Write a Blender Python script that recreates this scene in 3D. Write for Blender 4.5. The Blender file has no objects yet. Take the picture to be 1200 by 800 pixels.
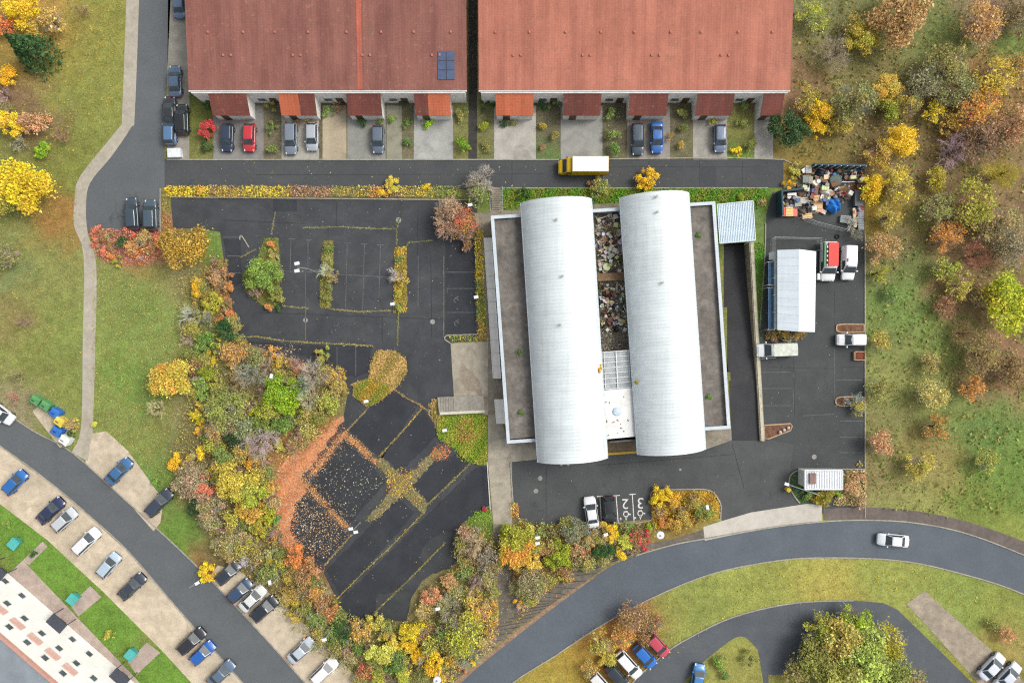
import bpy, bmesh, math, random
import numpy as np
from mathutils import Vector, Matrix

PI = math.pi
S, CAM_Z = 0.125, 104.0          # metres per photo pixel on the ground, camera height
KX = 1.3                         # photo brightness of a flat surface = albedo * KX
sc = bpy.context.scene
COL = sc.collection
rng = np.random.default_rng(11)
random.seed(11)


def at(px, py, z=0.0):
    """World point at height z seen at photo pixel (px, py)."""
    k = S * (CAM_Z - z) / CAM_Z
    return Vector(((px - 600) * k, (400 - py) * k, z))


def lin(c):
    out = []
    for v in c:
        v = v / 255.0
        out.append(v / 12.92 if v <= 0.04045 else ((v + 0.055) / 1.055) ** 2.4)
    return out


def alb(c, k=KX):
    return [min(0.9, v / k) for v in lin(c)]


# ------------------------------------------------------------------ materials
def new_mat(name):
    m = bpy.data.materials.new(name)
    m.use_nodes = True
    nt = m.node_tree
    b = nt.nodes['Principled BSDF']
    return m, nt, b


def N(nt, t, **kw):
    n = nt.nodes.new(t)
    for k, v in kw.items():
        setattr(n, k, v)
    return n


def noise(nt, coord, scale, detail=4, rough=.6, dist=0.0):
    n = N(nt, 'ShaderNodeTexNoise')
    n.inputs['Scale'].default_value = scale
    n.inputs['Detail'].default_value = detail
    n.inputs['Roughness'].default_value = rough
    n.inputs['Distortion'].default_value = dist
    nt.links.new(coord, n.inputs['Vector'])
    return n.outputs['Fac']


def ramp(nt, fac, a, b, lo, hi):
    n = N(nt, 'ShaderNodeMapRange')
    n.inputs['From Min'].default_value = a
    n.inputs['From Max'].default_value = b
    n.inputs['To Min'].default_value = lo
    n.inputs['To Max'].default_value = hi
    nt.links.new(fac, n.inputs['Value'])
    return n.outputs['Result']


def math_(nt, op, a, b):
    n = N(nt, 'ShaderNodeMath', operation=op)
    for i, v in enumerate((a, b)):
        if isinstance(v, (int, float)):
            n.inputs[i].default_value = v
        else:
            nt.links.new(v, n.inputs[i])
    return n.outputs[0]


def mixc(nt, fac, a, b, mode='MIX'):
    n = N(nt, 'ShaderNodeMix', data_type='RGBA', blend_type=mode)
    n.clamp_factor = True
    for sock, v in ((n.inputs[0], fac), (n.inputs[6], a), (n.inputs[7], b)):
        if isinstance(v, (int, float)):
            sock.default_value = v
        elif isinstance(v, (list, tuple)):
            sock.default_value = list(v)[:3] + [1]
        else:
            nt.links.new(v, sock)
    return n.outputs[2]


def mulv(nt, col, val):
    """colour times a scalar socket"""
    n = N(nt, 'ShaderNodeVectorMath', operation='SCALE')
    if isinstance(col, (list, tuple)):
        n.inputs[0].default_value = col[:3]
    else:
        nt.links.new(col, n.inputs[0])
    nt.links.new(val, n.inputs['Scale'])
    return n.outputs[0]


def coords(nt, world=True):
    if world:
        return N(nt, 'ShaderNodeNewGeometry').outputs['Position']
    return N(nt, 'ShaderNodeTexCoord').outputs['Object']


def bump(nt, b, h, strength=.3, dist=.02):
    n = N(nt, 'ShaderNodeBump')
    n.inputs['Strength'].default_value = strength
    n.inputs['Distance'].default_value = dist
    nt.links.new(h, n.inputs['Height'])
    nt.links.new(n.outputs[0], b.inputs['Normal'])


_M = {}


def plain(name, rgb, rough=.7, var=.12, scale=2.0, fine=18.0, world=True, metal=0.0, blot=None, blot_amt=.5, k=KX):
    """Painted / concrete / wood like material with broad blotches, fine grain and optional stains."""
    if name in _M:
        return _M[name]
    m, nt, b = new_mat(name)
    co = coords(nt, world)
    f1 = noise(nt, co, scale * .25, 3)
    f2 = noise(nt, co, scale, 5)
    f3 = noise(nt, co, fine, 2)
    v = math_(nt, 'MULTIPLY', ramp(nt, f1, .3, .7, 1 - var, 1 + var), ramp(nt, f2, .3, .7, 1 - var, 1 + var))
    v = math_(nt, 'MULTIPLY', v, ramp(nt, f3, .25, .75, 1 - var * .8, 1 + var * .8))
    col = mulv(nt, alb(rgb, k), v)
    if blot:
        f4 = noise(nt, co, scale * .5, 5, .65, .6)
        col = mixc(nt, ramp(nt, f4, .5, .66, 0, blot_amt), col, alb(blot, k))
    nt.links.new(col, b.inputs['Base Color'])
    b.inputs['Roughness'].default_value = rough
    b.inputs['Metallic'].default_value = metal
    b.inputs['Specular IOR Level'].default_value = .3
    bump(nt, b, f3, .25, .01)
    _M[name] = m
    return m


def asphalt(name, rgb, patch=.12, crack=True, tint=(120, 115, 95), speck=.25, dusty=.18):
    if name in _M:
        return _M[name]
    m, nt, b = new_mat(name)
    co = coords(nt)
    f0 = noise(nt, co, .045, 3, .5, .4)
    f1 = noise(nt, co, .35, 5, .6, .3)
    f2 = noise(nt, co, 2.2, 4, .7)
    f3 = noise(nt, co, 9.0, 2, .8)
    v = math_(nt, 'MULTIPLY', ramp(nt, f0, .3, .7, 1 - patch, 1 + patch), ramp(nt, f1, .3, .7, 1 - patch, 1 + patch))
    v = math_(nt, 'MULTIPLY', v, ramp(nt, f2, .3, .7, .93, 1.07))
    v = math_(nt, 'MULTIPLY', v, ramp(nt, f3, .3, .7, 1 - speck * .5, 1 + speck * .5))
    col = mulv(nt, alb(rgb), v)
    f5 = noise(nt, co, .14, 6, .7, 1.2)
    col = mixc(nt, ramp(nt, f5, .5, .75, 0, dusty), col, alb(tint))
    if crack:
        vo = N(nt, 'ShaderNodeTexVoronoi', feature='DISTANCE_TO_EDGE')
        vo.inputs['Scale'].default_value = .16
        wv = N(nt, 'ShaderNodeVectorMath', operation='ADD')
        nz = N(nt, 'ShaderNodeTexNoise')
        nz.inputs['Scale'].default_value = .6
        nz.inputs['Detail'].default_value = 5
        nt.links.new(co, nz.inputs['Vector'])
        sc_ = N(nt, 'ShaderNodeVectorMath', operation='SCALE')
        sc_.inputs['Scale'].default_value = 3.0
        nt.links.new(nz.outputs['Color'], sc_.inputs[0])
        nt.links.new(co, wv.inputs[0])
        nt.links.new(sc_.outputs[0], wv.inputs[1])
        nt.links.new(wv.outputs[0], vo.inputs['Vector'])
        ck = ramp(nt, vo.outputs['Distance'], .0, .012, .45, 0)
        gate = ramp(nt, noise(nt, co, .09, 2), .5, .6, 0, 1)
        col = mixc(nt, math_(nt, 'MULTIPLY', ck, gate), col, alb((40, 42, 40)))
    nt.links.new(col, b.inputs['Base Color'])
    b.inputs['Roughness'].default_value = .8
    b.inputs['Specular IOR Level'].default_value = .25
    bump(nt, b, f3, .4, .015)
    _M[name] = m
    return m


def leaf_mat(name, rough=.6, trans=.25):
    """Leaf colour = mix(object colour, object's second colour) per leaf."""
    if name in _M:
        return _M[name]
    m, nt, b = new_mat(name)
    oi = N(nt, 'ShaderNodeObjectInfo')
    c2 = N(nt, 'ShaderNodeAttribute', attribute_type='OBJECT', attribute_name='second_colour')
    hv = N(nt, 'ShaderNodeAttribute', attribute_type='GEOMETRY', attribute_name='hue_mix')
    lv = N(nt, 'ShaderNodeAttribute', attribute_type='GEOMETRY', attribute_name='leaf_tone')
    col = mixc(nt, hv.outputs['Fac'], oi.outputs['Color'], c2.outputs['Color'])
    col = mulv(nt, col, lv.outputs['Fac'])
    nt.links.new(col, b.inputs['Base Color'])
    b.inputs['Roughness'].default_value = rough
    b.inputs['Specular IOR Level'].default_value = .2
    tr = N(nt, 'ShaderNodeBsdfTranslucent')
    nt.links.new(col, tr.inputs['Color'])
    mx = N(nt, 'ShaderNodeMixShader')
    mx.inputs[0].default_value = trans
    out = nt.nodes['Material Output']
    nt.links.new(b.outputs[0], mx.inputs[1])
    nt.links.new(tr.outputs[0], mx.inputs[2])
    nt.links.new(mx.outputs[0], out.inputs['Surface'])
    _M[name] = m
    return m


def tinted(name, rough=.5, var=.15, coat=0.0, metal=0.0, scale=4.0):
    """Paint in the object's own colour with a little dirt."""
    if name in _M:
        return _M[name]
    m, nt, b = new_mat(name)
    oi = N(nt, 'ShaderNodeObjectInfo')
    co = coords(nt, True)
    f = noise(nt, co, scale, 5)
    g = noise(nt, co, scale * 6, 3)
    v = math_(nt, 'MULTIPLY', ramp(nt, f, .3, .7, 1 - var, 1 + var), ramp(nt, g, .3, .7, 1 - var * .6, 1 + var * .6))
    nt.links.new(mulv(nt, oi.outputs['Color'], v), b.inputs['Base Color'])
    b.inputs['Roughness'].default_value = rough
    b.inputs['Metallic'].default_value = metal
    b.inputs['Coat Weight'].default_value = coat
    b.inputs['Coat Roughness'].default_value = .12
    _M[name] = m
    return m


def glass_dark(name='car_glass', rgb=(58, 68, 72), rough=.3):
    if name in _M:
        return _M[name]
    m, nt, b = new_mat(name)
    co = coords(nt, True)
    f = noise(nt, co, 1.5, 2)
    nt.links.new(mulv(nt, alb(rgb), ramp(nt, f, .3, .7, .7, 1.3)), b.inputs['Base Color'])
    b.inputs['Roughness'].default_value = rough
    b.inputs['Specular IOR Level'].default_value = .45
    _M[name] = m
    return m


def clear_glass(name, rgb, alpha):
    m, nt, b = new_mat(name)
    co = coords(nt, True)
    f = noise(nt, co, 1.2, 4)
    nt.links.new(mulv(nt, alb(rgb), ramp(nt, f, .3, .7, .8, 1.2)), b.inputs['Base Color'])
    b.inputs['Roughness'].default_value = .15
    b.inputs['Alpha'].default_value = alpha
    return m


# ------------------------------------------------------------------ mesh helpers
def link(o, parent=None):
    COL.objects.link(o)
    if parent is not None:
        o.parent = parent
    return o


def add(name, me, m=None, parent=None, loc=(0, 0, 0), rot=(0, 0, 0), color=None):
    o = bpy.data.objects.new(name, me)
    if m is not None and me is not None and len(me.materials) == 0:
        me.materials.append(m)
    o.location = loc
    o.rotation_euler = rot
    if color is not None:
        o.color = list(color)[:3] + [1]
    return link(o, parent)


def empty(name, loc=(0, 0, 0), rz=0.0):
    o = bpy.data.objects.new(name, None)
    o.empty_display_size = .2
    o.location = loc
    o.rotation_euler = (0, 0, rz)
    return link(o)


def tag(o, label, cat, group=None):
    o['label'] = label
    o['category'] = cat
    if group:
        o['group'] = group
    return o


def structure(o):
    o['kind'] = 'structure'
    return o


def stuff(o, label, cat):
    o['kind'] = 'stuff'
    o['label'] = label
    o['category'] = cat
    return o


def me_from(name, verts, faces, smooth=False):
    me = bpy.data.meshes.new(name)
    me.from_pydata([tuple(v) for v in verts], [], faces)
    if smooth:
        me.polygons.foreach_set('use_smooth', [True] * len(me.polygons))
    me.update()
    return me


class MB:
    """Collects boxes, prisms, tubes and lathes into one mesh."""
    def __init__(self):
        self.v, self.f = [], []

    def raw(self, vs, fs):
        o = len(self.v)
        self.v += [tuple(x) for x in vs]
        self.f += [tuple(i + o for i in f) for f in fs]
        return self

    def box(self, c, s, rz=0.0):
        hx, hy, hz = s[0] / 2, s[1] / 2, s[2] / 2
        ca, sa = math.cos(rz), math.sin(rz)
        vs = []
        for dz in (-hz, hz):
            for dx, dy in ((-hx, -hy), (hx, -hy), (hx, hy), (-hx, hy)):
                vs.append((c[0] + dx * ca - dy * sa, c[1] + dx * sa + dy * ca, c[2] + dz))
        return self.raw(vs, [(0, 3, 2, 1), (4, 5, 6, 7), (0, 1, 5, 4), (1, 2, 6, 5), (2, 3, 7, 6), (3, 0, 4, 7)])

    def prism(self, pts, z0, z1):
        """pts: world xy counter-clockwise or not; convex or simple."""
        a = sum(pts[i][0] * pts[(i + 1) % len(pts)][1] - pts[(i + 1) % len(pts)][0] * pts[i][1] for i in range(len(pts)))
        if a < 0:
            pts = pts[::-1]
        n = len(pts)
        vs = [(p[0], p[1], z0) for p in pts] + [(p[0], p[1], z1) for p in pts]
        fs = [tuple(range(n - 1, -1, -1)), tuple(range(n, 2 * n))]
        fs += [(i, (i + 1) % n, n + (i + 1) % n, n + i) for i in range(n)]
        return self.raw(vs, fs)

    def tube(self, p, q, r0, r1=None, n=8):
        r1 = r0 if r1 is None else r1
        p, q = Vector(p), Vector(q)
        d = (q - p).normalized()
        u = d.orthogonal().normalized()
        w = d.cross(u)
        vs = []
        for c, r in ((p, r0), (q, r1)):
            for i in range(n):
                a = 2 * PI * i / n
                vs.append(c + u * (r * math.cos(a)) + w * (r * math.sin(a)))
        fs = [(i, (i + 1) % n, n + (i + 1) % n, n + i) for i in range(n)]
        fs += [tuple(range(n - 1, -1, -1)), tuple(range(n, 2 * n))]
        return self.raw(vs, fs)

    def lathe(self, prof, c=(0, 0, 0), n=14):
        vs = []
        for r, z in prof:
            for i in range(n):
                a = 2 * PI * i / n
                vs.append((c[0] + r * math.cos(a), c[1] + r * math.sin(a), c[2] + z))
        fs = []
        for k in range(len(prof) - 1):
            for i in range(n):
                j = (i + 1) % n
                fs.append((k * n + i, k * n + j, (k + 1) * n + j, (k + 1) * n + i))
        fs.append(tuple(range(n - 1, -1, -1)))
        fs.append(tuple(range((len(prof) - 1) * n, len(prof) * n)))
        return self.raw(vs, fs)

    def mesh(self, name, smooth=False):
        return me_from(name, self.v, self.f, smooth)

    def build(self, name, m, parent=None, loc=(0, 0, 0), rot=(0, 0, 0), color=None, smooth=False):
        return add(name, self.mesh(name, smooth), m, parent, loc, rot, color)


def smooth_line(pts, n=6):
    P = [Vector((p[0], p[1])) for p in pts]
    out = []
    for i in range(len(P) - 1):
        p0 = P[i - 1] if i > 0 else P[i] * 2 - P[i + 1]
        p1, p2 = P[i], P[i + 1]
        p3 = P[i + 2] if i + 2 < len(P) else P[i + 1] * 2 - P[i]
        for k in range(n):
            t = k / n
            q = .5 * ((2 * p1) + (p2 - p0) * t + (2 * p0 - 5 * p1 + 4 * p2 - p3) * t * t + (3 * p1 - p0 - 3 * p2 + p3) * t ** 3)
            out.append((q.x, q.y))
    out.append(tuple(P[-1]))
    return out


def flat(name, pts, z, m, px=True, kind=True, jitter=0.0):
    """A sheet on the ground from a photo-pixel outline."""
    if jitter:
        q = []
        for i, p in enumerate(pts):
            a, b = Vector(p), Vector(pts[(i + 1) % len(pts)])
            n = max(1, int((b - a).length / 4))
            for k in range(n):
                c = a.lerp(b, k / n)
                q.append((c.x + random.gauss(0, jitter), c.y + random.gauss(0, jitter)))
        pts = q
    bm = bmesh.new()
    vs = [bm.verts.new((at(p[0], p[1], 0).xy.to_3d() if px else Vector((p[0], p[1], 0))) + Vector((0, 0, z))) for p in pts]
    f = bm.faces.new(vs)
    f.normal_update()
    if f.normal.z < 0:
        f.normal_flip()
    bmesh.ops.triangulate(bm, faces=[f])
    me = bpy.data.meshes.new(name)
    bm.to_mesh(me)
    bm.free()
    o = add(name, me, m)
    return structure(o) if kind else o


def strip_mb(mb, pts, w, z0, z1):
    """Kerb-like band along a photo-pixel polyline."""
    P = [at(p[0], p[1], 0).xy for p in pts]
    L, R = [], []
    for i, p in enumerate(P):
        a = P[max(0, i - 1)]
        b = P[min(len(P) - 1, i + 1)]
        d = (b - a)
        d = d.normalized() if d.length > 1e-6 else Vector((1, 0))
        n = Vector((-d.y, d.x)) * (w / 2)
        L.append(p + n)
        R.append(p - n)
    n = len(P)
    vs = [(*L[i], z0) for i in range(n)] + [(*R[i], z0) for i in range(n)] + [(*L[i], z1) for i in range(n)] + [(*R[i], z1) for i in range(n)]
    fs = []
    for i in range(n - 1):
        fs += [(2 * n + i, 3 * n + i, 3 * n + i + 1, 2 * n + i + 1), (i, 2 * n + i, 2 * n + i + 1, i + 1), (n + i, n + i + 1, 3 * n + i + 1, 3 * n + i)]
    fs += [(0, n, 3 * n, 2 * n), (n - 1, 3 * n - 1, 4 * n - 1, 2 * n - 1)][:1]
    fs.append((n - 1, 3 * n - 1, 4 * n - 1, 2 * n - 1))
    return mb.raw(vs, fs)


def inside(pts, x, y):
    """Vectorised even-odd test."""
    x, y = np.asarray(x), np.asarray(y)
    r = np.zeros(x.shape, bool)
    n = len(pts)
    for i in range(n):
        x0, y0 = pts[i]
        x1, y1 = pts[(i + 1) % n]
        c = ((y0 > y) != (y1 > y)) & (x < (x1 - x0) * (y - y0) / ((y1 - y0) or 1e-9) + x0)
        r ^= c
    return r


# ------------------------------------------------------------------ leaves and twigs
def leaf_mesh(name, C, size, up=.55, tone=(.5, 1.5), hue=None, aspect=.62, seed=0):
    """Diamond leaves at the centres C (n,3)."""
    g = np.random.default_rng(seed)
    n = len(C)
    nr = g.normal(size=(n, 3))
    nr /= np.linalg.norm(nr, axis=1)[:, None]
    nr[:, 2] = np.abs(nr[:, 2]) + up
    nr /= np.linalg.norm(nr, axis=1)[:, None]
    t = g.normal(size=(n, 3))
    u = np.cross(nr, t)
    u /= np.linalg.norm(u, axis=1)[:, None]
    v = np.cross(nr, u)
    s = size * np.clip(g.lognormal(-.08, .42, n), .35, 2.2)[:, None] * .5
    V = np.stack([C + u * s, C + v * s * aspect, C - u * s, C - v * s * aspect], 1).reshape(-1, 3)
    me = bpy.data.meshes.new(name)
    me.vertices.add(4 * n)
    me.vertices.foreach_set('co', V.astype(np.float32).ravel())
    me.loops.add(4 * n)
    me.loops.foreach_set('vertex_index', np.arange(4 * n, dtype=np.int32))
    me.polygons.add(n)
    me.polygons.foreach_set('loop_start', np.arange(0, 4 * n, 4, dtype=np.int32))
    a = me.attributes.new('leaf_tone', 'FLOAT', 'FACE')
    a.data.foreach_set('value', g.uniform(tone[0], tone[1], n).astype(np.float32))
    a = me.attributes.new('hue_mix', 'FLOAT', 'FACE')
    if hue is None:
        hue = g.beta(.7, .9, n)
    a.data.foreach_set('value', np.asarray(hue, np.float32))
    me.update()
    me.validate()
    me.materials.append(leaf_mat('leaves'))
    return me


def crown_points(seed, n, lobes, squash=.75, fill=.35):
    """Leaf centres of an uneven crown of radius about 1, base at z 0; also a per-lobe hue."""
    g = np.random.default_rng(seed)
    ang = g.uniform(0, 2 * PI, lobes)
    rad = np.sqrt(g.uniform(.02, 1, lobes)) * .84
    lc = np.stack([rad * np.cos(ang), rad * np.sin(ang), (squash * (1 - .55 * rad ** 2)) * g.uniform(.7, 1.1, lobes)], 1)
    lc[0] = (0.05, 0, squash * 1.0)
    lr = g.uniform(.15, .42, lobes) * (1.1 - .35 * rad)
    lh = g.uniform(0, 1, lobes)
    wt = lr ** 1.6 * g.uniform(.35, 1.4, lobes)
    k = g.choice(lobes, n, p=wt / wt.sum())
    d = g.normal(size=(n, 3))
    d /= np.linalg.norm(d, axis=1)[:, None]
    d[:, 2] = np.where(d[:, 2] < -.35, -d[:, 2], d[:, 2])
    rr = (fill + (1 - fill) * g.uniform(0, 1, n) ** .5) * g.normal(1, .12, n)
    P = lc[k] + d * (lr[k] * rr)[:, None] * np.array([1, 1, .8])
    P[:, 2] = np.abs(P[:, 2])
    stray = g.uniform(0, 1, n) < .12
    P[stray, :2] *= g.uniform(1.0, 1.25, stray.sum())[:, None]
    hue = np.clip(lh[k] + g.normal(0, .25, n), 0, 1)
    return P, hue


def twig_mesh(name, seed, levels=3, first=7, per=5, thick=.02, zup=.9, droop=0.0, spread=1.0):
    """Bare branch structure of radius about 1 and height about 1.1."""
    g = random.Random(seed)
    segs = []

    def grow(p, d, ln, r, lev):
        q = p + d * ln
        segs.append((p, q, r, r * .6))
        if lev == 0:
            return
        for i in range(per):
            t = g.uniform(.3, 1)
            b = p + d * (ln * t)
            nd = (d + Vector((g.gauss(0, .55), g.gauss(0, .55), g.gauss(.12 - droop, .4)))).normalized()
            grow(b, nd, ln * g.uniform(.45, .75), r * .55, lev - 1)
    for i in range(first):
        a = 2 * PI * i / first + g.uniform(-.4, .4)
        el = g.uniform(.35, 1.3)
        d = Vector((math.cos(a) * math.cos(el) * spread, math.sin(a) * math.cos(el) * spread, math.sin(el) * zup)).normalized()
        grow(Vector((0, 0, .03)), d, g.uniform(.42, .6), thick, levels - 1)
    V, F = [], []
    for p, q, r0, r1 in segs:
        d = (q - p).normalized()
        u = d.orthogonal().normalized()
        w = d.cross(u)
        o = len(V)
        for c, r in ((p, r0), (q, r1)):
            for i in range(3):
                a = 2 * PI * i / 3
                V.append(c + u * (r * math.cos(a)) + w * (r * math.sin(a)))
        F += [(o, o + 1, o + 4, o + 3), (o + 1, o + 2, o + 5, o + 4), (o + 2, o, o + 3, o + 5)]
    return me_from(name, V, F)
# ------------------------------------------------------------------ world, light, camera
w = bpy.data.worlds.new('World')
sc.world = w
w.use_nodes = True
wn = w.node_tree
sky = wn.nodes.new('ShaderNodeTexSky')
sky.sky_type = 'NISHITA'
sky.sun_disc = False
SUN_EL, SUN_AZ = math.radians(48), math.radians(68)     # azimuth clockwise from +Y
sky.sun_elevation = SUN_EL
sky.sun_rotation = SUN_AZ
sky.dust_density = 4.0
sky.air_density = 1.0
sky.ozone_density = .6
hs = wn.nodes.new('ShaderNodeHueSaturation')          # thin cloud: paler than a clear sky
hs.inputs['Saturation'].default_value = .3
wn.links.new(sky.outputs[0], hs.inputs['Color'])
wn.links.new(hs.outputs[0], wn.nodes['Background'].inputs[0])
wn.nodes['Background'].inputs[1].default_value = .15
sun = bpy.data.lights.new('sun', 'SUN')
sun.energy = 1.15
sun.angle = math.radians(24)
sun.color = (1, .95, .88)
so = bpy.data.objects.new('sun', sun)
so.rotation_euler = (PI / 2 - SUN_EL, 0, -SUN_AZ + PI)
so.location = (30, 40, 80)
d = Vector((math.sin(SUN_AZ) * math.cos(SUN_EL), math.cos(SUN_AZ) * math.cos(SUN_EL), math.sin(SUN_EL)))
so.rotation_euler = d.to_track_quat('Z', 'Y').to_euler()
link(so)
cam = bpy.data.cameras.new('camera')
cam.sensor_fit = 'HORIZONTAL'
cam.sensor_width = 36
cam.lens = 36 * CAM_Z / (1200 * S)
cam.clip_end = 6000
co_ = bpy.data.objects.new('camera', cam)
co_.location = (0, 0, CAM_Z)
link(co_)
sc.camera = co_
vs_ = sc.view_settings
vs_.view_transform = 'Standard'
vs_.look = 'None'
vs_.exposure = 0.6
vs_.gamma = 1
sc.cycles.use_denoising = False
sc.cycles.filter_width = 1.2

# ------------------------------------------------------------------ ground sheet
ZONES = [  # px, py, radius px, colour
    (160, 400, 60, (130, 150, 74)), (165, 455, 22, (104, 148, 58)), (145, 430, 20, (104, 148, 58)), (150, 520, 40, (130, 144, 72)), (175, 560, 25, (96, 140, 58)),
    (140, 340, 30, (134, 146, 76)), (170, 360, 25, (110, 142, 66)), (210, 335, 20, (150, 135, 88)), (165, 290, 24, (170, 100, 75)), (245, 290, 12, (110, 140, 60)),
    (100, 60, 50, (146, 146, 66)), (110, 120, 40, (138, 146, 68)), (80, 170, 25, (128, 136, 60)), (55, 330, 50, (138, 142, 74)), (40, 430, 50, (134, 144, 68)), (20, 470, 25, (150, 132, 110)),
    (70, 265, 22, (170, 118, 60)), (45, 40, 35, (190, 140, 70)), (10, 60, 25, (150, 130, 60)), (30, 110, 20, (130, 100, 75)), (60, 150, 20, (140, 110, 85)), (20, 320, 20, (112, 128, 80)),
    (20, 375, 22, (140, 115, 75)), (70, 385, 25, (134, 150, 70)),
    (970, 30, 35, (128, 130, 82)), (940, 100, 30, (150, 112, 82)), (1000, 80, 40, (134, 128, 76)), (1080, 40, 40, (122, 134, 74)), (1120, 45, 22, (108, 146, 72)), (1180, 55, 18, (104, 146, 66)),
    (1150, 20, 25, (140, 108, 90)), (1150, 90, 40, (150, 112, 70)), (1060, 130, 50, (134, 112, 72)), (1100, 200, 50, (140, 116, 76)), (1150, 260, 60, (140, 112, 80)), (1040, 240, 25, (160, 130, 40)),
    (1050, 300, 25, (124, 118, 76)), (1075, 250, 14, (122, 136, 66)), (1072, 310, 16, (112, 138, 66)), (1060, 360, 30, (116, 148, 70)), (1040, 385, 25, (118, 138, 70)), (1110, 340, 25, (140, 104, 76)),
    (1110, 410, 25, (116, 140, 66)), (1150, 430, 30, (150, 110, 82)), (1060, 440, 40, (140, 144, 78)), (1110, 480, 25, (130, 146, 74)), (1150, 500, 25, (104, 136, 66)), (1180, 560, 30, (112, 146, 62)),
    (1030, 500, 25, (134, 130, 78)), (1085, 540, 30, (150, 132, 74)), (1060, 580, 40, (148, 150, 80)), (1150, 600, 30, (122, 140, 58)), (1030, 560, 20, (142, 120, 84)),
    (900, 680, 60, (156, 162, 74)), (960, 690, 30, (176, 160, 72)), (820, 700, 40, (142, 156, 72)), (780, 710, 30, (148, 150, 70)), (740, 720, 30, (172, 102, 66)), (700, 760, 28, (186, 132, 54)),
    (660, 780, 30, (166, 144, 56)), (1060, 670, 40, (154, 162, 74)), (1120, 700, 30, (138, 156, 70)), (1190, 720, 30, (140, 150, 66)), (1180, 750, 20, (176, 150, 84)), (1150, 770, 20, (150, 150, 60)),
    (850, 770, 25, (150, 150, 70)), (880, 790, 25, (150, 146, 70)), (985, 790, 40, (130, 130, 62)),
    (280, 500, 60, (134, 116, 80)), (230, 450, 30, (136, 128, 78)), (300, 640, 60, (136, 120, 78)), (370, 700, 30, (140, 106, 70)), (480, 760, 50, (132, 122, 76)), (560, 700, 40, (138, 128, 82)),
    (560, 640, 25, (120, 112, 76)), (555, 605, 12, (104, 148, 58)), (640, 670, 40, (138, 122, 82)), (720, 640, 30, (140, 130, 80)), (790, 600, 30, (150, 120, 60)), (275, 340, 20, (170, 100, 60)),
    (345, 535, 28, (206, 122, 70)), (375, 510, 14, (206, 122, 70)), (330, 570, 14, (196, 120, 72)), (210, 640, 20, (104, 150, 48)), (235, 660, 14, (160, 112, 70)), (260, 650, 14, (120, 108, 64)),
    (215, 610, 14, (104, 146, 54)), (390, 780, 14, (140, 110, 60)), (740, 228, 30, (104, 136, 50)), (850, 230, 25, (92, 146, 48)), (660, 228, 40, (92, 150, 48)), (610, 228, 12, (150, 118, 76)), (885, 310, 14, (92, 160, 48)),
    (885, 370, 10, (100, 128, 66)), (890, 260, 8, (110, 140, 70)), (930, 205, 10, (160, 130, 50)), (1000, 575, 14, (168, 150, 92)), (935, 560, 8, (92, 146, 48)), (970, 578, 10, (120, 120, 50)),
    (390, 150, 60, (112, 104, 84)), (240, 130, 20, (104, 112, 50)), (700, 150, 60, (112, 104, 84)), (545, 500, 20, (118, 146, 48)), (760, 410, 30, (120, 110, 90)),
    (70, 660, 30, (104, 150, 50)), (20, 620, 20, (104, 150, 50)), (130, 735, 20, (104, 150, 50)), (190, 790, 20, (104, 150, 50)), (950, 160, 25, (140, 120, 60)), (1180, 640, 30, (140, 150, 66)),
]
gx = np.concatenate([[-2600, -1200, -600, -320, -200, -140], np.arange(-105, 105.01, .5), [140, 200, 320, 600, 1200, 2600]])
gy = np.concatenate([[-2600, -1200, -600, -320, -180, -110], np.arange(-72, 72.01, .5), [110, 180, 320, 600, 1200, 2600]])
GX, GY = np.meshgrid(gx, gy)
px_, py_ = GX / S + 600, 400 - GY / S
px_ = px_ + 6 * np.sin(py_ * .13 + np.sin(px_ * .07) * 2)
py_ = py_ + 6 * np.sin(px_ * .11 + np.sin(py_ * .09) * 2)
wsum = np.full(GX.shape, .02)
base = np.array(lin((126, 128, 72)))
csum = wsum[..., None] * base
for zx, zy, zr, zc in ZONES:
    g_ = np.exp(-((px_ - zx) ** 2 + (py_ - zy) ** 2) / (2 * (zr * .75) ** 2))
    wsum = wsum + g_
    gr_ = sum(zc) / 3
    csum = csum + g_[..., None] * np.array(lin([v_ * .86 + gr_ * .14 for v_ in zc]))
gcol = np.clip(csum / wsum[..., None] / KX, 0, 1).reshape(-1, 3)
nx, ny = len(gx), len(gy)
idx = np.arange(nx * ny).reshape(ny, nx)
Q = np.stack([idx[:-1, :-1], idx[:-1, 1:], idx[1:, 1:], idx[1:, :-1]], -1).reshape(-1, 4)
RAMP_HOLE = [(846, 283), (879, 283), (890, 455), (855, 455)]
cx = (GX[:-1, :-1] + GX[1:, 1:]) / 2 / S + 600
cy = 400 - (GY[:-1, :-1] + GY[1:, 1:]) / 2 / S
keep = ~inside(RAMP_HOLE, cx, cy).ravel()
Q = Q[keep]
gm = bpy.data.meshes.new('ground')
gm.vertices.add(nx * ny)
gm.vertices.foreach_set('co', np.stack([GX.ravel(), GY.ravel(), np.zeros(nx * ny)], 1).astype(np.float32).ravel())
gm.loops.add(4 * len(Q))
gm.loops.foreach_set('vertex_index', Q.astype(np.int32).ravel())
gm.polygons.add(len(Q))
gm.polygons.foreach_set('loop_start', np.arange(0, 4 * len(Q), 4, dtype=np.int32))
at_ = gm.attributes.new('soil_colour', 'FLOAT_COLOR', 'POINT')
at_.data.foreach_set('color', np.concatenate([gcol, np.ones((len(gcol), 1))], 1).astype(np.float32).ravel())
gm.update()
gm.validate()
m, nt, b = new_mat('grass_and_soil')
co = coords(nt)
ga = N(nt, 'ShaderNodeAttribute', attribute_type='GEOMETRY', attribute_name='soil_colour')
f0 = noise(nt, co, .12, 5, .6, .5)
f1 = noise(nt, co, .8, 6, .72, .4)
f2 = noise(nt, co, 4, 5, .85)
f3 = noise(nt, co, 2.2, 4, .8)
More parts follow.
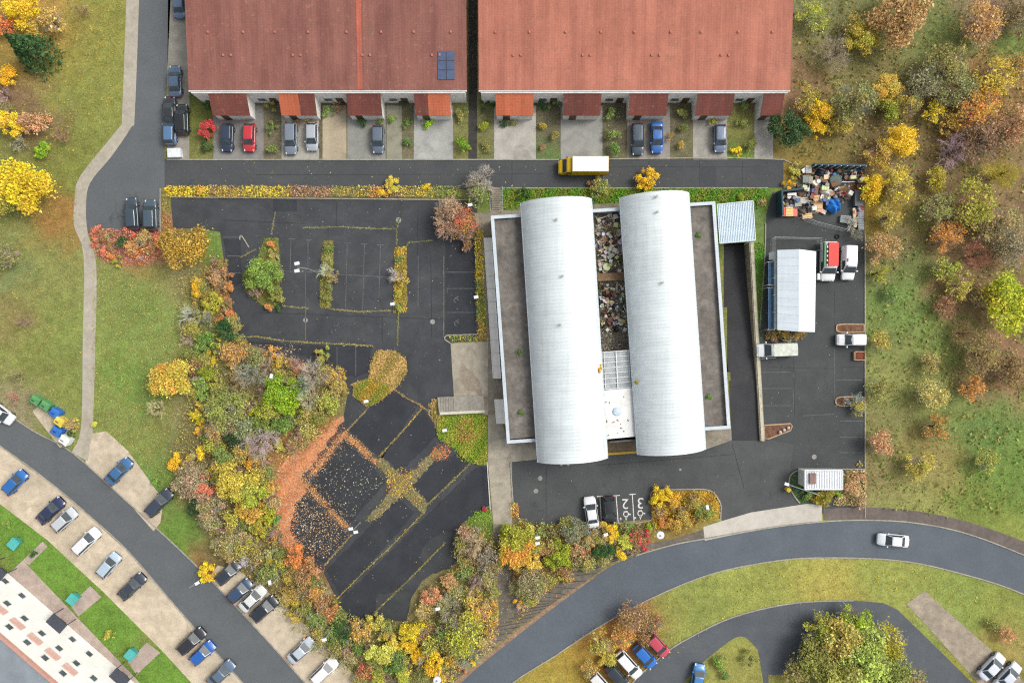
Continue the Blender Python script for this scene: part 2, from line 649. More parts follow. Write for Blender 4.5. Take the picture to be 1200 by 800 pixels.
v = math_(nt, 'MULTIPLY', ramp(nt, f1, .3, .7, .7, 1.3), ramp(nt, f2, .32, .68, .5, 1.5))
v = math_(nt, 'MULTIPLY', v, ramp(nt, f0, .3, .7, .85, 1.15))
c = mulv(nt, ga.outputs['Color'], v)
c = mixc(nt, ramp(nt, f3, .52, .66, 0, .45), c, alb((150, 128, 84)))
c = mixc(nt, ramp(nt, noise(nt, co, 1.3, 5, .7), .55, .7, 0, .35), c, alb((86, 100, 48)))
nt.links.new(c, b.inputs['Base Color'])
b.inputs['Roughness'].default_value = .9
b.inputs['Specular IOR Level'].default_value = .1
bump(nt, b, f2, .8, .06)
structure(add('ground', gm, m))

# ------------------------------------------------------------------ roads, lots, paths
A_LOT = asphalt('lot_asphalt', (66, 68, 71), patch=.2, tint=(94, 98, 94), dusty=.42)
A_DARK = asphalt('dark_asphalt', (53, 56, 61), patch=.16, tint=(78, 80, 80), dusty=.3)
A_ROAD = asphalt('street_asphalt', (76, 78, 79), patch=.1, tint=(108, 108, 104))
A_LEFT = asphalt('lane_asphalt', (98, 102, 104), patch=.06, tint=(116, 118, 116))
A_CURVE = asphalt('main_road_asphalt', (94, 101, 108), patch=.08, tint=(112, 116, 118), crack=False)
A_YARD = asphalt('yard_asphalt', (80, 82, 82), patch=.12, tint=(112, 114, 108))
A_RIGHT = asphalt('right_lot_asphalt', (72, 75, 75), patch=.12, tint=(112, 116, 112))
A_RAMP = asphalt('ramp_asphalt', (58, 58, 60), patch=.14, tint=(96, 92, 88))
C_PATH = plain('path_slabs', (176, 168, 152), .85, .1, 1.2, 7, blot=(150, 140, 120))
C_PAVE = plain('old_paving', (146, 138, 122), .9, .16, 1.5, 6, blot=(112, 104, 90))
C_DARKPAVE = plain('dark_paving', (112, 106, 96), .9, .2, 1.5, 5, blot=(84, 76, 66))
C_KERB = plain('kerb_stone', (160, 156, 142), .85, .15, 2, 9)
C_CONC = plain('concrete_pad', (172, 164, 146), .88, .14, .8, 6, blot=(138, 128, 112), blot_amt=.75)
C_BAY = plain('bay_pavers', (202, 188, 164), .9, .14, .7, 4, blot=(166, 148, 122))
C_DRIVE = plain('drive_concrete', (160, 158, 150), .88, .14, .6, 5, blot=(124, 122, 116))
C_PALE = plain('pale_apron', (196, 190, 178), .85, .07, 1, 6)
EARTH = plain('bed_earth', (116, 84, 66), .95, .3, 3, 12)
PAINT = plain('road_paint', (224, 224, 216), .7, .12, 3, 10, blot=(120, 120, 116), blot_amt=.7)
PAINT_OLD = plain('worn_road_paint', (104, 107, 107), .8, .2, 3, 10, blot=(76, 78, 80), blot_amt=.95)

Z1, Z2, Z3, Z4 = .020, .026, .032, .038
flat('street', [(193, 187), (918, 187), (918, 220), (590, 220), (575, 222), (196, 220), (193, 219)], Z2, A_ROAD)
flat('street_patch', [(821, 196), (839, 196), (839, 218), (821, 218)], Z3, asphalt('patch_asphalt', (70, 72, 76)))
flat('side_street', smooth_line([(163, -60), (162, 0), (157, 130), (152, 150), (129, 185), (105, 212), (101, 228), (100, 273)], 4) + [(188, 270), (188, 221), (193, 219), (193, 150), (200, 0), (200, -60)], Z1, A_LEFT)
flat('house_gap_path', [(549, -20), (559, -20), (559, 187), (549, 187)], Z1, plain('gap_paving', (66, 64, 60), .9, .2))
flat('footpath', smooth_line([(149, -60), (148, 0), (143, 135), (139, 150), (95, 205), (88, 230), (87, 265), (98, 300), (97, 400), (95, 500), (84, 530)], 4) + [(103, 540)] + smooth_line([(106, 520), (109, 500), (112, 400), (113, 310), (103, 273), (101, 240), (106, 214), (131, 183), (154, 149), (158, 135), (163, 0), (163, -60)], 4), Z2 + .004, C_PATH)
lot = [(200, 231), (300, 233), (400, 234), (500, 235), (560, 234), (557, 300), (562, 398), (528, 402), (532, 464), (514, 466), (516, 486), (540, 528), (560, 545), (573, 545), (574, 592), (540, 614), (537, 632), (541, 645), (525, 660), (495, 680), (482, 700), (476, 728), (452, 726), (428, 724), (408, 730), (398, 708), (384, 680), (378, 668), (350, 655), (334, 640), (328, 610), (322, 580), (330, 560), (360, 540), (385, 515), (402, 490), (408, 460), (400, 446), (360, 428), (320, 412), (283, 400), (278, 388), (273, 362), (266, 330), (259, 280), (258, 272), (236, 268), (203, 268)]
flat('car_park', lot, Z1, A_LOT)
for q in ([(452, 458), (462, 457), (490, 475), (446, 538), (408, 503)], [(496, 478), (515, 508), (470, 552), (447, 535)], [(402, 516), (436, 545), (452, 565), (408, 616), (362, 570)],
          [(545, 528), (552, 545), (502, 588), (484, 567), (510, 540)], [(350, 575), (368, 590), (408, 628), (380, 660), (335, 634), (332, 600)],
          [(466, 583), (486, 600), (400, 700), (382, 668)], [(556, 548), (573, 547), (574, 590), (540, 614), (437, 722), (408, 728), (396, 706), (500, 604)],
          [(385, 403), (436, 405), (434, 436), (416, 442), (396, 436), (386, 420)], [(286, 399), (350, 404), (378, 404), (386, 428), (340, 412)]):
    flat('car_park_bay', q, Z2, A_DARK, jitter=.6)
for q in ([(522, 282), (556, 282), (558, 392), (522, 390)], [(262, 280), (282, 280), (284, 330), (270, 340)], [(320, 234), (348, 234), (348, 248), (320, 248)]):
    flat('car_park_patch', q, Z2, A_DARK)
flat('forecourt', [(596, 541), (628, 537), (712, 534), (747, 530), (828, 521), (858, 514), (893, 513), (905, 505), (930, 520), (960, 560), (948, 590), (880, 600), (846, 612), (845, 592), (830, 574), (770, 574), (762, 580), (763, 608), (628, 618), (602, 602), (598, 585)], Z1, A_YARD)
flat('storage_yard', [(898, 250), (905, 226), (1013, 194), (1013, 606), (945, 600), (925, 560), (930, 520), (893, 514), (889, 390), (897, 300)], Z1 + .003, A_RIGHT)
flat('apron', smooth_line([(826, 633), (860, 626), (900, 619), (945, 613), (963, 611.5)], 4) + [(963, 591), (945, 590), (880, 600), (846, 610), (824, 617)], Z3, C_PALE)
flat('plaza', [(528, 402), (572, 400), (572, 486), (566, 486), (566, 465), (532, 465)], Z3 + .004, C_CONC)
flat('plaza_stain', [(541, 425), (548, 431), (556, 436), (563, 447), (566, 464), (572, 465), (571, 482), (567, 470), (556, 458), (545, 456), (538, 441)], Z3 + .008, plain('damp_concrete', (150, 138, 122), .9, .14, 2, 6), jitter=.6)
flat('hall_walk', [(572, 486), (585, 486), (597, 520), (630, 512), (628, 538), (600, 541), (600, 622), (579, 622), (572, 545)], Z3, C_CONC)
flat('hall_walk', [(556, 250), (590, 247), (614, 246), (614, 255), (579, 257), (592, 470), (596, 486), (572, 486), (571, 400), (562, 300)], Z2 + .003, C_PAVE)
flat('hall_apron', [(826, 500), (858, 498), (859, 515), (828, 526)], Z2 + .004, C_PAVE)
flat('lower_walk', [(579, 622), (598, 622), (602, 690), (612, 725), (590, 750), (586, 735), (584, 690)], Z2 + .003, C_DARKPAVE)
flat('north_steps_landing', [(574, 236), (590, 236), (590, 248), (574, 248)], Z2, C_PAVE)
main_up = smooth_line([(480, 850), (545, 793), (600, 748), (660, 702), (720, 661), (780, 640), (830, 630), (900, 618), (960, 611), (1013, 609), (1070, 612), (1130, 624), (1200, 650), (1290, 690)], 5)
main_lo = smooth_line([(1290, 745), (1200, 696), (1120, 670), (1050, 656), (960, 653), (900, 658), (830, 673), (760, 702), (700, 735), (650, 768), (600, 800), (560, 840)], 5)
flat('main_road', main_up + main_lo, Z1, A_CURVE)
flat('roadside_pavement', smooth_line([(470, 840), (530, 783), (570, 745), (602, 720), (638, 693), (678, 665), (718, 645), (760, 637), (800, 628), (828, 618)], 5) + smooth_line([(831, 630), (780, 639), (724, 656), (664, 696), (640, 712), (600, 740), (545, 785), (480, 845)], 5), Z2, C_DARKPAVE)
flat('leafy_verge', smooth_line([(480, 845), (545, 787), (600, 742.5), (660, 697.5), (692, 678)], 5) + smooth_line([(700, 674), (664, 700), (604, 746), (548, 792), (490, 850)], 5), Z3, plain('leaf_litter_verge', (150, 124, 98), .95, .25, 3, 8))
flat('roadside_pavement', smooth_line([(965, 596), (1013, 594), (1070, 598), (1130, 610), (1200, 634), (1290, 672)], 5) + smooth_line([(1290, 688), (1200, 649), (1130, 623), (1070, 611), (1013, 608), (965, 609)], 5), Z2, plain('brown_paving', (110, 100, 94), .9, .14, 1.5, 5))
low_up = smooth_line([(-80, 420), (0, 478), (40, 505), (85, 530), (150, 588), (230, 662), (300, 735), (360, 802), (420, 870)], 4)
low_lo = smooth_line([(340, 862), (285, 800), (200, 703), (150, 645), (105, 604), (60, 566), (0, 522), (-80, 470)], 4)
flat('estate_road', low_up + low_lo, Z1, A_LEFT)
flat('parking_bays', [(105, 508), (125, 505), (150, 528), (192, 586), (188, 612), (180, 622), (150, 588), (100, 543)], Z2, C_BAY)
flat('parking_bays', [(255, 662), (280, 668), (330, 705), (372, 745), (425, 800), (420, 860), (400, 846), (360, 802), (300, 735), (245, 676)], Z2, C_BAY)
flat('parking_bays', [(-60, 486), (0, 523), (60, 567), (105, 605), (150, 646), (200, 704), (285, 801), (330, 856), (250, 850), (225, 800), (190, 762), (120, 692), (55, 632), (0, 590), (-60, 560)], Z2, C_BAY)
for q in ([(27, 656), (50, 634), (56, 640), (34, 662)], [(82, 708), (106, 686), (119, 699), (92, 722)], [(150, 775), (172, 752), (188, 764), (160, 790)], [(-10, 690), (27, 656), (90, 722), (160, 795), (200, 840), (150, 840)]):
    flat('entrance_path', q, Z3, plain('entrance_slabs', (176, 160, 148), .9, .12, 1, 5))
loop_up = smooth_line([(700, 845), (740, 800), (775, 768), (805, 748), (860, 722), (930, 706), (1000, 703)], 5)
flat('loop_road', loop_up + [(1035, 706), (1052, 714), (1140, 800), (1180, 850), (1080, 850), (1040, 790), (900, 790), (905, 850), (895, 800)] + smooth_line([(888, 760), (868, 745), (840, 762), (805, 795), (780, 840)], 4), Z1, asphalt('loop_asphalt', (88, 93, 98), patch=.12, crack=False))
flat('car_bays', [(1062, 707), (1083, 692), (1172, 770), (1220, 820), (1180, 850), (1142, 795)], Z2, plain('bay_setts', (160, 148, 130), .9, .16, 1, 4))
for q in ([(197, 0), (218, 0), (222, 100), (222, 187), (196, 187), (196, 110)],):
    flat('side_parking', q, Z1, plain('side_parking_slabs', (150, 146, 134), .9, .14, .8, 5))
drives = [(250, 309, (136, 134, 130)), (330, 374, (172, 168, 156)), (378, 406, (178, 164, 138)), (407, 452, (148, 148, 140)), (453, 471, (150, 148, 128)), (485, 531, (168, 168, 162)),
          (579, 628, (180, 176, 166)), (657, 706, (152, 152, 146)), (735, 785, (146, 140, 132)), (812, 852, (164, 160, 150)), (884, 906, (176, 172, 162))]
for i, (a, b_, c) in enumerate(drives):
    flat('driveway', [(a, 124), (b_, 124), (b_, 187), (a, 187)], Z1, plain('drive_%d' % i, c, .88, .12, .6, 5, blot=(116, 112, 104)))

# ramp and its retaining wall
RB = [at(845, 284), at(880, 284), at(884, 340), at(890.5, 448), at(893.5, 516), at(857.5, 516), at(854.5, 448), at(848.5, 340)]
zr = [-2.0, -2.0, -1.4, .03, .034, .034, .03, -1.4]
mb = MB()
mb.raw([(p.x, p.y, z) for p, z in zip(RB, zr)], [(0, 7, 2, 1)[::1], (7, 6, 3, 2), (6, 5, 4, 3)])
o = mb.build('ramp', A_RAMP)
structure(o)
t = empty('retaining_wall', at(886, 400))
tag(t, 'long thin concrete retaining wall beside the sunken ramp', 'wall')
P0, P1 = at(879.5, 284), at(892.5, 516)
mb = MB()
dx = Vector((.34, 0, 0))
mb.prism([(P0 - dx).xy, (P0 + dx).xy, (P1 + dx).xy, (P1 - dx).xy], -2.6, .42)
o = mb.build('wall', plain('retaining_concrete', (168, 160, 138), .9, .16, 1, 6, blot=(120, 122, 90)), t)
o.matrix_parent_inverse = Matrix.Translation(-t.location)
mb = MB()
dx = Vector((.2, 0, 0))
mb.prism([(P0 - dx).xy, (P0 + dx).xy, (P1 + dx).xy, (P1 - dx).xy], .423, .52)
o = mb.build('coping', plain('coping_concrete', (196, 190, 168), .85, .14, 2, 7, blot=(120, 122, 96)), t)
o.matrix_parent_inverse = Matrix.Translation(-t.location)

# kerbs
mb = MB()
for pts in ([(196, 187.3), (655, 187.3)], [(660, 187.3), (918, 187.3), (918, 220)], [(588, 220.5), (900, 220.5)], [(188, 221), (188, 272)], [(200, 231), (555, 234.5)], [(1013.5, 275), (1013.5, 606)],
            [(897, 262), (896, 300), (890, 385)], [(762, 580), (768, 574), (800, 573), (826, 573), (836, 577), (842, 585), (845, 594), (844, 607)], [(762, 580), (763, 609), (700, 613), (628, 619), (604, 604)],
            [(924, 568), (926, 557), (934, 551), (943, 549.5)], [(924, 568), (930, 580), (937, 589)], [(944, 549.3), (1013, 549.3)], [(523, 393), (571, 391)], [(523, 393), (521, 397), (528, 402)],
            [(281, 281), (283, 276), (292, 290)], [(571, 545), (575, 600)], [(598, 540), (602, 600)]):
    strip_mb(mb, smooth_line(pts, 3) if len(pts) > 2 else pts, .16, 0, .13)
strip_mb(mb, main_up[22:], .18, 0, .12)
strip_mb(mb, main_lo, .18, 0, .12)
strip_mb(mb, loop_up, .18, 0, .12)
strip_mb(mb, low_up, .16, 0, .1)
strip_mb(mb, low_lo, .16, 0, .1)
structure(mb.build('kerb', C_KERB))

# soil and litter under the planted islands and leaf drifts
SOIL = plain('island_soil', (124, 112, 76), .95, .3, 2.5, 9, blot=(110, 122, 62))
LITTER = plain('leaf_litter', (192, 144, 106), .95, .34, 4, 14, blot=(150, 122, 98))
I1 = [(310, 279), (326, 279), (329, 320), (330, 353), (320, 362), (306, 355), (288, 342), (284, 322), (300, 310)]
I2 = [(380, 282), (391, 282), (391, 300), (387, 361), (375, 361), (377, 322)]
I3 = [(464, 289), (476, 289), (477, 365), (461, 367)]
PEN = [(437, 420), (444, 410), (464, 411), (477, 424), (477, 435), (464, 455), (440, 473), (432, 476), (414, 465), (412, 450), (432, 442)]
GBED = [(512, 490), (568, 486), (571, 540), (560, 544), (545, 538), (530, 522), (514, 512), (512, 500)]
GBEDW = [(502, 475), (509, 467), (514, 466), (516, 486), (513, 498), (508, 490)]
XC = [[(440, 541), (447, 536), (474, 560), (502, 590), (497, 601), (466, 572)], [(512, 524), (522, 528), (484, 566), (440, 610), (426, 612), (462, 570)]]
OLEAF = [(404, 488), (385, 516), (366, 545), (352, 558), (358, 575), (345, 590), (340, 620), (352, 650), (376, 668), (362, 680), (336, 650), (322, 600), (318, 560), (336, 538), (366, 512), (386, 496)]
OLEAF2 = [(401, 504), (410, 509), (442, 541), (436, 548), (408, 518), (392, 530), (376, 548), (362, 560), (352, 556), (386, 512)]
OLEAF3 = [(350, 562), (356, 560), (384, 592), (410, 620), (404, 626), (376, 596), (350, 574)]
for q, m_ in ((I1, SOIL), (I2, SOIL), (I3, SOIL), (PEN, plain('dry_soil', (170, 146, 96), .95, .25, 3, 10, blot=(140, 132, 72))), (GBED, SOIL), (GBEDW, SOIL), (XC[0], plain('weedy_soil', (126, 118, 88), .95, .35, 3, 10, blot=(96, 98, 74))), (OLEAF, LITTER)):
    flat('island_soil' if m_ is not LITTER else 'leaf_litter_ground', q, Z3 + .006, m_, jitter=1.2 if m_ is LITTER else 1.0)
flat('island_soil', XC[1], Z3 + .010, plain('weedy_soil', (126, 118, 88)), jitter=1.3)

# painted lines
def marks(name, segs, w, z, m):
    mb = MB()
    for x0, y0, x1, y1 in segs:
        p, q = at(x0, y0).xy, at(x1, y1).xy
        d = (q - p).normalized()
        n = Vector((-d.y, d.x)) * w / 2
        mb.raw([(*(p - n), z), (*(q - n), z), (*(q + n), z), (*(p + n), z)], [(0, 1, 2, 3)])
    return structure(mb.build(name, m))


segs = [(341, 281, 340, 318), (361, 281, 361, 315), (358, 315, 358, 350), (407, 285, 405, 360), (427, 286, 425, 364), (446, 287, 444, 350), (338, 280, 346, 280), (357, 281, 366, 281), (403, 285, 411, 285), (423, 286, 431, 286),
        (442, 287, 450, 287), (330, 318, 374, 319), (390, 321, 460, 325), (522, 319, 556, 319), (524, 338, 556, 338), (524, 337, 524, 344), (524, 366, 556, 366), (490, 300, 490, 360), (880 + 13, 436, 927, 436), (893, 455, 928, 455),
        (893, 475, 928, 475), (930, 435, 930, 442), (930, 455, 930, 480), (978, 408, 978, 470), (940, 487, 978, 485), (984, 512, 1012, 512), (984, 493, 1012, 493), (984, 530, 1012, 530), (978, 445, 1010, 445),
        (262, 278, 282, 278), (266, 300, 281, 300), (270, 320, 283, 320), (358, 352, 358, 392), (300, 404, 300, 410), (320, 405, 320, 414), (395, 406, 395, 436), (417, 406, 417, 440)]
marks('worn_bay_markings', segs, .09, Z3 + .002, PAINT_OLD)
segs = [(703, 582, 705, 615), (722, 581, 724.5, 613), (741, 579, 743, 612), (699.5, 581.5, 706.5, 580.8), (718.5, 580.6, 726.5, 580), (737.5, 579, 745, 578.5)]
marks('bay_markings', segs, .12, Z3, PAINT)
for ch, cx_, cy_, sz in (('2', 732.8, 589.5, 2.1), ('3', 750.5, 588.5, 2.25)):
    cu = bpy.data.curves.new('bay_number', 'FONT')
    cu.body = ch
    cu.size = sz
    cu.align_x = 'CENTER'
    cu.align_y = 'CENTER'
    tmp = bpy.data.objects.new('bay_number_tmp', cu)
    COL.objects.link(tmp)
    bpy.context.view_layer.update()
    me = bpy.data.meshes.new_from_object(tmp.evaluated_get(bpy.context.evaluated_depsgraph_get()))
    bpy.data.objects.remove(tmp)
    me.materials.clear()
    o = add('bay_number', me, PAINT, None, at(cx_, cy_, Z3 + .002), (0, 0, PI + math.radians(-2)))
    structure(o)


def ring_mb(mb, c, r, w, z, a0=0, a1=2 * PI, n=16):
    vs, fs = [], []
    for i in range(n + 1):
        a = a0 + (a1 - a0) * i / n
        for rr in (r - w / 2, r + w / 2):
            vs.append((c[0] + rr * math.cos(a), c[1] + rr * math.sin(a), z))
    for i in range(n):
        fs.append((2 * i, 2 * i + 1, 2 * i + 3, 2 * i + 2))
    mb.raw(vs, fs)


for x, y in ((733.5, 602), (750.3, 601)):
    mb = MB()
    c = at(x, y)
    ring_mb(mb, c, .36, .13, Z3 + .002)
    for (ax, ay, bx, by, w_) in ((0, 2.6, .2, 7, .16), (2.6, -.3, 5.6, .3, .2), (-1.2, 4, 1.6, 4, .14), (-6.6, 4.2, -5.4, 7, .2), (-7.4, 6.4, -5, 6.6, .12), (-2.6, -2.6, 2, -3.4, .14)):
        p, q = at(x + ax, y + ay).xy, at(x + bx, y + by).xy
        d_ = (q - p).normalized()
        n_ = Vector((-d_.y, d_.x)) * w_ / 2
        mb.raw([(*(p - n_), Z3 + .004), (*(q - n_), Z3 + .004), (*(q + n_), Z3 + .004), (*(p + n_), Z3 + .004)], [(0, 1, 2, 3)])
    structure(mb.build('wheelchair_marking', PAINT))
for x, y in ((534.5, 352), (535, 379)):
    mb = MB()
    ring_mb(mb, at(x, y), .3, .12, Z3, 0, 4.6)
    p = at(x, y)
    mb.box((p.x + .1, p.y + .45, Z3), (.5, .1, .002), .4)
    structure(mb.build('wheelchair_marking', PAINT_OLD))

# manhole covers and drains set in the paving
IRON = plain('cast_iron', (150, 148, 142), .7, .2, 6, 20)
LM_MAN = [(633, 560, .34, 'pale round manhole cover in the forecourt, upper of two'), (628, 575, .34, 'pale round manhole cover in the forecourt, lower of two'), (658, 544, .2, 'small round drain cover below the left barrel roof'), (666, 544, .2, 'small round drain cover below the left barrel roof, beside its twin'),
          (358, 375, .34, 'pale round manhole cover in the car park aisle below the islands'), (507, 377, .36, 'worn round manhole cover near the disabled bays'), (954, 535, .36, 'pale round manhole cover in the storage yard above the kiosk'), (797, 550, .18, 'small white drain cover in the forecourt centre'), (582.5, 551, .2, 'small pale cover in the paved walk'), (467, 258, .4, 'worn round manhole cover at a weedy crack')]
for x, y, r, lab in LM_MAN:
    mb = MB()
    p = at(x, y)
    mb.lathe([(r, 0), (r, .03), (r * .92, .038), (r * .3, .038)], (0, 0, 0), 18)
    tag(mb.build('manhole_cover', IRON, None, (p.x, p.y, .01)), lab, 'manhole cover', 'manhole and drain covers')

# seams and wear of the paving
SEAM = plain('seam_tar', (50, 52, 54), .7, .2, 3, 9)
marks('asphalt_seam', [(395, 236, 394, 268), (470, 236, 470, 256), (262, 258, 358, 262), (490, 245, 489, 300), (448, 372, 448, 402), (300, 366, 520, 374), (505, 300, 506, 395), (545, 560, 470, 634), (500, 560, 470, 590), (421, 478, 455, 512)], .07, Z3 + .003, SEAM)
marks('asphalt_seam', [(640, 195, 900, 196), (300, 205, 640, 204), (700, 189, 700, 218), (600, 189, 600, 218), (870, 189, 870, 218), (820, 189, 820, 218), (760, 189, 760, 218)], .06, Z3 + .003, SEAM)
marks('asphalt_seam', [(640, 548, 640, 606), (700, 545, 860, 532), (858, 520, 872, 572), (900, 430, 978, 432), (930, 400, 931, 486), (978, 340, 978, 405), (985, 430, 1012, 430)], .06, Z3 + .003, SEAM)
flat('worn_asphalt', smooth_line([(505, 630), (530, 622), (548, 632), (540, 655), (510, 672), (492, 655), (505, 630)], 4)[:-1], Z3, asphalt('worn_lot_asphalt', (64, 66, 68), patch=.2, tint=(88, 90, 86), dusty=.5), jitter=1.2)
flat('worn_asphalt', smooth_line([(440, 700), (470, 690), (480, 705), (474, 722), (448, 724), (440, 700)], 4)[:-1], Z3, asphalt('worn_lot_asphalt', (58, 60, 62)), jitter=1.2)

for k in range(26):
    s_ = k / 25
    L_ = smooth_line([(530, 783), (570, 745), (602, 720), (638, 693), (678, 665), (718, 645)], 5)
    R_ = smooth_line([(545, 786), (600, 741), (640, 712), (664, 696), (724, 656), (760, 645)], 5)
    i_ = int(s_ * 24)
    marks('slab_joint', [(*L_[i_], *R_[i_])], .09, Z3 + .003, plain('seam_soil', (70, 66, 58), .95, .3, 3, 9))

# small kerbed planting beds
def bed(pts, lab, earth=EARTH, h=.16):
    c = at(sum(p[0] for p in pts) / len(pts), sum(p[1] for p in pts) / len(pts))
    t = empty('planting_bed', c)
    tag(t, lab, 'planting bed', 'kerbed planting beds')
    mb = MB()
    strip_mb(mb, list(pts) + [pts[0]], .18, 0, h)
    o = mb.build('edging', plain('bed_edging', (178, 150, 120), .85, .14, 3, 9), t)
    o.matrix_parent_inverse = Matrix.Translation(-c)
    o = flat('soil', pts, h * .7, earth, kind=False)
    o.parent = t
    o.matrix_parent_inverse = Matrix.Translation(-c)
    return t


bed(smooth_line([(1012, 380), (984, 380), (980, 384), (984, 389), (1012, 389)], 3), 'brown bed with pale rounded edging above the parked white van')
bed(smooth_line([(1012, 465), (984, 465), (979, 470), (984, 475), (1012, 475)], 3), 'brown bed with pale rounded edging under the bare yellow bush')
bed([(895, 498), (926, 496), (928, 499), (926, 504), (900, 514), (895, 513)], 'tapered brown bed with white stones at the ramp mouth')
for i, (x, y) in enumerate(((914, 506), (918.5, 503.5), (923.5, 501))):
    p = at(x, y, .2)
    mb = MB()
    mb.lathe([(.05, 0), (.2, .06), (.26, .2), (.2, .34), (.06, .4)], (0, 0, 0), 10)
    tag(mb.build('white_boulder', plain('white_stone', (190, 182, 170), .8, .12, 6, 20), None, (p.x, p.y, .1), smooth=True), ('left', 'middle', 'right')[i] + ' one of the three white stones in the tapered bed', 'boulder', 'white stones in the bed')
bed([(1000, 412), (1012, 412), (1012, 421.5), (1000, 421.5)], 'small square brown planter beside the white van at the yard edge', plain('rust_mulch', (120, 66, 48), .95, .4, 6, 14), .5)
# ------------------------------------------------------------------ terraced houses
def child(o, t):
    o.parent = t
    o.matrix_parent_inverse = Matrix.Translation(-t.location)
    return o


def sub(o, p):
    o.parent = p
    o.matrix_parent_inverse = Matrix.Identity(4)
    return o


def tile_mat(name, rgb, alt):
    if name in _M:
        return _M[name]
    m, nt, b = new_mat(name)
    co = coords(nt)
    mp = N(nt, 'ShaderNodeMapping')
    mp.inputs['Scale'].default_value = (1.2, .12, .12)
    nt.links.new(co, mp.inputs['Vector'])
    f = noise(nt, mp.outputs[0], .6, 5, .65)
    g = noise(nt, co, .25, 4, .6)
    h = noise(nt, co, 5, 3, .7)
    c = mixc(nt, ramp(nt, f, .38, .62, 0, 1), alb(rgb), alb(alt))
    v = math_(nt, 'MULTIPLY', ramp(nt, g, .3, .7, .88, 1.12), ramp(nt, h, .3, .7, .86, 1.14))
    wv = N(nt, 'ShaderNodeTexWave', bands_direction='Y')
    wv.inputs['Scale'].default_value = .9
    nt.links.new(co, wv.inputs['Vector'])
    wx = N(nt, 'ShaderNodeTexWave', bands_direction='X')
    wx.inputs['Scale'].default_value = .75
    nt.links.new(co, wx.inputs['Vector'])
    c = mixc(nt, ramp(nt, noise(nt, co, .5, 6, .75, .8), .54, .7, 0, .4), c, alb((112, 96, 78)))
    c = mixc(nt, ramp(nt, noise(nt, co, 1.6, 3, .6), .6, .72, 0, .35), c, alb((190, 136, 112)))
    nt.links.new(mulv(nt, c, v), b.inputs['Base Color'])
    b.inputs['Roughness'].default_value = .8
    b.inputs['Specular IOR Level'].default_value = .25
    bump(nt, b, math_(nt, 'ADD', wv.outputs['Fac'], wx.outputs['Fac']), .22, .03)
    _M[name] = m
    return m


T_BROWN = tile_mat('brown_red_tiles', (146, 97, 86), (128, 83, 74))
T_RED = tile_mat('brick_red_tiles', (184, 118, 97), (166, 104, 86))
T_ORANGE = tile_mat('orange_tiles', (206, 116, 82), (190, 102, 72))
T_DARK = tile_mat('dark_brown_tiles', (128, 74, 64), (112, 66, 58))
RENDER_W = plain('white_render', (236, 234, 228), .85, .08, .8, 6, blot=(170, 166, 156))
GUTTER = plain('gutter_metal', (206, 206, 202), .5, .06)
DOORM = plain('door_paint', (92, 74, 60), .5, .1)
WGLASS = glass_dark('window_glass', (84, 94, 102), .1)
WFRAME = plain('window_frame', (220, 220, 216), .5, .05)


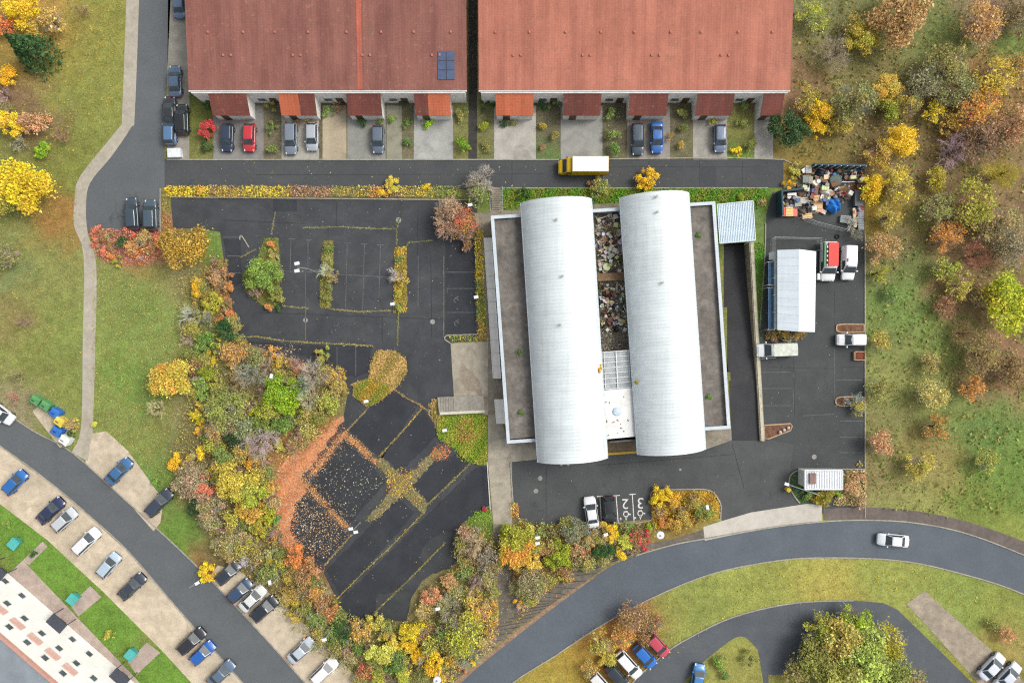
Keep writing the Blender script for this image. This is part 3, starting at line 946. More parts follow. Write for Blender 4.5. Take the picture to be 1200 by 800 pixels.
def row_house(x0, x1, tiles, lab, porches, units, solar=None):
    ez = 4.2
    eave = at(600, 106, ez).y
    wall_y = eave - .35
    xa, xb = at(x0, 106, ez).x, at(x1, 106, ez).x
    ridge_y, rz = eave + 13.4, 5.5
    back_y = ridge_y + 13
    t = empty('terraced_house_row', ((xa + xb) / 2, wall_y, 0))
    tag(t, lab, 'house row', 'terraced house rows along the street')
    mb = MB()
    mb.prism([(xa + .3, wall_y), (xb - .3, wall_y), (xb - .3, back_y - .4), (xa + .3, back_y - .4)], 0, ez - .1)
    for x in (xa + .3, xb - .5):                                   # gables
        mb.raw([(x, wall_y, ez - .1), (x, back_y - .4, ez - .1), (x, ridge_y, rz - .25), (x + .2, wall_y, ez - .1), (x + .2, back_y - .4, ez - .1), (x + .2, ridge_y, rz - .25)], [(0, 2, 1), (3, 4, 5), (0, 3, 5, 2), (1, 2, 5, 4)])
    child(mb.build('wall', RENDER_W), t)
    mb = MB()
    th = .22
    mb.raw([(xa, eave, ez), (xb, eave, ez), (xb, ridge_y, rz), (xa, ridge_y, rz), (xb, back_y, ez), (xa, back_y, ez),
            (xa, eave, ez - th), (xb, eave, ez - th), (xb, ridge_y, rz - th), (xa, ridge_y, rz - th), (xb, back_y, ez - th), (xa, back_y, ez - th)],
           [(0, 1, 2, 3), (3, 2, 4, 5), (6, 9, 8, 7), (9, 11, 10, 8), (0, 6, 7, 1), (5, 4, 10, 11), (0, 3, 9, 6), (3, 5, 11, 9), (1, 7, 8, 2), (2, 8, 10, 4)])
    roof = child(mb.build('roof', tiles), t)
    sl = (rz - ez) / (ridge_y - eave)
    rp = lambda px, py: _roof_pt(px, py, eave, ez, sl)
    mb = MB()
    for ux in units:                                               # seams between dwellings: lighter tile courses
        p, q = rp(ux, 105), rp(ux, -4)
        mb.raw([(p.x - .35, p.y, p.z + .03), (p.x + .35, p.y, p.z + .03), (p.x + .35, q.y, q.z + .03), (p.x - .35, q.y, q.z + .03)], [(0, 1, 2, 3)])
    if units:
        o = mb.build('roof_seam', tile_mat('seam_tiles', (190, 104, 80), (160, 90, 74)))
        child(o, t)
        sub(o, roof)
    mb = MB()
    mb.tube((xa, ridge_y, rz + .02), (xb, ridge_y, rz + .02), .16, n=8)
    o = child(mb.build('ridge', tiles), t)
    g = MB()
    g.tube((xa, eave - .1, ez - .08), (xb, eave - .1, ez - .08), .13, n=8)
    child(g.build('gutter', GUTTER), t)
    mb = MB()
    mb.box((0, 0, .08), (.24, .3, .22))
    vent_me = mb.mesh('roof_vent')
    mb = MB()
    mb.box((0, 0, .06), (.9, .7, .12))
    sk_me = mb.mesh('roof_window')
    n = max(3, int((x1 - x0) / 40))
    for i in range(n):
        p = rp(x0 + (i + .5) * (x1 - x0) / n + random.uniform(-3, 3), 38)
        child(add('roof_vent', vent_me, plain('clay_vent', (190, 124, 100), .8), None, p), t)
        if i % 2:
            for dx_ in (-4, 5):
                q = rp(x0 + (i + .1) * (x1 - x0) / n + dx_, 65)
                child(add('roof_vent', vent_me, None, None, q), t)
    if solar:
        p, q = rp(solar[0], solar[3]), rp(solar[2], solar[1])
        mb = MB()
        c = (p + q) / 2
        hx, hy = abs(q.x - p.x) / 2, abs(q.y - p.y) / 2
        for i in range(2):
            for j in range(3):
                ax, bx = c.x - hx + i * hx + .04, c.x - hx + (i + 1) * hx - .04
                ay, by = c.y - hy + j * hy * 2 / 3 + .04, c.y - hy + (j + 1) * hy * 2 / 3 - .04
                za, zb_ = ez + (ay - eave) * sl + .12, ez + (by - eave) * sl + .12
                mb.raw([(ax, ay, za), (bx, ay, za), (bx, by, zb_), (ax, by, zb_), (ax, ay, za - .05), (bx, ay, za - .05), (bx, by, zb_ - .05), (ax, by, zb_ - .05)], [(0, 1, 2, 3), (4, 7, 6, 5), (0, 4, 5, 1), (1, 5, 6, 2), (2, 6, 7, 3), (3, 7, 4, 0)])
        child(mb.build('solar_panel', plain('solar_cells', (84, 98, 124), .25, .1)), t)
    wm = MB()
    wm.box((0, 0, 0), (1.3, .08, 1.2))
    win_me = wm.mesh('window')
    pm_ = MB()
    pm_.box((0, -.045, 0), (1.1, .03, 1.0))
    pane_me = pm_.mesh('pane')
    dm = MB()
    dm.box((0, 0, 0), (1, .08, 2.05))
    door_me = dm.mesh('door')
    hm = MB()
    hm.tube((.38, -.1, 0), (.38, -.04, 0), .04)
    hand_me = hm.mesh('door_handle')
    for pxa, pxb, splits in porches:
        pz, fz = 3.85, 2.35
        a, b_ = at(pxa, 120, 3).x, at(pxb, 120, 3).x
        fy = wall_y - 2.6
        r = MB()
        r.prism([(a + .1, fy + .12), (b_ - .1, fy + .12), (b_ - .1, wall_y - .003), (a + .1, wall_y - .003)], 0, 2.3)
        for x in (a + .1, b_ - .3):
            r.raw([(x, fy + .12, 2.3), (x, wall_y - .003, 2.3), (x, wall_y - .003, pz - .16), (x + .2, fy + .12, 2.3), (x + .2, wall_y - .003, 2.3), (x + .2, wall_y - .003, pz - .16)], [(0, 2, 1), (3, 4, 5), (0, 3, 5, 2), (1, 2, 5, 4), (0, 1, 4, 3)])
        pw = child(r.build('porch', RENDER_W), t)
        pos = [a] + [a + (b_ - a) * s for s, _ in splits[:-1]] + [b_]
        for k, (_, tm) in enumerate(splits):
            u, v = pos[k], pos[k + 1]
            r = MB()
            r.raw([(u, fy, fz), (v, fy, fz), (v, wall_y - .005, pz), (u, wall_y - .005, pz), (u, fy, fz - .12), (v, fy, fz - .12), (v, wall_y - .005, pz - .12), (u, wall_y - .005, pz - .12)], [(0, 1, 2, 3), (4, 7, 6, 5), (0, 4, 5, 1), (1, 5, 6, 2), (3, 2, 6, 7), (0, 3, 7, 4)])
            o = r.build('porch_roof', tm)
            child(o, t)
            sub(o, pw)
        for k, fx in enumerate((.28, .72)):
            x = a + (b_ - a) * fx
            if k == 0:
                o = child(add('door', door_me, DOORM, None, (x, fy + .1, 1.03)), t)
                sub(o, pw)
                continue
            o = child(add('window', win_me, WFRAME, None, (x, fy + .1, 1.4)), t)
            sub(o, pw)
        gx0 = b_ + .9
        if gx0 + 1.5 < xb:
            o = child(add('window', win_me, WFRAME, None, (gx0 + .5, wall_y - .02, 1.5)), t)
            p = add('pane', pane_me, WGLASS, None, (gx0 + .5, wall_y - .02, 1.5))
            p.parent = o
            p.location = (0, 0, 0)
            d_ = child(add('door', door_me, DOORM, None, (gx0 + 2.1, wall_y - .02, 1.03)), t)
            h_ = add('door_handle', hand_me, GUTTER, d_)
    return t


def _roof_pt(px, py, eave, ez, sl):
    z = ez
    for _ in range(6):
        p = at(px, py, z)
        z = ez + (p.y - eave) * sl
    return at(px, py, z)


row_house(221, 547, T_BROWN, 'long brown red tiled terrace with a blue solar panel, left of the narrow passage', [(247, 291, [(1, T_DARK)]), (328, 370, [(.55, T_ORANGE), (1, T_DARK)]), (407, 447, [(1, T_DARK)]), (486, 528, [(.38, T_DARK), (1, T_ORANGE)])], [422], (513, 60, 533, 94))
row_house(561, 926, T_RED, 'long brick red tiled terrace right of the narrow passage', [(581, 625, [(1, T_ORANGE)]), (660, 704, [(1, T_DARK)]), (737, 782, [(1, T_DARK)]), (816, 859, [(1, T_DARK)]), (893, 917, [(1, T_DARK)])], [])

# ------------------------------------------------------------------ apartment block (lower left corner)
def apartment():
    a, b_ = at(-130, 551), at(200, 836)
    ax = (b_ - a).normalized()
    nrm = Vector((-ax.y, ax.x, 0))
    if nrm.y < 0:
        nrm = -nrm
    L = (b_ - a).length
    h = 9.6
    t = empty('apartment_block', (0, 0, 0))
    t.location = a
    t.rotation_euler = (0, 0, math.atan2(ax.y, ax.x))
    tag(t, 'white three storey apartment block with pink balcony panels and a grey flat roof', 'apartment block')
    # local: x along the front, +y towards the car park, building at y<0
    W_ = plain('white_facade', (244, 242, 238), .8, .05, .6, 6, world=False)
    MB().box((L / 2, -6.5, h / 2), (L, 13, h)).build('wall', W_, t)
    MB().box((L / 2, -6.5, h + .12), (L - .6, 12.4, .24)).build('roof', plain('grey_roof_felt', (138, 146, 152), .9, .1, .6, 6, world=False), t)
    m = MB()
    m.box((L / 2, .0, h + .2), (L + .2, .4, .4)).box((L / 2, -13, h + .2), (L + .2, .4, .4))
    m.build('parapet', plain('pink_parapet', (196, 150, 134), .8, .08, world=False), t)
    win = MB().box((0, .04, 0), (1.1, .08, 1.0)).mesh('window')
    pane = MB().box((0, .1, 0), (.85, .04, .75)).mesh('pane')
    for k in range(3):
        for i in range(int(L / 3.2)):
            x = 1.6 + i * 3.2
            if k < 2 and i % 4 == 1 and k == 0:
                continue
            o = add('window', win, WFRAME, t, (x, 0, 1.7 + k * 3.0))
            add('pane', pane, WGLASS, o)
    pan = MB().box((0, .1, 0), (2.1, .2, 1.0)).mesh('spandrel_panel')
    for i in range(int(L / 3.2)):
        for k in (1, 2):
            if k == 2 and (i % 8) != 5:
                add('spandrel_panel', pan, plain('pink_panel', (216, 178, 166), .8, .08, world=False), t, (1.6 + i * 3.2 + .2, 0, .35 + k * 3.0))
    # entrance canopies stand at the base, teal bins beside the doors
    for cx_, cy_ in ((8, 655), (75, 720), (147, 786)):
        p = at(cx_, cy_, 2.4)
        q = Matrix.Rotation(-t.rotation_euler.z, 3, 'Z') @ (p - a)
        o = MB().box((0, 0, 2.4), (2.6, 1.6, .18)).box((-1.2, .6, 1.2), (.1, .1, 2.35)).box((1.2, .6, 1.2), (.1, .1, 2.35)).build('entrance_canopy', plain('dark_canopy', (70, 74, 84), .5, .08, world=False), t, (q.x, .85, 0))
        add('door', MB().box((0, 0, 0), (1.1, .1, 2.1)).mesh('door'), DOORM, t, (q.x, .06, 1.05))
    return t


apartment()

# ------------------------------------------------------------------ the hall
WHITE_MET = None


def corrug_mat(name, rgb, rough=.42):
    m, nt, b = new_mat(name)
    co = coords(nt)
    f = noise(nt, co, .35, 4, .6)
    g = noise(nt, co, 3, 4, .7)
    mp = N(nt, 'ShaderNodeMapping')
    mp.inputs['Scale'].default_value = (2.5, .15, 1)
    nt.links.new(co, mp.inputs['Vector'])
    s = noise(nt, mp.outputs[0], .8, 4, .6)
    v = math_(nt, 'MULTIPLY', ramp(nt, f, .3, .7, .95, 1.04), ramp(nt, g, .3, .7, .97, 1.03))
    c = mulv(nt, alb(rgb), v)
    c = mixc(nt, ramp(nt, s, .5, .75, 0, .28), c, alb((176, 178, 170)))
    mp2 = N(nt, 'ShaderNodeMapping')
    mp2.inputs['Scale'].default_value = (.05, 1.1, 1)
    nt.links.new(co, mp2.inputs['Vector'])
    c = mulv(nt, c, ramp(nt, noise(nt, mp2.outputs[0], 1.0, 2, .5), .3, .7, .93, 1.06))
    nt.links.new(c, b.inputs['Base Color'])
    b.inputs['Roughness'].default_value = rough
    b.inputs['Metallic'].default_value = .0
    b.inputs['Specular IOR Level'].default_value = .5
    return m


ROOF_W = corrug_mat('pale_metal_roof', (217, 225, 225))
HALLW = plain('hall_wall', (170, 168, 160), .8, .1)
PARA = plain('parapet_metal', (200, 210, 216), .45, .06, 1, 6)
GRAVEL = plain('gravel_ballast', (122, 117, 110), .95, .25, 1.0, 7, blot=(104, 94, 84), blot_amt=.7)
ZP = 4.0
hall = empty('market_hall', at(715, 385))
tag(hall, 'large hall with twin white barrel roofs and gravel flat roofs', 'hall')
RC = [at(575, 253, ZP), at(838, 236, ZP), at(856, 502, ZP), at(594, 519.5, ZP)]
mb = MB()
for i in range(4):
    p, q = RC[i].xy, RC[(i + 1) % 4].xy
    d_ = (q - p).normalized()
    n_ = Vector((-d_.y, d_.x))
    cpt = sum((r.xy for r in RC), Vector((0, 0))) / 4
    if n_.dot(cpt - p) < 0:
        n_ = -n_
    mb.prism([p + n_ * .12, q + n_ * .12, q + n_ * .36, p + n_ * .36], 0 if i != 1 else -2.4, ZP - .12)
child(mb.build('wall', HALLW), hall)
mb = MB()
for i in range(4):
    p, q = RC[i].xy, RC[(i + 1) % 4].xy
    d_ = (q - p).normalized()
    n_ = Vector((-d_.y, d_.x))
    if n_.dot(cpt - p) < 0:
        n_ = -n_
    e = .46
    a_, b_ = p, q
    if i == 2:                    # bottom edge is open at the entrance between the barrels
        for s0, s1 in ((0, (856 - 826) / 262), (1 - (632 - 594) / 262, 1)):
            u, v = p.lerp(q, s0), p.lerp(q, s1)
            mb.prism([u, v, v + n_ * e, u + n_ * e], ZP - .119, ZP + .1)
    else:
        off = d_ * e if i in (1, 3) else Vector((0, 0))
        mb.prism([p + off, q - off, q + n_ * e - off, p + n_ * e + off], ZP - .119, ZP + .1)
child(mb.build('parapet', PARA), hall)
ZG = 3.55
for q in ([(575, 253), (613, 250.5), (633, 516), (594, 519)], [(805, 238), (838, 236), (856, 502), (824, 505)]):
    mb = MB()
    pp = [at(x, y, ZP) for x, y in q]
    cc = sum((p.xy for p in pp), Vector((0, 0))) / 4
    mb.prism([(cc + (p.xy - cc) * .97) for p in pp], ZG - .3, ZG)
    child(mb.build('gravel_roof', GRAVEL), hall)
ZE, ZC = 4.9, 7.7


def barrel(c4):
    A, B_, C_, D_ = [at(x, y, ZE) for x, y in c4]      # NW NE SE SW eaves
    na, nl = 44, 304
    V, F = [], []
    rib = 76
    for j in range(nl + 1):
        t = j / nl
        L_, R_ = A.lerp(D_, t), B_.lerp(C_, t)
        ph = (j % 4) / 4
        dz = (.05, .025, 0, .025)[j % 4]
        for i in range(na + 1):
            s = i / na
            ang = PI * (1 - s)
            half = math.radians(62)
            th = -half + 2 * half * s
            R0 = 1 / math.sin(half)
            hx = (math.sin(th) * R0 + 1) / 2
            hz = (math.cos(th) - math.cos(half)) / (1 - math.cos(half))
            p = L_.lerp(R_, hx)
            V.append((p.x, p.y, ZE + hz * (ZC - ZE) + dz))
    for j in range(nl):
        for i in range(na):
            a = j * (na + 1) + i
            F.append((a, a + na + 1, a + na + 2, a + 1))
    me = me_from('barrel_roof', V, F, True)
    o = child(add('barrel_roof', me, ROOF_W), hall)
    # side walls and arched ends
    mb = MB()
    ins = .35
    ux = (B_ - A).normalized()
    uy = (A - D_).normalized()
    a2, b2, c2, d2 = A + ux * ins - uy * .9, B_ - ux * ins - uy * .9, C_ - ux * ins + uy * .9, D_ + ux * ins + uy * .9
    for p, q, z0 in ((a2, d2, 0), (b2, c2, 0)):
        n_ = (q - p).normalized().orthogonal()
        n2 = Vector((-(q - p).y, (q - p).x, 0)).normalized() * .1
        mb.prism([(p - n2).xy, (q - n2).xy, (q + n2).xy, (p + n2).xy], 0, ZE + .12)
    child(mb.build('barrel_wall', plain('barrel_side', (150, 150, 146), .7, .1)), hall)
    for p, q in ((a2, b2), (d2, c2)):
        vs, n = [], 20
        for k in range(n + 1):
            s = k / n
            half = math.radians(62)
            th = -half + 2 * half * s
            hx = (math.sin(th) / math.sin(half) + 1) / 2
            hz = (math.cos(th) - math.cos(half)) / (1 - math.cos(half))
            r = p.lerp(q, hx)
            vs.append((r.x, r.y, ZE + hz * (ZC - ZE) - .05))
        vs = [(q.x, q.y, 0), (p.x, p.y, 0)] + vs
        me = me_from('end_wall', vs, [tuple(range(len(vs)))])
        child(add('end_wall', me, plain('end_glazing', (110, 120, 124), .4, .15)), hall)
    mb = MB()
    for (p, q) in ((A, D_), (B_, C_)):
        mb.tube((p.x, p.y, ZE), (q.x, q.y, ZE), .09, n=8)
    child(mb.build('eaves_gutter', PARA), hall)
    return o


barrel([(610, 238), (693, 232.5), (712, 536.5), (630, 541.5)])
barrel([(726, 232), (807, 225.5), (827, 526), (747, 532.5)])
VENT = plain('vent_cap', (200, 198, 186), .5, .1)
for x, y, z in ((653, 257, 7.95), (660, 323, 8), (770, 230, 8), (771, 248, 8), (777, 331, 8), (658, 380, 7.95)):
    p = at(x, y, z)
    child(MB().lathe([(.12, -.2), (.12, .15), (.2, .17), (.2, .24), (.05, .3)]).build('roof_vent', VENT, None, p), hall)
# yard between the barrels: floor, north wall and brown deck
mb = MB()
ZY = 1.9
mb.prism([at(x, y, ZY).xy for x, y in ((690, 240), (728, 238), (747, 414), (703, 416))], 1.2, ZY)
child(mb.build('yard_floor', plain('yard_paving', (132, 124, 106), .9, .25, 1.2, 4, blot=(96, 104, 62))), hall)
mb = MB()
p = [at(x, y, 3) for x, y in ((699.5, 320.5), (734, 319), (735, 328), (700.5, 329.5))]
mb.prism([q.xy for q in p], 2.8, 3)
child(mb.build('timber_deck', plain('deck_timber', (128, 104, 78), .85, .2, 3, 10)), hall)
# glazed canopy
ZN = 4.3
t_ = [at(x, y, ZN) for x, y in ((702, 413), (741, 410), (743.5, 453), (704, 456.5))]
g_ = MB()
g_.prism([q.xy for q in t_], ZN - .03, ZN)
canopy = child(g_.build('glass_canopy', clear_glass('canopy_glass', (196, 202, 202), .72)), hall)
mb = MB()
for k in range(8):
    s = k / 7
    a_, b_ = t_[0].lerp(t_[3], s), t_[1].lerp(t_[2], s)
    mb.tube(a_ + Vector((0, 0, .06)), b_ + Vector((0, 0, .06)), .07, n=6)
for s in (.03, .14, .5, .88, .97):
    a_, b_ = t_[0].lerp(t_[1], s), t_[3].lerp(t_[2], s)
    mb.tube(a_ + Vector((0, 0, .1)), b_ + Vector((0, 0, .1)), .1 if s == .5 else .05, n=6)
o = mb.build('glazing_bar', plain('white_bars', (226, 230, 230), .5, .05))
child(o, hall)
sub(o, canopy)
mb = MB()
for q in t_:
    mb.tube((q.x, q.y, 0), (q.x, q.y, ZN - .05), .07)
o = mb.build('canopy_post', plain('white_bars', (226, 230, 230), .5, .05))
child(o, hall)
sub(o, canopy)
child(flat('canopy_floor', [(701, 416), (745, 413), (747, 456), (704, 460)], ZY + .01, plain('canopy_paving', (140, 128, 118), .85, .2), kind=False), hall)
t_ = [at(x, y, 4.5) for x, y in ((705, 457.5), (744, 454), (746.5, 511), (710, 514.5))]
mb = MB()
mb.prism([q.xy for q in t_], 4.1, 4.5)
er = child(mb.build('entrance_roof', plain('white_membrane', (236, 236, 232), .6, .05, .8, 5, blot=(206, 200, 186), blot_amt=.4)), hall)
q = at(723, 482, 4.55)
o = MB().lathe([(.62, -.1), (.6, .05), (.45, .1), (.2, .13), (.02, .14)], n=18).build('roof_dome', plain('blue_dome', (198, 216, 226), .3, .06), None, q, smooth=True)
child(o, hall)
sub(o, er)
mb = MB()
for k in range(12):
    x, y = random.uniform(708, 742), random.choice([random.uniform(459, 472), random.uniform(492, 510)])
    q = at(x, y, 4.5)
    mb.box((q.x, q.y, 4.52), (random.uniform(.1, .35), random.uniform(.08, .2), .04), random.uniform(0, 3))
o = mb.build('roof_debris', plain('roof_dirt', (128, 110, 92), .9, .2))
child(o, hall)
sub(o, er)
child(flat('entrance_floor', [(711, 511), (745, 508), (747, 530), (712, 533)], .05, plain('entrance_tiles', (124, 108, 84), .85, .2), kind=False), hall)
child(MB().prism([at(x, y).xy for x, y in ((711, 530.5), (746.5, 528), (746.7, 530.5), (711.2, 533))], .02, .14).build('entrance_step', plain('yellow_step', (206, 170, 70), .8, .15), None), hall)
mb = MB()
p0, p1 = at(710, 514), at(746, 511)
mb.prism([p0.xy, p1.xy, (p1 + Vector((0, .2, 0))).xy, (p0 + Vector((0, .2, 0))).xy], 0, 4.08)
child(mb.build('entrance_front', plain('entrance_glazing', (96, 100, 100), .3, .15)), hall)
mb = MB()
for k in range(2):
    mb.box((0, 0, 1.05), (.9, .06, 2.1))
child(mb.build('door', plain('entrance_door_frame', (180, 176, 160), .4, .08), None, (at(728, 512.6).x, at(728, 512.6).y - .1, 0)), hall)
# skylight strip along the left wall
SKY = plain('lightwell_panel', (250, 247, 236), .5, .06)
SKYF = plain('lightwell_frame', (254, 254, 250), .5, .03)
for (xa, ya, xb, yb, wd, n) in ((567, 279, 578, 444, 9, 11), (579.5, 468, 582, 497, 10, 2)):
    for k in range(n):
        s0, s1 = k / n, (k + 1) / n
        q = [at(xa + (xb - xa) * s0, ya + (yb - ya) * s0, .5), at(xa + (xb - xa) * s0 + wd, ya + (yb - ya) * s0, .5), at(xa + (xb - xa) * s1 + wd, ya + (yb - ya) * s1 - 1, .5), at(xa + (xb - xa) * s1, ya + (yb - ya) * s1 - 1, .5)]
        o = child(MB().prism([p.xy for p in q], .05, .42).build('lightwell_cover', SKY), hall)
        mb = MB()
        for a_, b_ in ((0, 1), (1, 2), (2, 3), (3, 0)):
            mb.tube((q[a_].x, q[a_].y, .44), (q[b_].x, q[b_].y, .44), .06, n=5)
        f_ = child(mb.build('lightwell_rim', SKYF), hall)
        sub(f_, o)
# lean-to canopy over the ramp
t_ = [at(840, 240, 3.9), at(882, 235.5, 3.7), at(885, 281.5, 3.7), at(843, 285, 3.9)]
V, F, nr_ = [], [], 21 * 4
for i in range(nr_ + 1):
    s = i / nr_
    dz = .1 if (s * 21) % 1 < .45 else 0
    for a_, b_ in ((t_[0], t_[1]), (t_[3], t_[2])):
        p = a_.lerp(b_, s)
        V.append((p.x, p.y, p.z + dz))
F = [(2 * i, 2 * i + 1, 2 * i + 3, 2 * i + 2) for i in range(nr_)]
rc = child(add('ramp_canopy', me_from('ramp_canopy', V, F), corrug_mat('canopy_sheet', (208, 224, 234))), hall)
mb = MB()
for a_, b_ in ((0, 1), (1, 2), (2, 3)):
    mb.tube(t_[a_] + Vector((0, 0, .02)), t_[b_] + Vector((0, 0, .02)), .11, n=6)
for q in (t_[1], t_[2]):
    mb.tube((q.x - .2, q.y, -.2), (q.x - .2, q.y, q.z), .08)
o = child(mb.build('canopy_frame', PARA), hall)
sub(o, rc)
mb = MB()
p0, p1 = at(845, 284), at(879, 282)
mb.prism([p0.xy, p1.xy, (p1 + Vector((0, .5, 0))).xy, (p0 + Vector((0, .5, 0))).xy], -2.6, .5)
child(mb.build('ramp_end_wall', plain('retaining_concrete', (168, 160, 138))), hall)

# ------------------------------------------------------------------ stairs and plaza block
def stairs(lab, x0, y0, x1, y1, n, up0, up1, along_y=True):
    t = empty('steps', at((x0 + x1) / 2, (y0 + y1) / 2))
    tag(t, lab, 'steps')
    mb = MB()
    for k in range(n):
        s0, s1 = k / n, (k + 1) / n - .001
        h = up0 + (up1 - up0) * (k + .5) / n
        if along_y:
            q = [at(x0, y0 + (y1 - y0) * s0), at(x1, y0 + (y1 - y0) * s0), at(x1, y0 + (y1 - y0) * s1), at(x0, y0 + (y1 - y0) * s1)]
        else:
            q = [at(x0 + (x1 - x0) * s0, y0), at(x0 + (x1 - x0) * s1, y0), at(x0 + (x1 - x0) * s1, y1), at(x0 + (x1 - x0) * s0, y1)]
        mb.prism([p.xy for p in q], 0, h)
    child(mb.build('flight', C_PAVE), t)
    return t


t = stairs('narrow concrete steps from the street to the hall walk', 576, 221, 587, 246, 10, .9, .08)
for x in (574.5, 588.5):
    mb = MB()
    a_, b_ = at(x, 221), at(x, 248)
    mb.tube((a_.x, a_.y, 1.5), (b_.x, b_.y, .95), .035)
    for s in (0, .5, 1):
        p = a_.lerp(b_, s)
        mb.tube((p.x, p.y, 0), (p.x, p.y, 1.5 - .55 * s), .03)
    child(mb.build('handrail', PARA), t)
stairs('dark concrete steps on the walk below the forecourt', 578, 614, 599, 623, 4, .28, .06)
t = empty('concrete_podium', at(540, 475))
tag(t, 'low grey stepped concrete block on the plaza beside the green bed', 'podium')
mb = MB()
mb.prism([at(x, y).xy for x, y in ((513, 465), (567, 462.5), (568, 482), (515, 485))], 0, .5)
for k in range(6):
    x = 517 + k * 3
    mb.prism([at(x_, y_).xy for x_, y_ in ((x, 466), (x + 1.4, 466), (x + 1.6, 481), (x + .2, 481))], .5, .56)
child(mb.build('block', plain('podium_concrete', (150, 146, 134), .9, .16, 2, 6)), t)
mb = MB()
mb.prism([at(x, y).xy for x, y in ((516, 482.3), (568, 479.8), (568, 483), (516, 485.5))], 0, .62)
child(mb.build('lit_face', plain('podium_lit_face', (206, 200, 182), .85, .1)), t)  # light on the block's south face put in as a paler strip

# ------------------------------------------------------------------ grey roofed shed with its racks
shed = empty('storage_shed', at(930, 342))
tag(shed, 'pale metal shed with shallow ridge roof in the storage yard', 'shed')
ez, rz = 2.9, 3.5
q = lambda x, y, z: at(x, y, z)
e0, e1, e2, e3 = q(911, 293, ez), q(956.5, 294.5, ez), q(955, 389, ez), q(911, 386.5, ez)
r0, r1 = q(936.5, 292, rz), q(936, 388.5, rz)
mb = MB()
mb.raw([e0, r0, r1, e3, e1, e2] + [Vector((p.x, p.y, p.z - .12)) for p in (e0, r0, r1, e3, e1, e2)], [(0, 3, 2, 1), (1, 2, 5, 4), (6, 7, 8, 9), (7, 10, 11, 8), (0, 6, 9, 3), (4, 5, 11, 10), (0, 1, 7, 6), (1, 4, 10, 7), (3, 9, 8, 2), (2, 8, 11, 5)])
child(mb.build('roof', corrug_mat('shed_sheet', (210, 220, 226))), shed)
mb = MB()
for k in range(1, 10):
    s = k / 10
    for a_, b_, c_, d_ in ((e0, e3, r0, r1), (r0, r1, e1, e2)):
        mb.tube(a_.lerp(b_, s) + Vector((0, 0, .01)), c_.lerp(d_, s) + Vector((0, 0, .01)), .018, n=4)
child(mb.build('roof_seam', corrug_mat('shed_seam', (190, 200, 206))), shed)
mb = MB()
mb.prism([(p.x + dx_, p.y + dy_) for p, dx_, dy_ in ((e0, .2, -.2), (e1, -.2, -.2), (e2, -.2, .2), (e3, .2, .2))], 0, ez - .13)
child(mb.build('wall', plain('shed_wall', (150, 152, 150), .7, .12)), shed)
mb = MB()
l0, l1, l2, l3 = q(907.6, 305, 2.6), q(910.4, 304, 2.75), q(910.4, 386, 2.75), q(907.6, 386, 2.6)
mb.raw([l0, l1, l2, l3] + [Vector((p.x, p.y, p.z - .06)) for p in (l0, l1, l2, l3)], [(0, 3, 2, 1), (4, 5, 6, 7), (0, 1, 5, 4), (2, 3, 7, 6), (0, 4, 7, 3)])
u0, u1, u2, u3 = q(901, 296, 2.3), q(910.4, 294, 2.75), q(910.4, 303.8, 2.75), q(901, 304.5, 2.3)
mb.raw([u0, u1, u2, u3] + [Vector((p.x, p.y, p.z - .06)) for p in (u0, u1, u2, u3)], [(0, 3, 2, 1), (4, 5, 6, 7), (0, 1, 5, 4), (2, 3, 7, 6), (0, 4, 7, 3)])
lean = child(mb.build('lean_to_roof', plain('grey_sheet', (132, 140, 140), .6, .14, 1, 8)), shed)
mb = MB()
for k in range(5):
    a_ = l0.lerp(l3, k / 4)
    mb.tube((a_.x, a_.y, 0), (a_.x, a_.y, a_.z), .06)
o = child(mb.build('lean_to_post', GUTTER), shed)
sub(o, lean)
BLUEG = plain('blue_rack_glass', (72, 116, 150), .25, .2, 1.4, 6)
for i, (ya, yb, lab) in enumerate(((307, 334, 'upper blue glass sheet rack beside the pale metal shed'), (337, 386, 'lower longer blue glass sheet rack beside the pale metal shed'))):
    a_, b_ = at(903.2, ya, 1.9), at(903.2, yb, 1.9)
    t = empty('glass_rack', ((a_.x + b_.x) / 2, (a_.y + b_.y) / 2, 0))
    tag(t, lab, 'glass rack', 'blue glass racks beside the shed')
    ln = abs(a_.y - b_.y)
    for k in range(3):
        MB().box((-.24 + .22 * k, 0, 1.84 + .05 * k), (.2, ln * .96, .05)).build('sheet', BLUEG, t)
    mb = MB()
    for sy in (-1, 1):
        mb.box((0, sy * ln / 2, 1.98), (.95, .06, .06))
        for sx in (-.42, .42):
            mb.box((sx, sy * ln / 2, .97), (.07, .059, 1.95))
    mb.box((.44, 0, 2.06), (.06, ln, .06))
    mb.build('frame', plain('white_bars', (226, 230, 230), .5, .05), t)


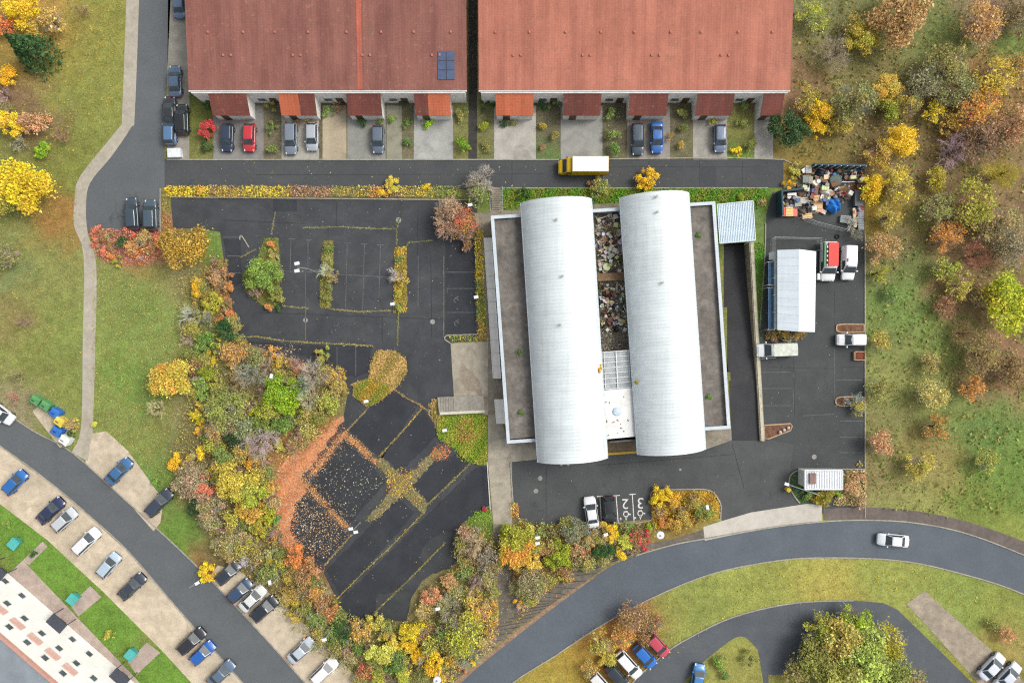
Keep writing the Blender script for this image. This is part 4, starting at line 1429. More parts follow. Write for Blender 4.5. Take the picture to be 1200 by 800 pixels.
def mesh_fence(lab, pts, h=1.8, posts=2.6, mcol=(170, 176, 176)):
    c = at(*pts[0])
    t = empty('mesh_fence', c)
    tag(t, lab, 'fence', 'wire mesh fences of the storage yard')
    mp, mw = MB(), MB()
    P = [at(*p) for p in pts]
    pp = []
    for a_, b_ in zip(P[:-1], P[1:]):
        n = max(1, int((b_ - a_).length / posts))
        for k in range(n):
            pp.append(a_.lerp(b_, k / n))
    pp.append(P[-1])
    for p in pp:
        child_post = MB().tube((p.x - c.x, p.y - c.y, 0), (p.x - c.x, p.y - c.y, h + .05), .035, n=6).build('post', GUTTER, t)
    for a_, b_ in zip(pp[:-1], pp[1:]):
        for k in range(4):
            z = .15 + (h - .2) * k / 3
            mw.tube((a_.x - c.x, a_.y - c.y, z), (b_.x - c.x, b_.y - c.y, z), .01 if k < 3 else .025, n=4)
        n = max(2, int((b_ - a_).length / .9))
        for k in range(1, n):
            p = a_.lerp(b_, k / n)
            mw.tube((p.x - c.x, p.y - c.y, .15), (p.x - c.x, p.y - c.y, h - .05), .005, n=3)
    mw.build('mesh', plain('galvanised', mcol, .5, .1), t)
    return t


mesh_fence('wire fence around the top end of the pale metal shed', [(903, 298), (903, 279.5), (957, 281), (957, 294)])
mesh_fence('slanting wire fence below the scrap compound', [(935, 256), (950, 262), (985, 271)], 2.0)
mesh_fence('short wire fence by the white van at the ramp wall', [(889, 420), (905, 419)], 1.2)

# scrap compound walls
TEAL = plain('teal_sheet', (44, 72, 82), .6, .15, 2, 8)
t = empty('compound_fence', at(909, 240))
tag(t, 'dark teal sheet fence around the left end of the scrap compound', 'fence', 'teal compound fences')
child(MB().prism([at(x, y).xy for x, y in ((909, 226), (911, 226), (912, 255), (910, 255))], 0, 2.2).build('panel', TEAL), t)
child(MB().prism([at(x, y).xy for x, y in ((911.2, 226), (936, 223), (936, 225), (911.2, 228))], 0, 2.0).build('panel', TEAL), t)
t = empty('compound_fence', at(980, 195))
tag(t, 'dark teal sheet fence along the top of the scrap compound', 'fence', 'teal compound fences')
child(MB().prism([at(x, y).xy for x, y in ((948, 195), (1008, 196.5), (1008, 199), (948, 197))], 0, 2.0).build('panel', TEAL), t)
mb = MB()
for k in range(9):
    p = at(949 + k * 7.3, 197.6 + k * .16)
    mb.tube((p.x, p.y, 0), (p.x, p.y, 2.1), .06)
child(mb.build('post', GUTTER), t)
# bottom-right white kiosk
k_ = empty('kiosk', at(965, 562))
tag(k_, 'small white flat roofed kiosk with a brown roof hatch beside the entrance', 'kiosk')
q = [at(x, y, 2.9) for x, y in ((943, 551), (987, 551), (987, 573), (943, 573))]
child(MB().prism([(p.x, p.y) for p in [q[0] + Vector((.2, -.2, 0)), q[1] + Vector((-.2, -.2, 0)), q[2] + Vector((-.2, .2, 0)), q[3] + Vector((.2, .2, 0))]], 0, 2.7).build('wall', plain('kiosk_wall', (206, 206, 200), .7, .08)), k_)
V, F = [], []
n = 60
for i in range(n + 1):
    s = i / n
    dz = .07 if (s * 15) % 1 < .4 else 0
    for a_, b_ in ((q[0], q[1]), (q[3], q[2])):
        p = a_.lerp(b_, s)
        V.append((p.x, p.y, 2.8 + dz + .15 * s))
F = [(2 * i, 2 * i + 1, 2 * i + 3, 2 * i + 2) for i in range(n)]
child(add('roof', me_from('roof', V, F), corrug_mat('kiosk_sheet', (226, 230, 232))), k_)
mb = MB()
for a_, b_ in ((0, 1), (1, 2), (2, 3), (3, 0)):
    mb.tube((q[a_].x, q[a_].y, 2.92), (q[b_].x, q[b_].y, 2.92), .12, n=6)
child(mb.build('roof_rim', plain('white_bars', (226, 230, 230), .5, .05)), k_)
p = at(952.5, 560.5, 3.1)
child(MB().box((p.x, p.y, 3.02), (.85, 1.5, .3)).build('roof_hatch', plain('hatch_brown', (138, 110, 100), .7, .15, 4, 12)), k_)
# low parapet on yard's ramp side, hall-edge handrail
t = empty('handrail', at(573, 570))
tag(t, 'thin pale handrail along the paved walk beside the car park', 'handrail')
mb = MB()
a_, b_ = at(571, 540), at(574.5, 594)
mb.tube((a_.x, a_.y, .95), (b_.x, b_.y, .95), .06)
for k in range(6):
    p = a_.lerp(b_, k / 5)
    mb.tube((p.x, p.y, 0), (p.x, p.y, .95), .035)
child(mb.build('rail', GUTTER), t)
# ------------------------------------------------------------------ lamps and signs
LAMPM = plain('lamp_post_grey', (150, 156, 156), .5, .08)
LAMPH = plain('lamp_head_white', (228, 230, 228), .4, .05)
pole_me = MB().tube((0, 0, 0), (0, 0, 4.4), .07, .05).mesh('pole')
head_me = MB().box((0, 0, 4.47), (.62, .4, .14)).box((0, 0, 4.39), (.5, .3, .04)).mesh('lamp_head')


def lamp(hx, hy, lab, base=None, h=4.4, heads=((0, 0),), size=1.0):
    hp = at(hx, hy, h + .07)
    bp = at(*base) if base else Vector((hp.x, hp.y, 0))
    t = empty('street_lamp', (bp.x, bp.y, 0))
    tag(t, lab, 'street lamp', 'lamps around the car parks')
    off = Vector((hp.x - bp.x, hp.y - bp.y, 0))
    if h == 4.4:
        add('pole', pole_me, LAMPM, t)
    else:
        MB().tube((0, 0, 0), (0, 0, h), .09, .06).build('pole', LAMPM, t)
    if off.length > .3:
        MB().tube((0, 0, h - .05), (off.x, off.y, h), .05, .04).build('arm', LAMPM, t)
    for dx_, dy_ in heads:
        add('lamp_head', head_me, LAMPH, t, (off.x + dx_, off.y + dy_, h - 4.4), (0, 0, math.atan2(off.y, off.x) if off.length > .3 and len(heads) == 1 else .2)).scale = (size, size, 1)
    return t


lamp(348, 313, 'tall grey lamp with twin white heads in the second car park island', (374.5, 320), 6.6, ((0, .5), (0, -.5)), 1.1)
lamp(318, 440.5, 'white headed lamp with side arm above the bright green tree', (329, 443))
lamp(429, 470, 'white headed lamp on the dry grass peninsula')
lamp(521, 504, 'white headed lamp at the edge of the green bed')
lamp(414, 621, 'white twin headed lamp where weedy strips cross', None, 4.4, ((-.35, .2), (.35, -.25)))
lamp(380, 749, 'lamp leaning out of the thicket above the white estate car', (392, 731), 4.8)
lamp(316, 682, 'lamp leaning out of the thicket beside the orange brown shrubs', (330, 672), 4.8)
lamp(460, 356, 'white headed lamp at the foot of the third car park island')
lamp(558, 348, 'white headed lamp in the long hedge beside the disabled bays')
lamp(551, 240, 'white headed lamp between the red tree and the bare tree')
lamp(513, 713, 'white headed lamp in the tan shrubs at the lower car park corner')
lamp(630, 633, 'white twin headed lamp in the big yellow tree', None, 5.2, ((0, .4), (0, -.4)))
lamp(710, 626, 'white headed lamp in the yellow shrubs below the black car')
lamp(829, 594, 'white headed lamp with short arm in the yellow kerbed island', (820, 590))
lamp(231, 683, 'white lamp head beside the estate road near the round yellow bush', (238, 676))
lamp(922, 567, 'lamp with long arm over the lawn tip by the kiosk', (942, 571), 5.2)
DISC = plain('lantern_white', (236, 236, 234), .4, .04)
for x, y, lab in ((774, 627, 'round white disc lamp beside the red shrub at the road'), (512, 797, 'round white disc lamp at the bottom edge of the thicket')):
    p = at(x, y, 5.6)
    t = empty('disc_lamp', (p.x, p.y, 0))
    tag(t, lab, 'street lamp', 'round disc lamps')
    MB().tube((0, 0, 0), (0, 0, 5.4), .09, .06).build('pole', LAMPM, t)
    MB().lathe([(.1, 5.38), (.5, 5.44), (.56, 5.5), (.5, 5.62), (.16, 5.7)], n=20).build('lamp_head', DISC, t)
    MB().lathe([(.14, 5.7), (.13, 5.78), (.02, 5.8)], n=12).build('lamp_cap', LAMPM, t)
p = at(924.5, 574, 1)
t = empty('litter_bin', (p.x, p.y, 0))
tag(t, 'yellow round litter bin at the rounded lawn tip by the kiosk', 'litter bin')
MB().lathe([(.24, 0), (.3, .05), (.34, .9), (.34, .95), (.26, .95), (.25, .6), (.02, .6)], n=14).build('body', plain('yellow_plastic', (226, 198, 50), .4, .08), t)
MB().lathe([(.36, .95), (.3, 1.05), (.05, 1.1)], n=14).build('lid', plain('yellow_plastic', (226, 198, 50), .4, .08), t)
BINC = {'teal': (62, 160, 158)}
for x, y, lab in ((16, 637, 'teal wheelie bin by the upper apartment entrance path'), (85, 702, 'teal wheelie bin by the middle apartment entrance path'), (153, 767, 'teal wheelie bin by the lower apartment entrance path')):
    p = at(x, y, 1)
    t = empty('wheelie_bin', (p.x, p.y, 0), -.7)
    tag(t, lab, 'bin', 'teal bins in front of the apartments')
    bm_ = MB()
    bm_.raw([(-.5, -.55, .1), (.5, -.55, .1), (.5, .55, .1), (-.5, .55, .1), (-.65, -.65, 1.1), (.65, -.65, 1.1), (.65, .65, 1.1), (-.65, .65, 1.1)], [(0, 3, 2, 1), (4, 5, 6, 7), (0, 1, 5, 4), (1, 2, 6, 5), (2, 3, 7, 6), (3, 0, 4, 7)])
    bm_.build('body', plain('teal_plastic', (70, 160, 156), .45, .08), t)
    MB().box((0, 0, 1.15), (1.4, 1.4, .09)).box((0, .72, 1.12), (1.0, .1, .06)).build('lid', plain('teal_lid', (84, 176, 170), .45, .08), t)
    for sx in (-.45, .45):
        MB().tube((sx - .04, .5, .12), (sx + .04, .5, .12), .12, n=10).build('wheel', plain('rubber', (34, 34, 36), .8), t)

# ------------------------------------------------------------------ vehicles
PAINTC = tinted('car_paint', .22, .03, coat=.6)
CARGL = glass_dark()
RUB = plain('rubber', (34, 34, 36), .8)
RIM = plain('wheel_rim', (150, 152, 154), .3, .05, metal=.6)
LGT = plain('headlight_lens', (206, 212, 214), .15, .05)
TLT = plain('tail_lens', (150, 26, 26), .2, .05)
BLK = plain('black_trim', (34, 36, 38), .5, .08)


def loft(sections):
    n = len(sections[0])
    V, F = [], []
    for s in sections:
        V += s
    for i in range(len(sections) - 1):
        for j in range(n - 1):
            a = i * n + j
            F.append((a, a + 1, a + n + 1, a + n))
        F.append((i * n + n - 1, i * n, (i + 1) * n, (i + 1) * n + n - 1))
    F.append(tuple(range(n - 1, -1, -1)))
    F.append(tuple((len(sections) - 1) * n + j for j in range(n)))
    return V, F


def car_meshes(kind):
    """Part meshes of one car, nose towards +x, wheels on z=0."""
    P = dict(hatch=(4.1, 1.78, 1.48, -1.86, -1.45, .28, 1.12), saloon=(4.6, 1.8, 1.42, -1.55, -.85, .32, 1.2), estate=(4.7, 1.82, 1.5, -2.14, -1.85, .32, 1.22), suv=(4.5, 1.88, 1.68, -2.03, -1.75, .42, 1.22), mini_van=(4.3, 1.84, 1.8, -2.02, -1.85, .78, 1.5))[kind]
    L, Wd, Ht, xrb, xrt, xft, xfb = P
    w = Wd / 2
    h = L / 2
    belt = .92 if kind != 'suv' else 1.02
    if kind == 'mini_van':
        belt = 1.0
    st = [(-h, .78, .74), (-h + .1, .92, belt - .06), (-h + .45, .985, belt), (xrb + .5, 1, belt + .01), (0, 1, belt), (xfb, 1, belt - .01), (xfb + .35, .985, belt - .05), (h - .38, .94, belt - .17), (h - .1, .84, belt - .28), (h, .7, belt - .36)]
    secs = []
    for x, ws, zb in st:
        a = w * ws
        low = .3 if abs(x) < h - .05 else .4
        half = [(a * .9, low - .08), (a * .99, low + .12), (a, .62), (a * .985, zb - .1), (a * .9, zb - .015), (a * .55, zb + .025), (0, zb + .035)]
        ring = [(x, -y, z) for y, z in half] + [(x, y, z) for y, z in half[-2::-1]]
        secs.append(ring)
    V, F = loft(secs)
    out = {'body': me_from('body', V, F, True)}
    # greenhouse: painted frame with roof
    wb, wt = w * .88, w * .68
    zb, zt = belt - .02, Ht
    gh = []
    for x0, x1, z, ww in ((xrb, xfb, zb, wb), (xrb + (xrt - xrb) * .9, xft + (xfb - xft) * .1, zt - .07, wt + .03), (xrt, xft, zt - .02, wt - .03), (xrt + .25, xft - .25, zt, wt - .25)):
        gh.append([(x0, -ww, z), ((x0 + x1) / 2, -ww - .02, z), (x1, -ww, z), (x1 + .05, 0, z + (.015 if z > zb else 0)), (x1, ww, z), ((x0 + x1) / 2, ww + .02, z), (x0, ww, z), (x0 - .04, 0, z)])
    V, F = loft(gh)
    out['cabin'] = me_from('cabin', V, F, False)

    def pane(name, q, off, m=.07):
        q = [Vector(p) for p in q]
        c = sum(q, Vector()) / 4
        n_ = (q[1] - q[0]).cross(q[3] - q[0]).normalized()
        if n_.dot(Vector(off)) < 0:
            n_ = -n_
            q = q[::-1]
        q = [p + (c - p) * m + n_ * .03 for p in q]
        vs = q + [p - n_ * .028 for p in q]
        return me_from(name, vs, [(0, 1, 2, 3), (4, 7, 6, 5), (0, 4, 5, 1), (1, 5, 6, 2), (2, 6, 7, 3), (3, 7, 4, 0)])
    zg = zt - .075
    fx = xft + (xfb - xft) * .1
    rx = xrb + (xrt - xrb) * .9
    out['windscreen'] = pane('windscreen', [(xfb + .03, -wb, zb + .03), (xfb + .03, wb, zb + .03), (fx + .03, wt + .02, zg), (fx + .03, -wt - .02, zg)], (1, 0, 1))
    out['rear_window'] = pane('rear_window', [(xrb - .02, wb, zb + .05), (xrb - .02, -wb, zb + .05), (rx - .02, -wt, zg), (rx - .02, wt, zg)], (-1, 0, 1), .1)
    for s, nm in ((1, 'left'), (-1, 'right')):
        out['side_window_' + nm] = pane('side_window', [(xrb + .1, s * (wb + .01), zb + .05), (xfb - .1, s * (wb + .01), zb + .05), (fx - .08, s * (wt + .045), zg), (rx + .08, s * (wt + .045), zg)], (0, s, .3), .03)
    mb = MB()
    mb.tube((0, -.09, 0), (0, .09, 0), .315, n=18)
    out['tyre'] = mb.mesh('tyre', False)
    out['rim'] = MB().tube((0, -.1, 0), (0, .1, 0), .2, n=12).mesh('rim')
    out['mirror'] = MB().box((0, 0, 0), (.16, .22, .13)).mesh('mirror')
    out['headlight'] = MB().box((0, 0, 0), (.3, .34, .13)).mesh('headlight')
    out['tail_light'] = MB().box((0, 0, 0), (.1, .3, .22)).mesh('tail_light')
    out['P'] = (L, w, belt, xfb, wb)
    return out


def new_car(kind):
    M_ = car_meshes(kind)
    L, w, belt, xfb, wb = M_['P']
    t = empty('parked_car')
    for k, mt in (('body', PAINTC), ('cabin', PAINTC), ('windscreen', CARGL), ('rear_window', CARGL), ('side_window_left', CARGL), ('side_window_right', CARGL)):
        add('side_window' if k.startswith('side') else k, M_[k], mt, t)
    for sx in (-L * .295, L * .305):
        for sy in (-1, 1):
            wl = add('wheel', M_['tyre'], RUB, t, (sx, sy * (w - .08), .315))
            add('rim', M_['rim'], RIM, wl)
    for sy in (-1, 1):
        add('mirror', M_['mirror'], PAINTC, t, (xfb - .28, sy * (w + .04), belt + .06))
        add('headlight', M_['headlight'], LGT, t, (L / 2 - .22, sy * w * .62, belt - .3), (0, .45, sy * -.35))
        add('tail_light', M_['tail_light'], TLT, t, (-L / 2 + .06, sy * w * .7, belt - .14))
    return t


def copy_tree(o, parent=None):
    c = o.copy()
    COL.objects.link(c)
    if parent is not None:
        c.parent = parent
    for ch in list(o.children):
        copy_tree(ch, c)
    return c


def paint_tree(o, rgb, names=('body', 'cabin', 'mirror')):
    for ch in o.children:
        if ch.name.split('.')[0] in names:
            ch.color = alb(rgb) + [1]


_cars = {}
CARS = [  # kind, px, py, heading in degrees (0 right, 90 up), colour, label, group
    ('estate', 154.5, 250.5, 94, (58, 72, 84), 'dark blue grey estate car, left of the pair parked beside the red shrubs', 0),
    ('suv', 176.5, 252, -88 + 180, (70, 86, 98), 'slate grey people carrier, right of the pair parked beside the red shrubs', 0),
    ('saloon', 693, 600, 98, (228, 230, 230), 'white saloon car parked in front of the barrel roofed hall', 0),
    ('hatch', 714, 597.5, -86, (26, 28, 32), 'black car with reddish tail in the bay beside the number 2', 0),
    ('hatch', 266, 161, -92, (44, 56, 78), 'dark navy car on the drive beside the round red shrub', 1),
    ('hatch', 292, 161, -92, (196, 50, 56), 'red car on the terrace drive', 1),
    ('estate', 340.5, 162, -90, (120, 130, 142), 'grey car, left of the two on the drive under the half orange porch roof', 1),
    ('hatch', 365.5, 160, -90, (172, 178, 184), 'silver car, right of the two on the drive under the half orange porch roof', 1),
    ('hatch', 443, 163, -90, (96, 108, 124), 'steel blue car alone on the drive right of the dark green shrub', 1),
    ('estate', 747.5, 163, -90, (62, 76, 88), 'long dark slate car next to the blue car on the right terrace drive', 1),
    ('saloon', 770, 161, -90, (46, 100, 172), 'bright blue car on the right terrace drive', 1),
    ('hatch', 844, 162, -90, (104, 120, 144), 'pale blue grey car alone on a right terrace drive beside yellow shrubs', 1),
    ('saloon', 205, 95, 92, (76, 96, 120), 'blue grey car parked alone in the side street lay-by', 2),
    ('saloon', 199, 131, 92, (44, 46, 50), 'charcoal car, left of the dark pair beside the side street', 2),
    ('suv', 213.5, 140, 92, (30, 32, 34), 'long black car against the terrace end, right of the dark pair', 2),
    ('hatch', 199, 153, 90, (84, 118, 156), 'blue car tucked behind the charcoal car at the side street', 2),
    ('saloon', 210, 3, 92, (90, 108, 136), 'grey blue car at the top edge beside the side street', 2),
    ('hatch', 17, 565, 47, (40, 104, 172), 'bright blue car, uppermost in the pale bays below the estate road', 3),
    ('saloon', 59, 598, 44, (40, 50, 84), 'dark navy car between the bright blue and the silver car', 3),
    ('hatch', 75, 609, 42, (190, 196, 200), 'silver hatchback right beside the dark navy car', 3),
    ('estate', 101, 634, 44, (226, 228, 230), 'white estate car in the bays opposite the square lawns', 3),
    ('hatch', 127, 662, 50, (176, 194, 208), 'pale silver blue car beside the white estate car', 3),
    ('saloon', 154.5, 687, 44, (54, 62, 74), 'charcoal saloon next to the empty pale bays', 3),
    ('estate', 224, 751, 42, (42, 44, 50), 'black estate car, uppermost of the three by the lower lawn', 3),
    ('hatch', 237, 765, 42, (34, 96, 176), 'vivid blue car, middle of the three by the lower lawn', 3),
    ('saloon', 259, 789, 44, (90, 108, 130), 'grey blue car, lowest of the three by the lower lawn', 3),
    ('saloon', 139, 552, 46, (60, 106, 150), 'mid blue car in the bays at the end of the footpath', 3),
    ('estate', 186, 589, 46, (56, 64, 80), 'dark slate car at the lower end of the bays below the meadow', 3),
    ('hatch', 1, 484, -38, (226, 228, 230), 'white car half out of the picture on the estate road', 3),
    ('hatch', 267, 671, 42, (44, 54, 62), 'small dark car beside the round yellow bush', 3),
    ('hatch', 281, 692, 42, (52, 74, 104), 'dark blue car in the bays below the thicket', 3),
    ('saloon', 296, 701, 44, (216, 218, 214), 'white saloon right beside the dark blue car under the thicket', 3),
    ('suv', 310, 713, 42, (38, 44, 54), 'black people carrier in the bays under the thicket', 3),
    ('saloon', 353, 762, 42, (186, 196, 204), 'silver saloon below the leaning lamp', 3),
    ('estate', 380, 786, 44, (232, 232, 232), 'white estate car nearest the bottom of the thicket', 3),
    ('saloon', 1047, 633, 175, (226, 232, 236), 'white car driving along the curved main road', 4),
    ('saloon', 1163, 781, 46, (214, 220, 232), 'white car with bluish windows, left of the pair at the paved bays', 4),
    ('saloon', 1182, 792, 46, (206, 212, 222), 'white car, right of the pair at the paved bays', 4),
    ('hatch', 756, 769, -48, (30, 106, 190), 'vivid blue car on the verge by the loop road', 4),
    ('estate', 737, 779, -48, (232, 232, 230), 'white estate car beside the vivid blue verge car', 4),
    ('hatch', 771, 756, -48, (190, 66, 86), 'pinkish red car on the verge beside the loop road', 4),
    ('hatch', 703, 800, -48, (220, 220, 216), 'white car at the bottom edge under the orange shrubs', 4),
    ('hatch', 723, 792, -48, (40, 48, 56), 'dark car at the bottom edge beside the white estate car', 4),
    ('hatch', 818, 794, 80, (64, 128, 186), 'light blue car at the tip of the loop road', 4),
]
GRP = {0: 'cars parked around the hall', 1: 'cars on the terrace drives', 2: 'cars beside the side street', 3: 'cars along the estate road', 4: 'cars near the curved road'}
for kind, x, y, hd, rgb, lab, g in CARS:
    if kind not in _cars:
        o = _cars[kind] = new_car(kind)
    else:
        o = copy_tree(_cars[kind])
    p = at(x, y, .8)
    o.location = (p.x, p.y, .03)
    o.rotation_euler = (0, 0, math.radians(hd))
    tag(o, lab, 'car', GRP[g])
    paint_tree(o, rgb)


def van(lab, x, y, hd, rgb, L=4.9, Wd=1.95, Ht=1.95, front=.95, windows=True, cat='van', name='panel_van'):
    w, h = Wd / 2, L / 2
    t = empty(name)
    xw0, xw1 = h - 1.0, h - 1.0 - front          # windscreen base, top
    secs = []
    for xx, ws, zt in ((-h, .95, Ht - .12), (-h + .12, 1, Ht), (0, 1, Ht), (xw1, .99, Ht - .02), (xw1 + .12, .98, Ht - .12), (xw0, .97, 1.12), (h - .25, .92, .98), (h - .03, .84, .82), (h, .8, .6)):
        a = w * ws
        tall = zt > 1.3
        half = [(a * .94, .3), (a, .5), (a, .95 if tall else zt - .2), (a * (.9 if tall else .97), zt - .14 if tall else zt - .08), (a * .8, zt - .03), (a * .4, zt + .015), (0, zt + .02)]
        secs.append([(xx, -yy, z) for yy, z in half] + [(xx, yy, z) for yy, z in half[-2::-1]])
    V, F = loft(secs)
    o = add('body', me_from('body', V, F, False), PAINTC, t, color=alb(rgb))
    wl = MB()
    z0, z1 = 1.14, Ht - .16
    wl.raw([(xw0 - .02, -w * .88, z0 + .06), (xw0 - .02, w * .88, z0 + .06), (xw1 + .16, w * .76, z1 + .03), (xw1 + .16, -w * .76, z1 + .03), (xw0 - .07, -w * .88, z0), (xw0 - .07, w * .88, z0), (xw1 + .1, w * .76, z1 - .03), (xw1 + .1, -w * .76, z1 - .03)],
           [(0, 1, 2, 3), (4, 7, 6, 5), (0, 4, 5, 1), (1, 5, 6, 2), (2, 6, 7, 3), (3, 7, 4, 0)])
    wl.build('windscreen', CARGL, t)
    for s in (-1, 1):
        MB().raw([(xw0 - .25, s * (w * .985), 1.05), (xw1 - .75, s * (w * 1.0), 1.05), (xw1 - .75, s * w * .935, Ht - .25), (xw1 - .02, s * w * .925, Ht - .25), (xw0 - .25, s * (w * .985 + .03), 1.05), (xw1 - .75, s * (w + .03), 1.05), (xw1 - .75, s * (w * .935 + .03), Ht - .25), (xw1 - .02, s * (w * .925 + .03), Ht - .25)],
                 [(0, 1, 2, 3), (4, 7, 6, 5), (0, 4, 5, 1), (1, 5, 6, 2), (2, 6, 7, 3), (3, 7, 4, 0)]).build('side_window', CARGL, t)
        MB().box((xw0 - .25, s * (w + .16), 1.2), (.14, .24, .22)).build('mirror', BLK if sum(rgb) < 300 else PAINTC, t, color=alb(rgb))
        MB().box((h - .12, s * w * .66, .82), (.22, .3, .16)).build('headlight', LGT, t)
        MB().box((-h - .003, s * w * .86, 1.05), (.06, .14, .5)).build('tail_light', TLT, t)
        for xx in (-h + .95, h - .9):
            wh = MB().tube((xx, s * (w - .2), .33), (xx, s * (w + .005), .33), .33, n=16).build('wheel', RUB, t)
            MB().tube((xx, s * (w - .1), .33), (xx, s * (w + .012), .33), .2, n=12).build('rim', RIM, wh)
    p = at(x, y, 1.6)
    t.location = (p.x, p.y, .03)
    t.rotation_euler = (0, 0, math.radians(hd))
    tag(t, lab, cat, 'vans in the storage yard')
    return t


v1 = van('white panel van with dark roof slots parked beside the red topped van', 997, 307.5, -92, (232, 234, 234), 4.9, 1.9, 1.95)
for k in (-.7, .25):
    MB().box((k + .4, -.62, 2.0), (.45, .12, .03)).build('roof_slot', BLK, v1)
v2 = van('white van with a plain flat back under the bare hedge, nose to the ramp wall', 911.5, 410, 182, (226, 230, 228), 5.6, 2.0, 1.95)
MB().box((-1.0, 0, 2.0), (3.4, 1.75, .05)).build('roof_panel', plain('van_roof_sheet', (206, 212, 198), .6, .12, 2, 8, world=False), v2)
v3 = van('small white van nosing into the yard above the square planter', 999.5, 398, 180, (234, 234, 234), 3.9, 1.75, 1.75)
# red topped van
v4 = van('white van with a bright red roof and green flank in the storage yard', 973, 306, -91, (228, 230, 228), 5.6, 2.15, 1.9)
REDT = plain('red_tarp', (222, 74, 64), .55, .08, 3, 12, world=False)
MB().box((-.95, .22, 2.02), (3.35, 1.42, .34)).build('cargo_cover', REDT, v4)
MB().box((-.95, -.92, 1.75), (3.35, .26, .5)).build('side_flap', plain('green_flap', (92, 150, 104), .5, .1, world=False), v4)
MB().box((-.7, -.63, 1.95), (3.0, .22, .12)).build('roof_rack', BLK, v4)
for k in range(5):
    MB().box((-2.0 + k * .65, -.62, 2.03), (.3, .2, .06)).build('rack_bar', LAMPH, v4)
# yellow delivery truck
YEL = plain('delivery_yellow', (232, 190, 20), .35, .06, 2, 8, world=False)
tr = empty('delivery_truck')
secs = []
for xx, ws, zt in ((1.75, 1, 2.35), (2.2, 1, 2.33), (2.45, .99, 2.15), (3.0, .97, 1.35), (3.3, .93, 1.22), (3.5, .85, 1.05), (3.55, .75, .8)):
    a = 1.08 * ws
    half = [(a * .95, .35), (a, .6), (a, 1.0 if zt > 1.1 else zt - .15), (a * .95, zt - .12), (a * .82, zt - .02), (a * .4, zt + .02), (0, zt + .03)]
    secs.append([(xx, -yy, z) for yy, z in half] + [(xx, yy, z) for yy, z in half[-2::-1]])
V, F = loft(secs)
add('cab', me_from('cab', V, F), YEL, tr)
MB().raw([(2.98, -.95, 1.42), (2.98, .95, 1.42), (2.46, .86, 2.2), (2.46, -.86, 2.2), (2.9, -.95, 1.36), (2.9, .95, 1.36), (2.38, .86, 2.14), (2.38, -.86, 2.14)], [(0, 1, 2, 3), (4, 7, 6, 5), (0, 4, 5, 1), (1, 5, 6, 2), (2, 6, 7, 3), (3, 7, 4, 0)]).build('windscreen', CARGL, tr)
MB().box((-.9, 0, 1.7), (5.2, 2.2, 2.3)).build('cargo_box', YEL, tr)
MB().box((-.9, 0, 2.9), (5.1, 2.1, .08)).build('box_roof', plain('box_roof_white', (238, 238, 232), .5, .04, world=False), tr)
MB().box((-.5, 0, .45), (5.8, 1.6, .25)).build('chassis', BLK, tr)
for s in (-1, 1):
    MB().box((2.35, s * 1.2, 1.6), (.12, .24, .4)).build('mirror', BLK, tr)
    MB().box((2.1, s * 1.083, 1.65), (.7, .03, .6)).build('side_window', CARGL, tr)
    MB().box((3.5, s * .7, .85), (.1, .3, .2)).build('headlight', LGT, tr)
    MB().box((-3.51, s * .95, .9), (.05, .16, .3)).build('tail_light', TLT, tr)
    for xx in (-2.2, 2.5):
        wh = MB().tube((xx, s * .82, .38), (xx, s * 1.085, .38), .38, n=16).build('wheel', RUB, tr)
        MB().tube((xx, s * .9, .38), (xx, s * 1.092, .38), .22, n=12).build('rim', RIM, wh)
p = at(684, 193.5, 2.2)
tr.location = (p.x, p.y, .03)
tr.rotation_euler = (0, 0, PI)
tag(tr, 'yellow delivery truck with a white box roof driving along the street', 'truck')

# recycling containers on the pad by the estate road
flat('container_pad', [(38, 482), (46, 474), (84, 500), (80, 522), (70, 524)], Z3, C_BAY)
RC_ = {'green': (92, 150, 96), 'blue': (52, 112, 190), 'yellow': (214, 196, 84), 'white': (224, 226, 224)}
for x, y, c, lab in ((40, 469, 'green', 'pale green recycling container, uppermost of the row by the estate road'), (51.5, 475.5, 'green', 'green recycling container between another green one and a blue one'), (63, 484, 'blue', 'blue recycling container above the yellow one'), (68, 494, 'yellow', 'yellow recycling container between two blue ones'), (65, 505.5, 'blue', 'blue recycling container below the yellow one'), (74, 516, 'white', 'white container at the lower end of the recycling row')):
    p = at(x, y, 1.4)
    t = empty('recycling_container', (p.x, p.y, 0), -.6)
    tag(t, lab, 'recycling container', 'recycling containers by the estate road')
    mt = plain('container_' + c, RC_[c], .5, .1, 3, 10)
    MB().prism([(-.7, -.55), (.7, -.55), (.7, .55), (-.7, .55)], .05, 1.3).build('body', mt, t)
    MB().raw([(-.74, -.6, 1.3), (.74, -.6, 1.3), (.74, .6, 1.3), (-.74, .6, 1.3), (-.45, -.35, 1.65), (.45, -.35, 1.65), (.45, .35, 1.65), (-.45, .35, 1.65)], [(0, 3, 2, 1), (4, 5, 6, 7), (0, 1, 5, 4), (1, 2, 6, 5), (2, 3, 7, 6), (3, 0, 4, 7)]).build('lid', mt, t)
    MB().tube((-.25, 0, 1.7), (.25, 0, 1.7), .05).build('lifting_bar', BLK, t)
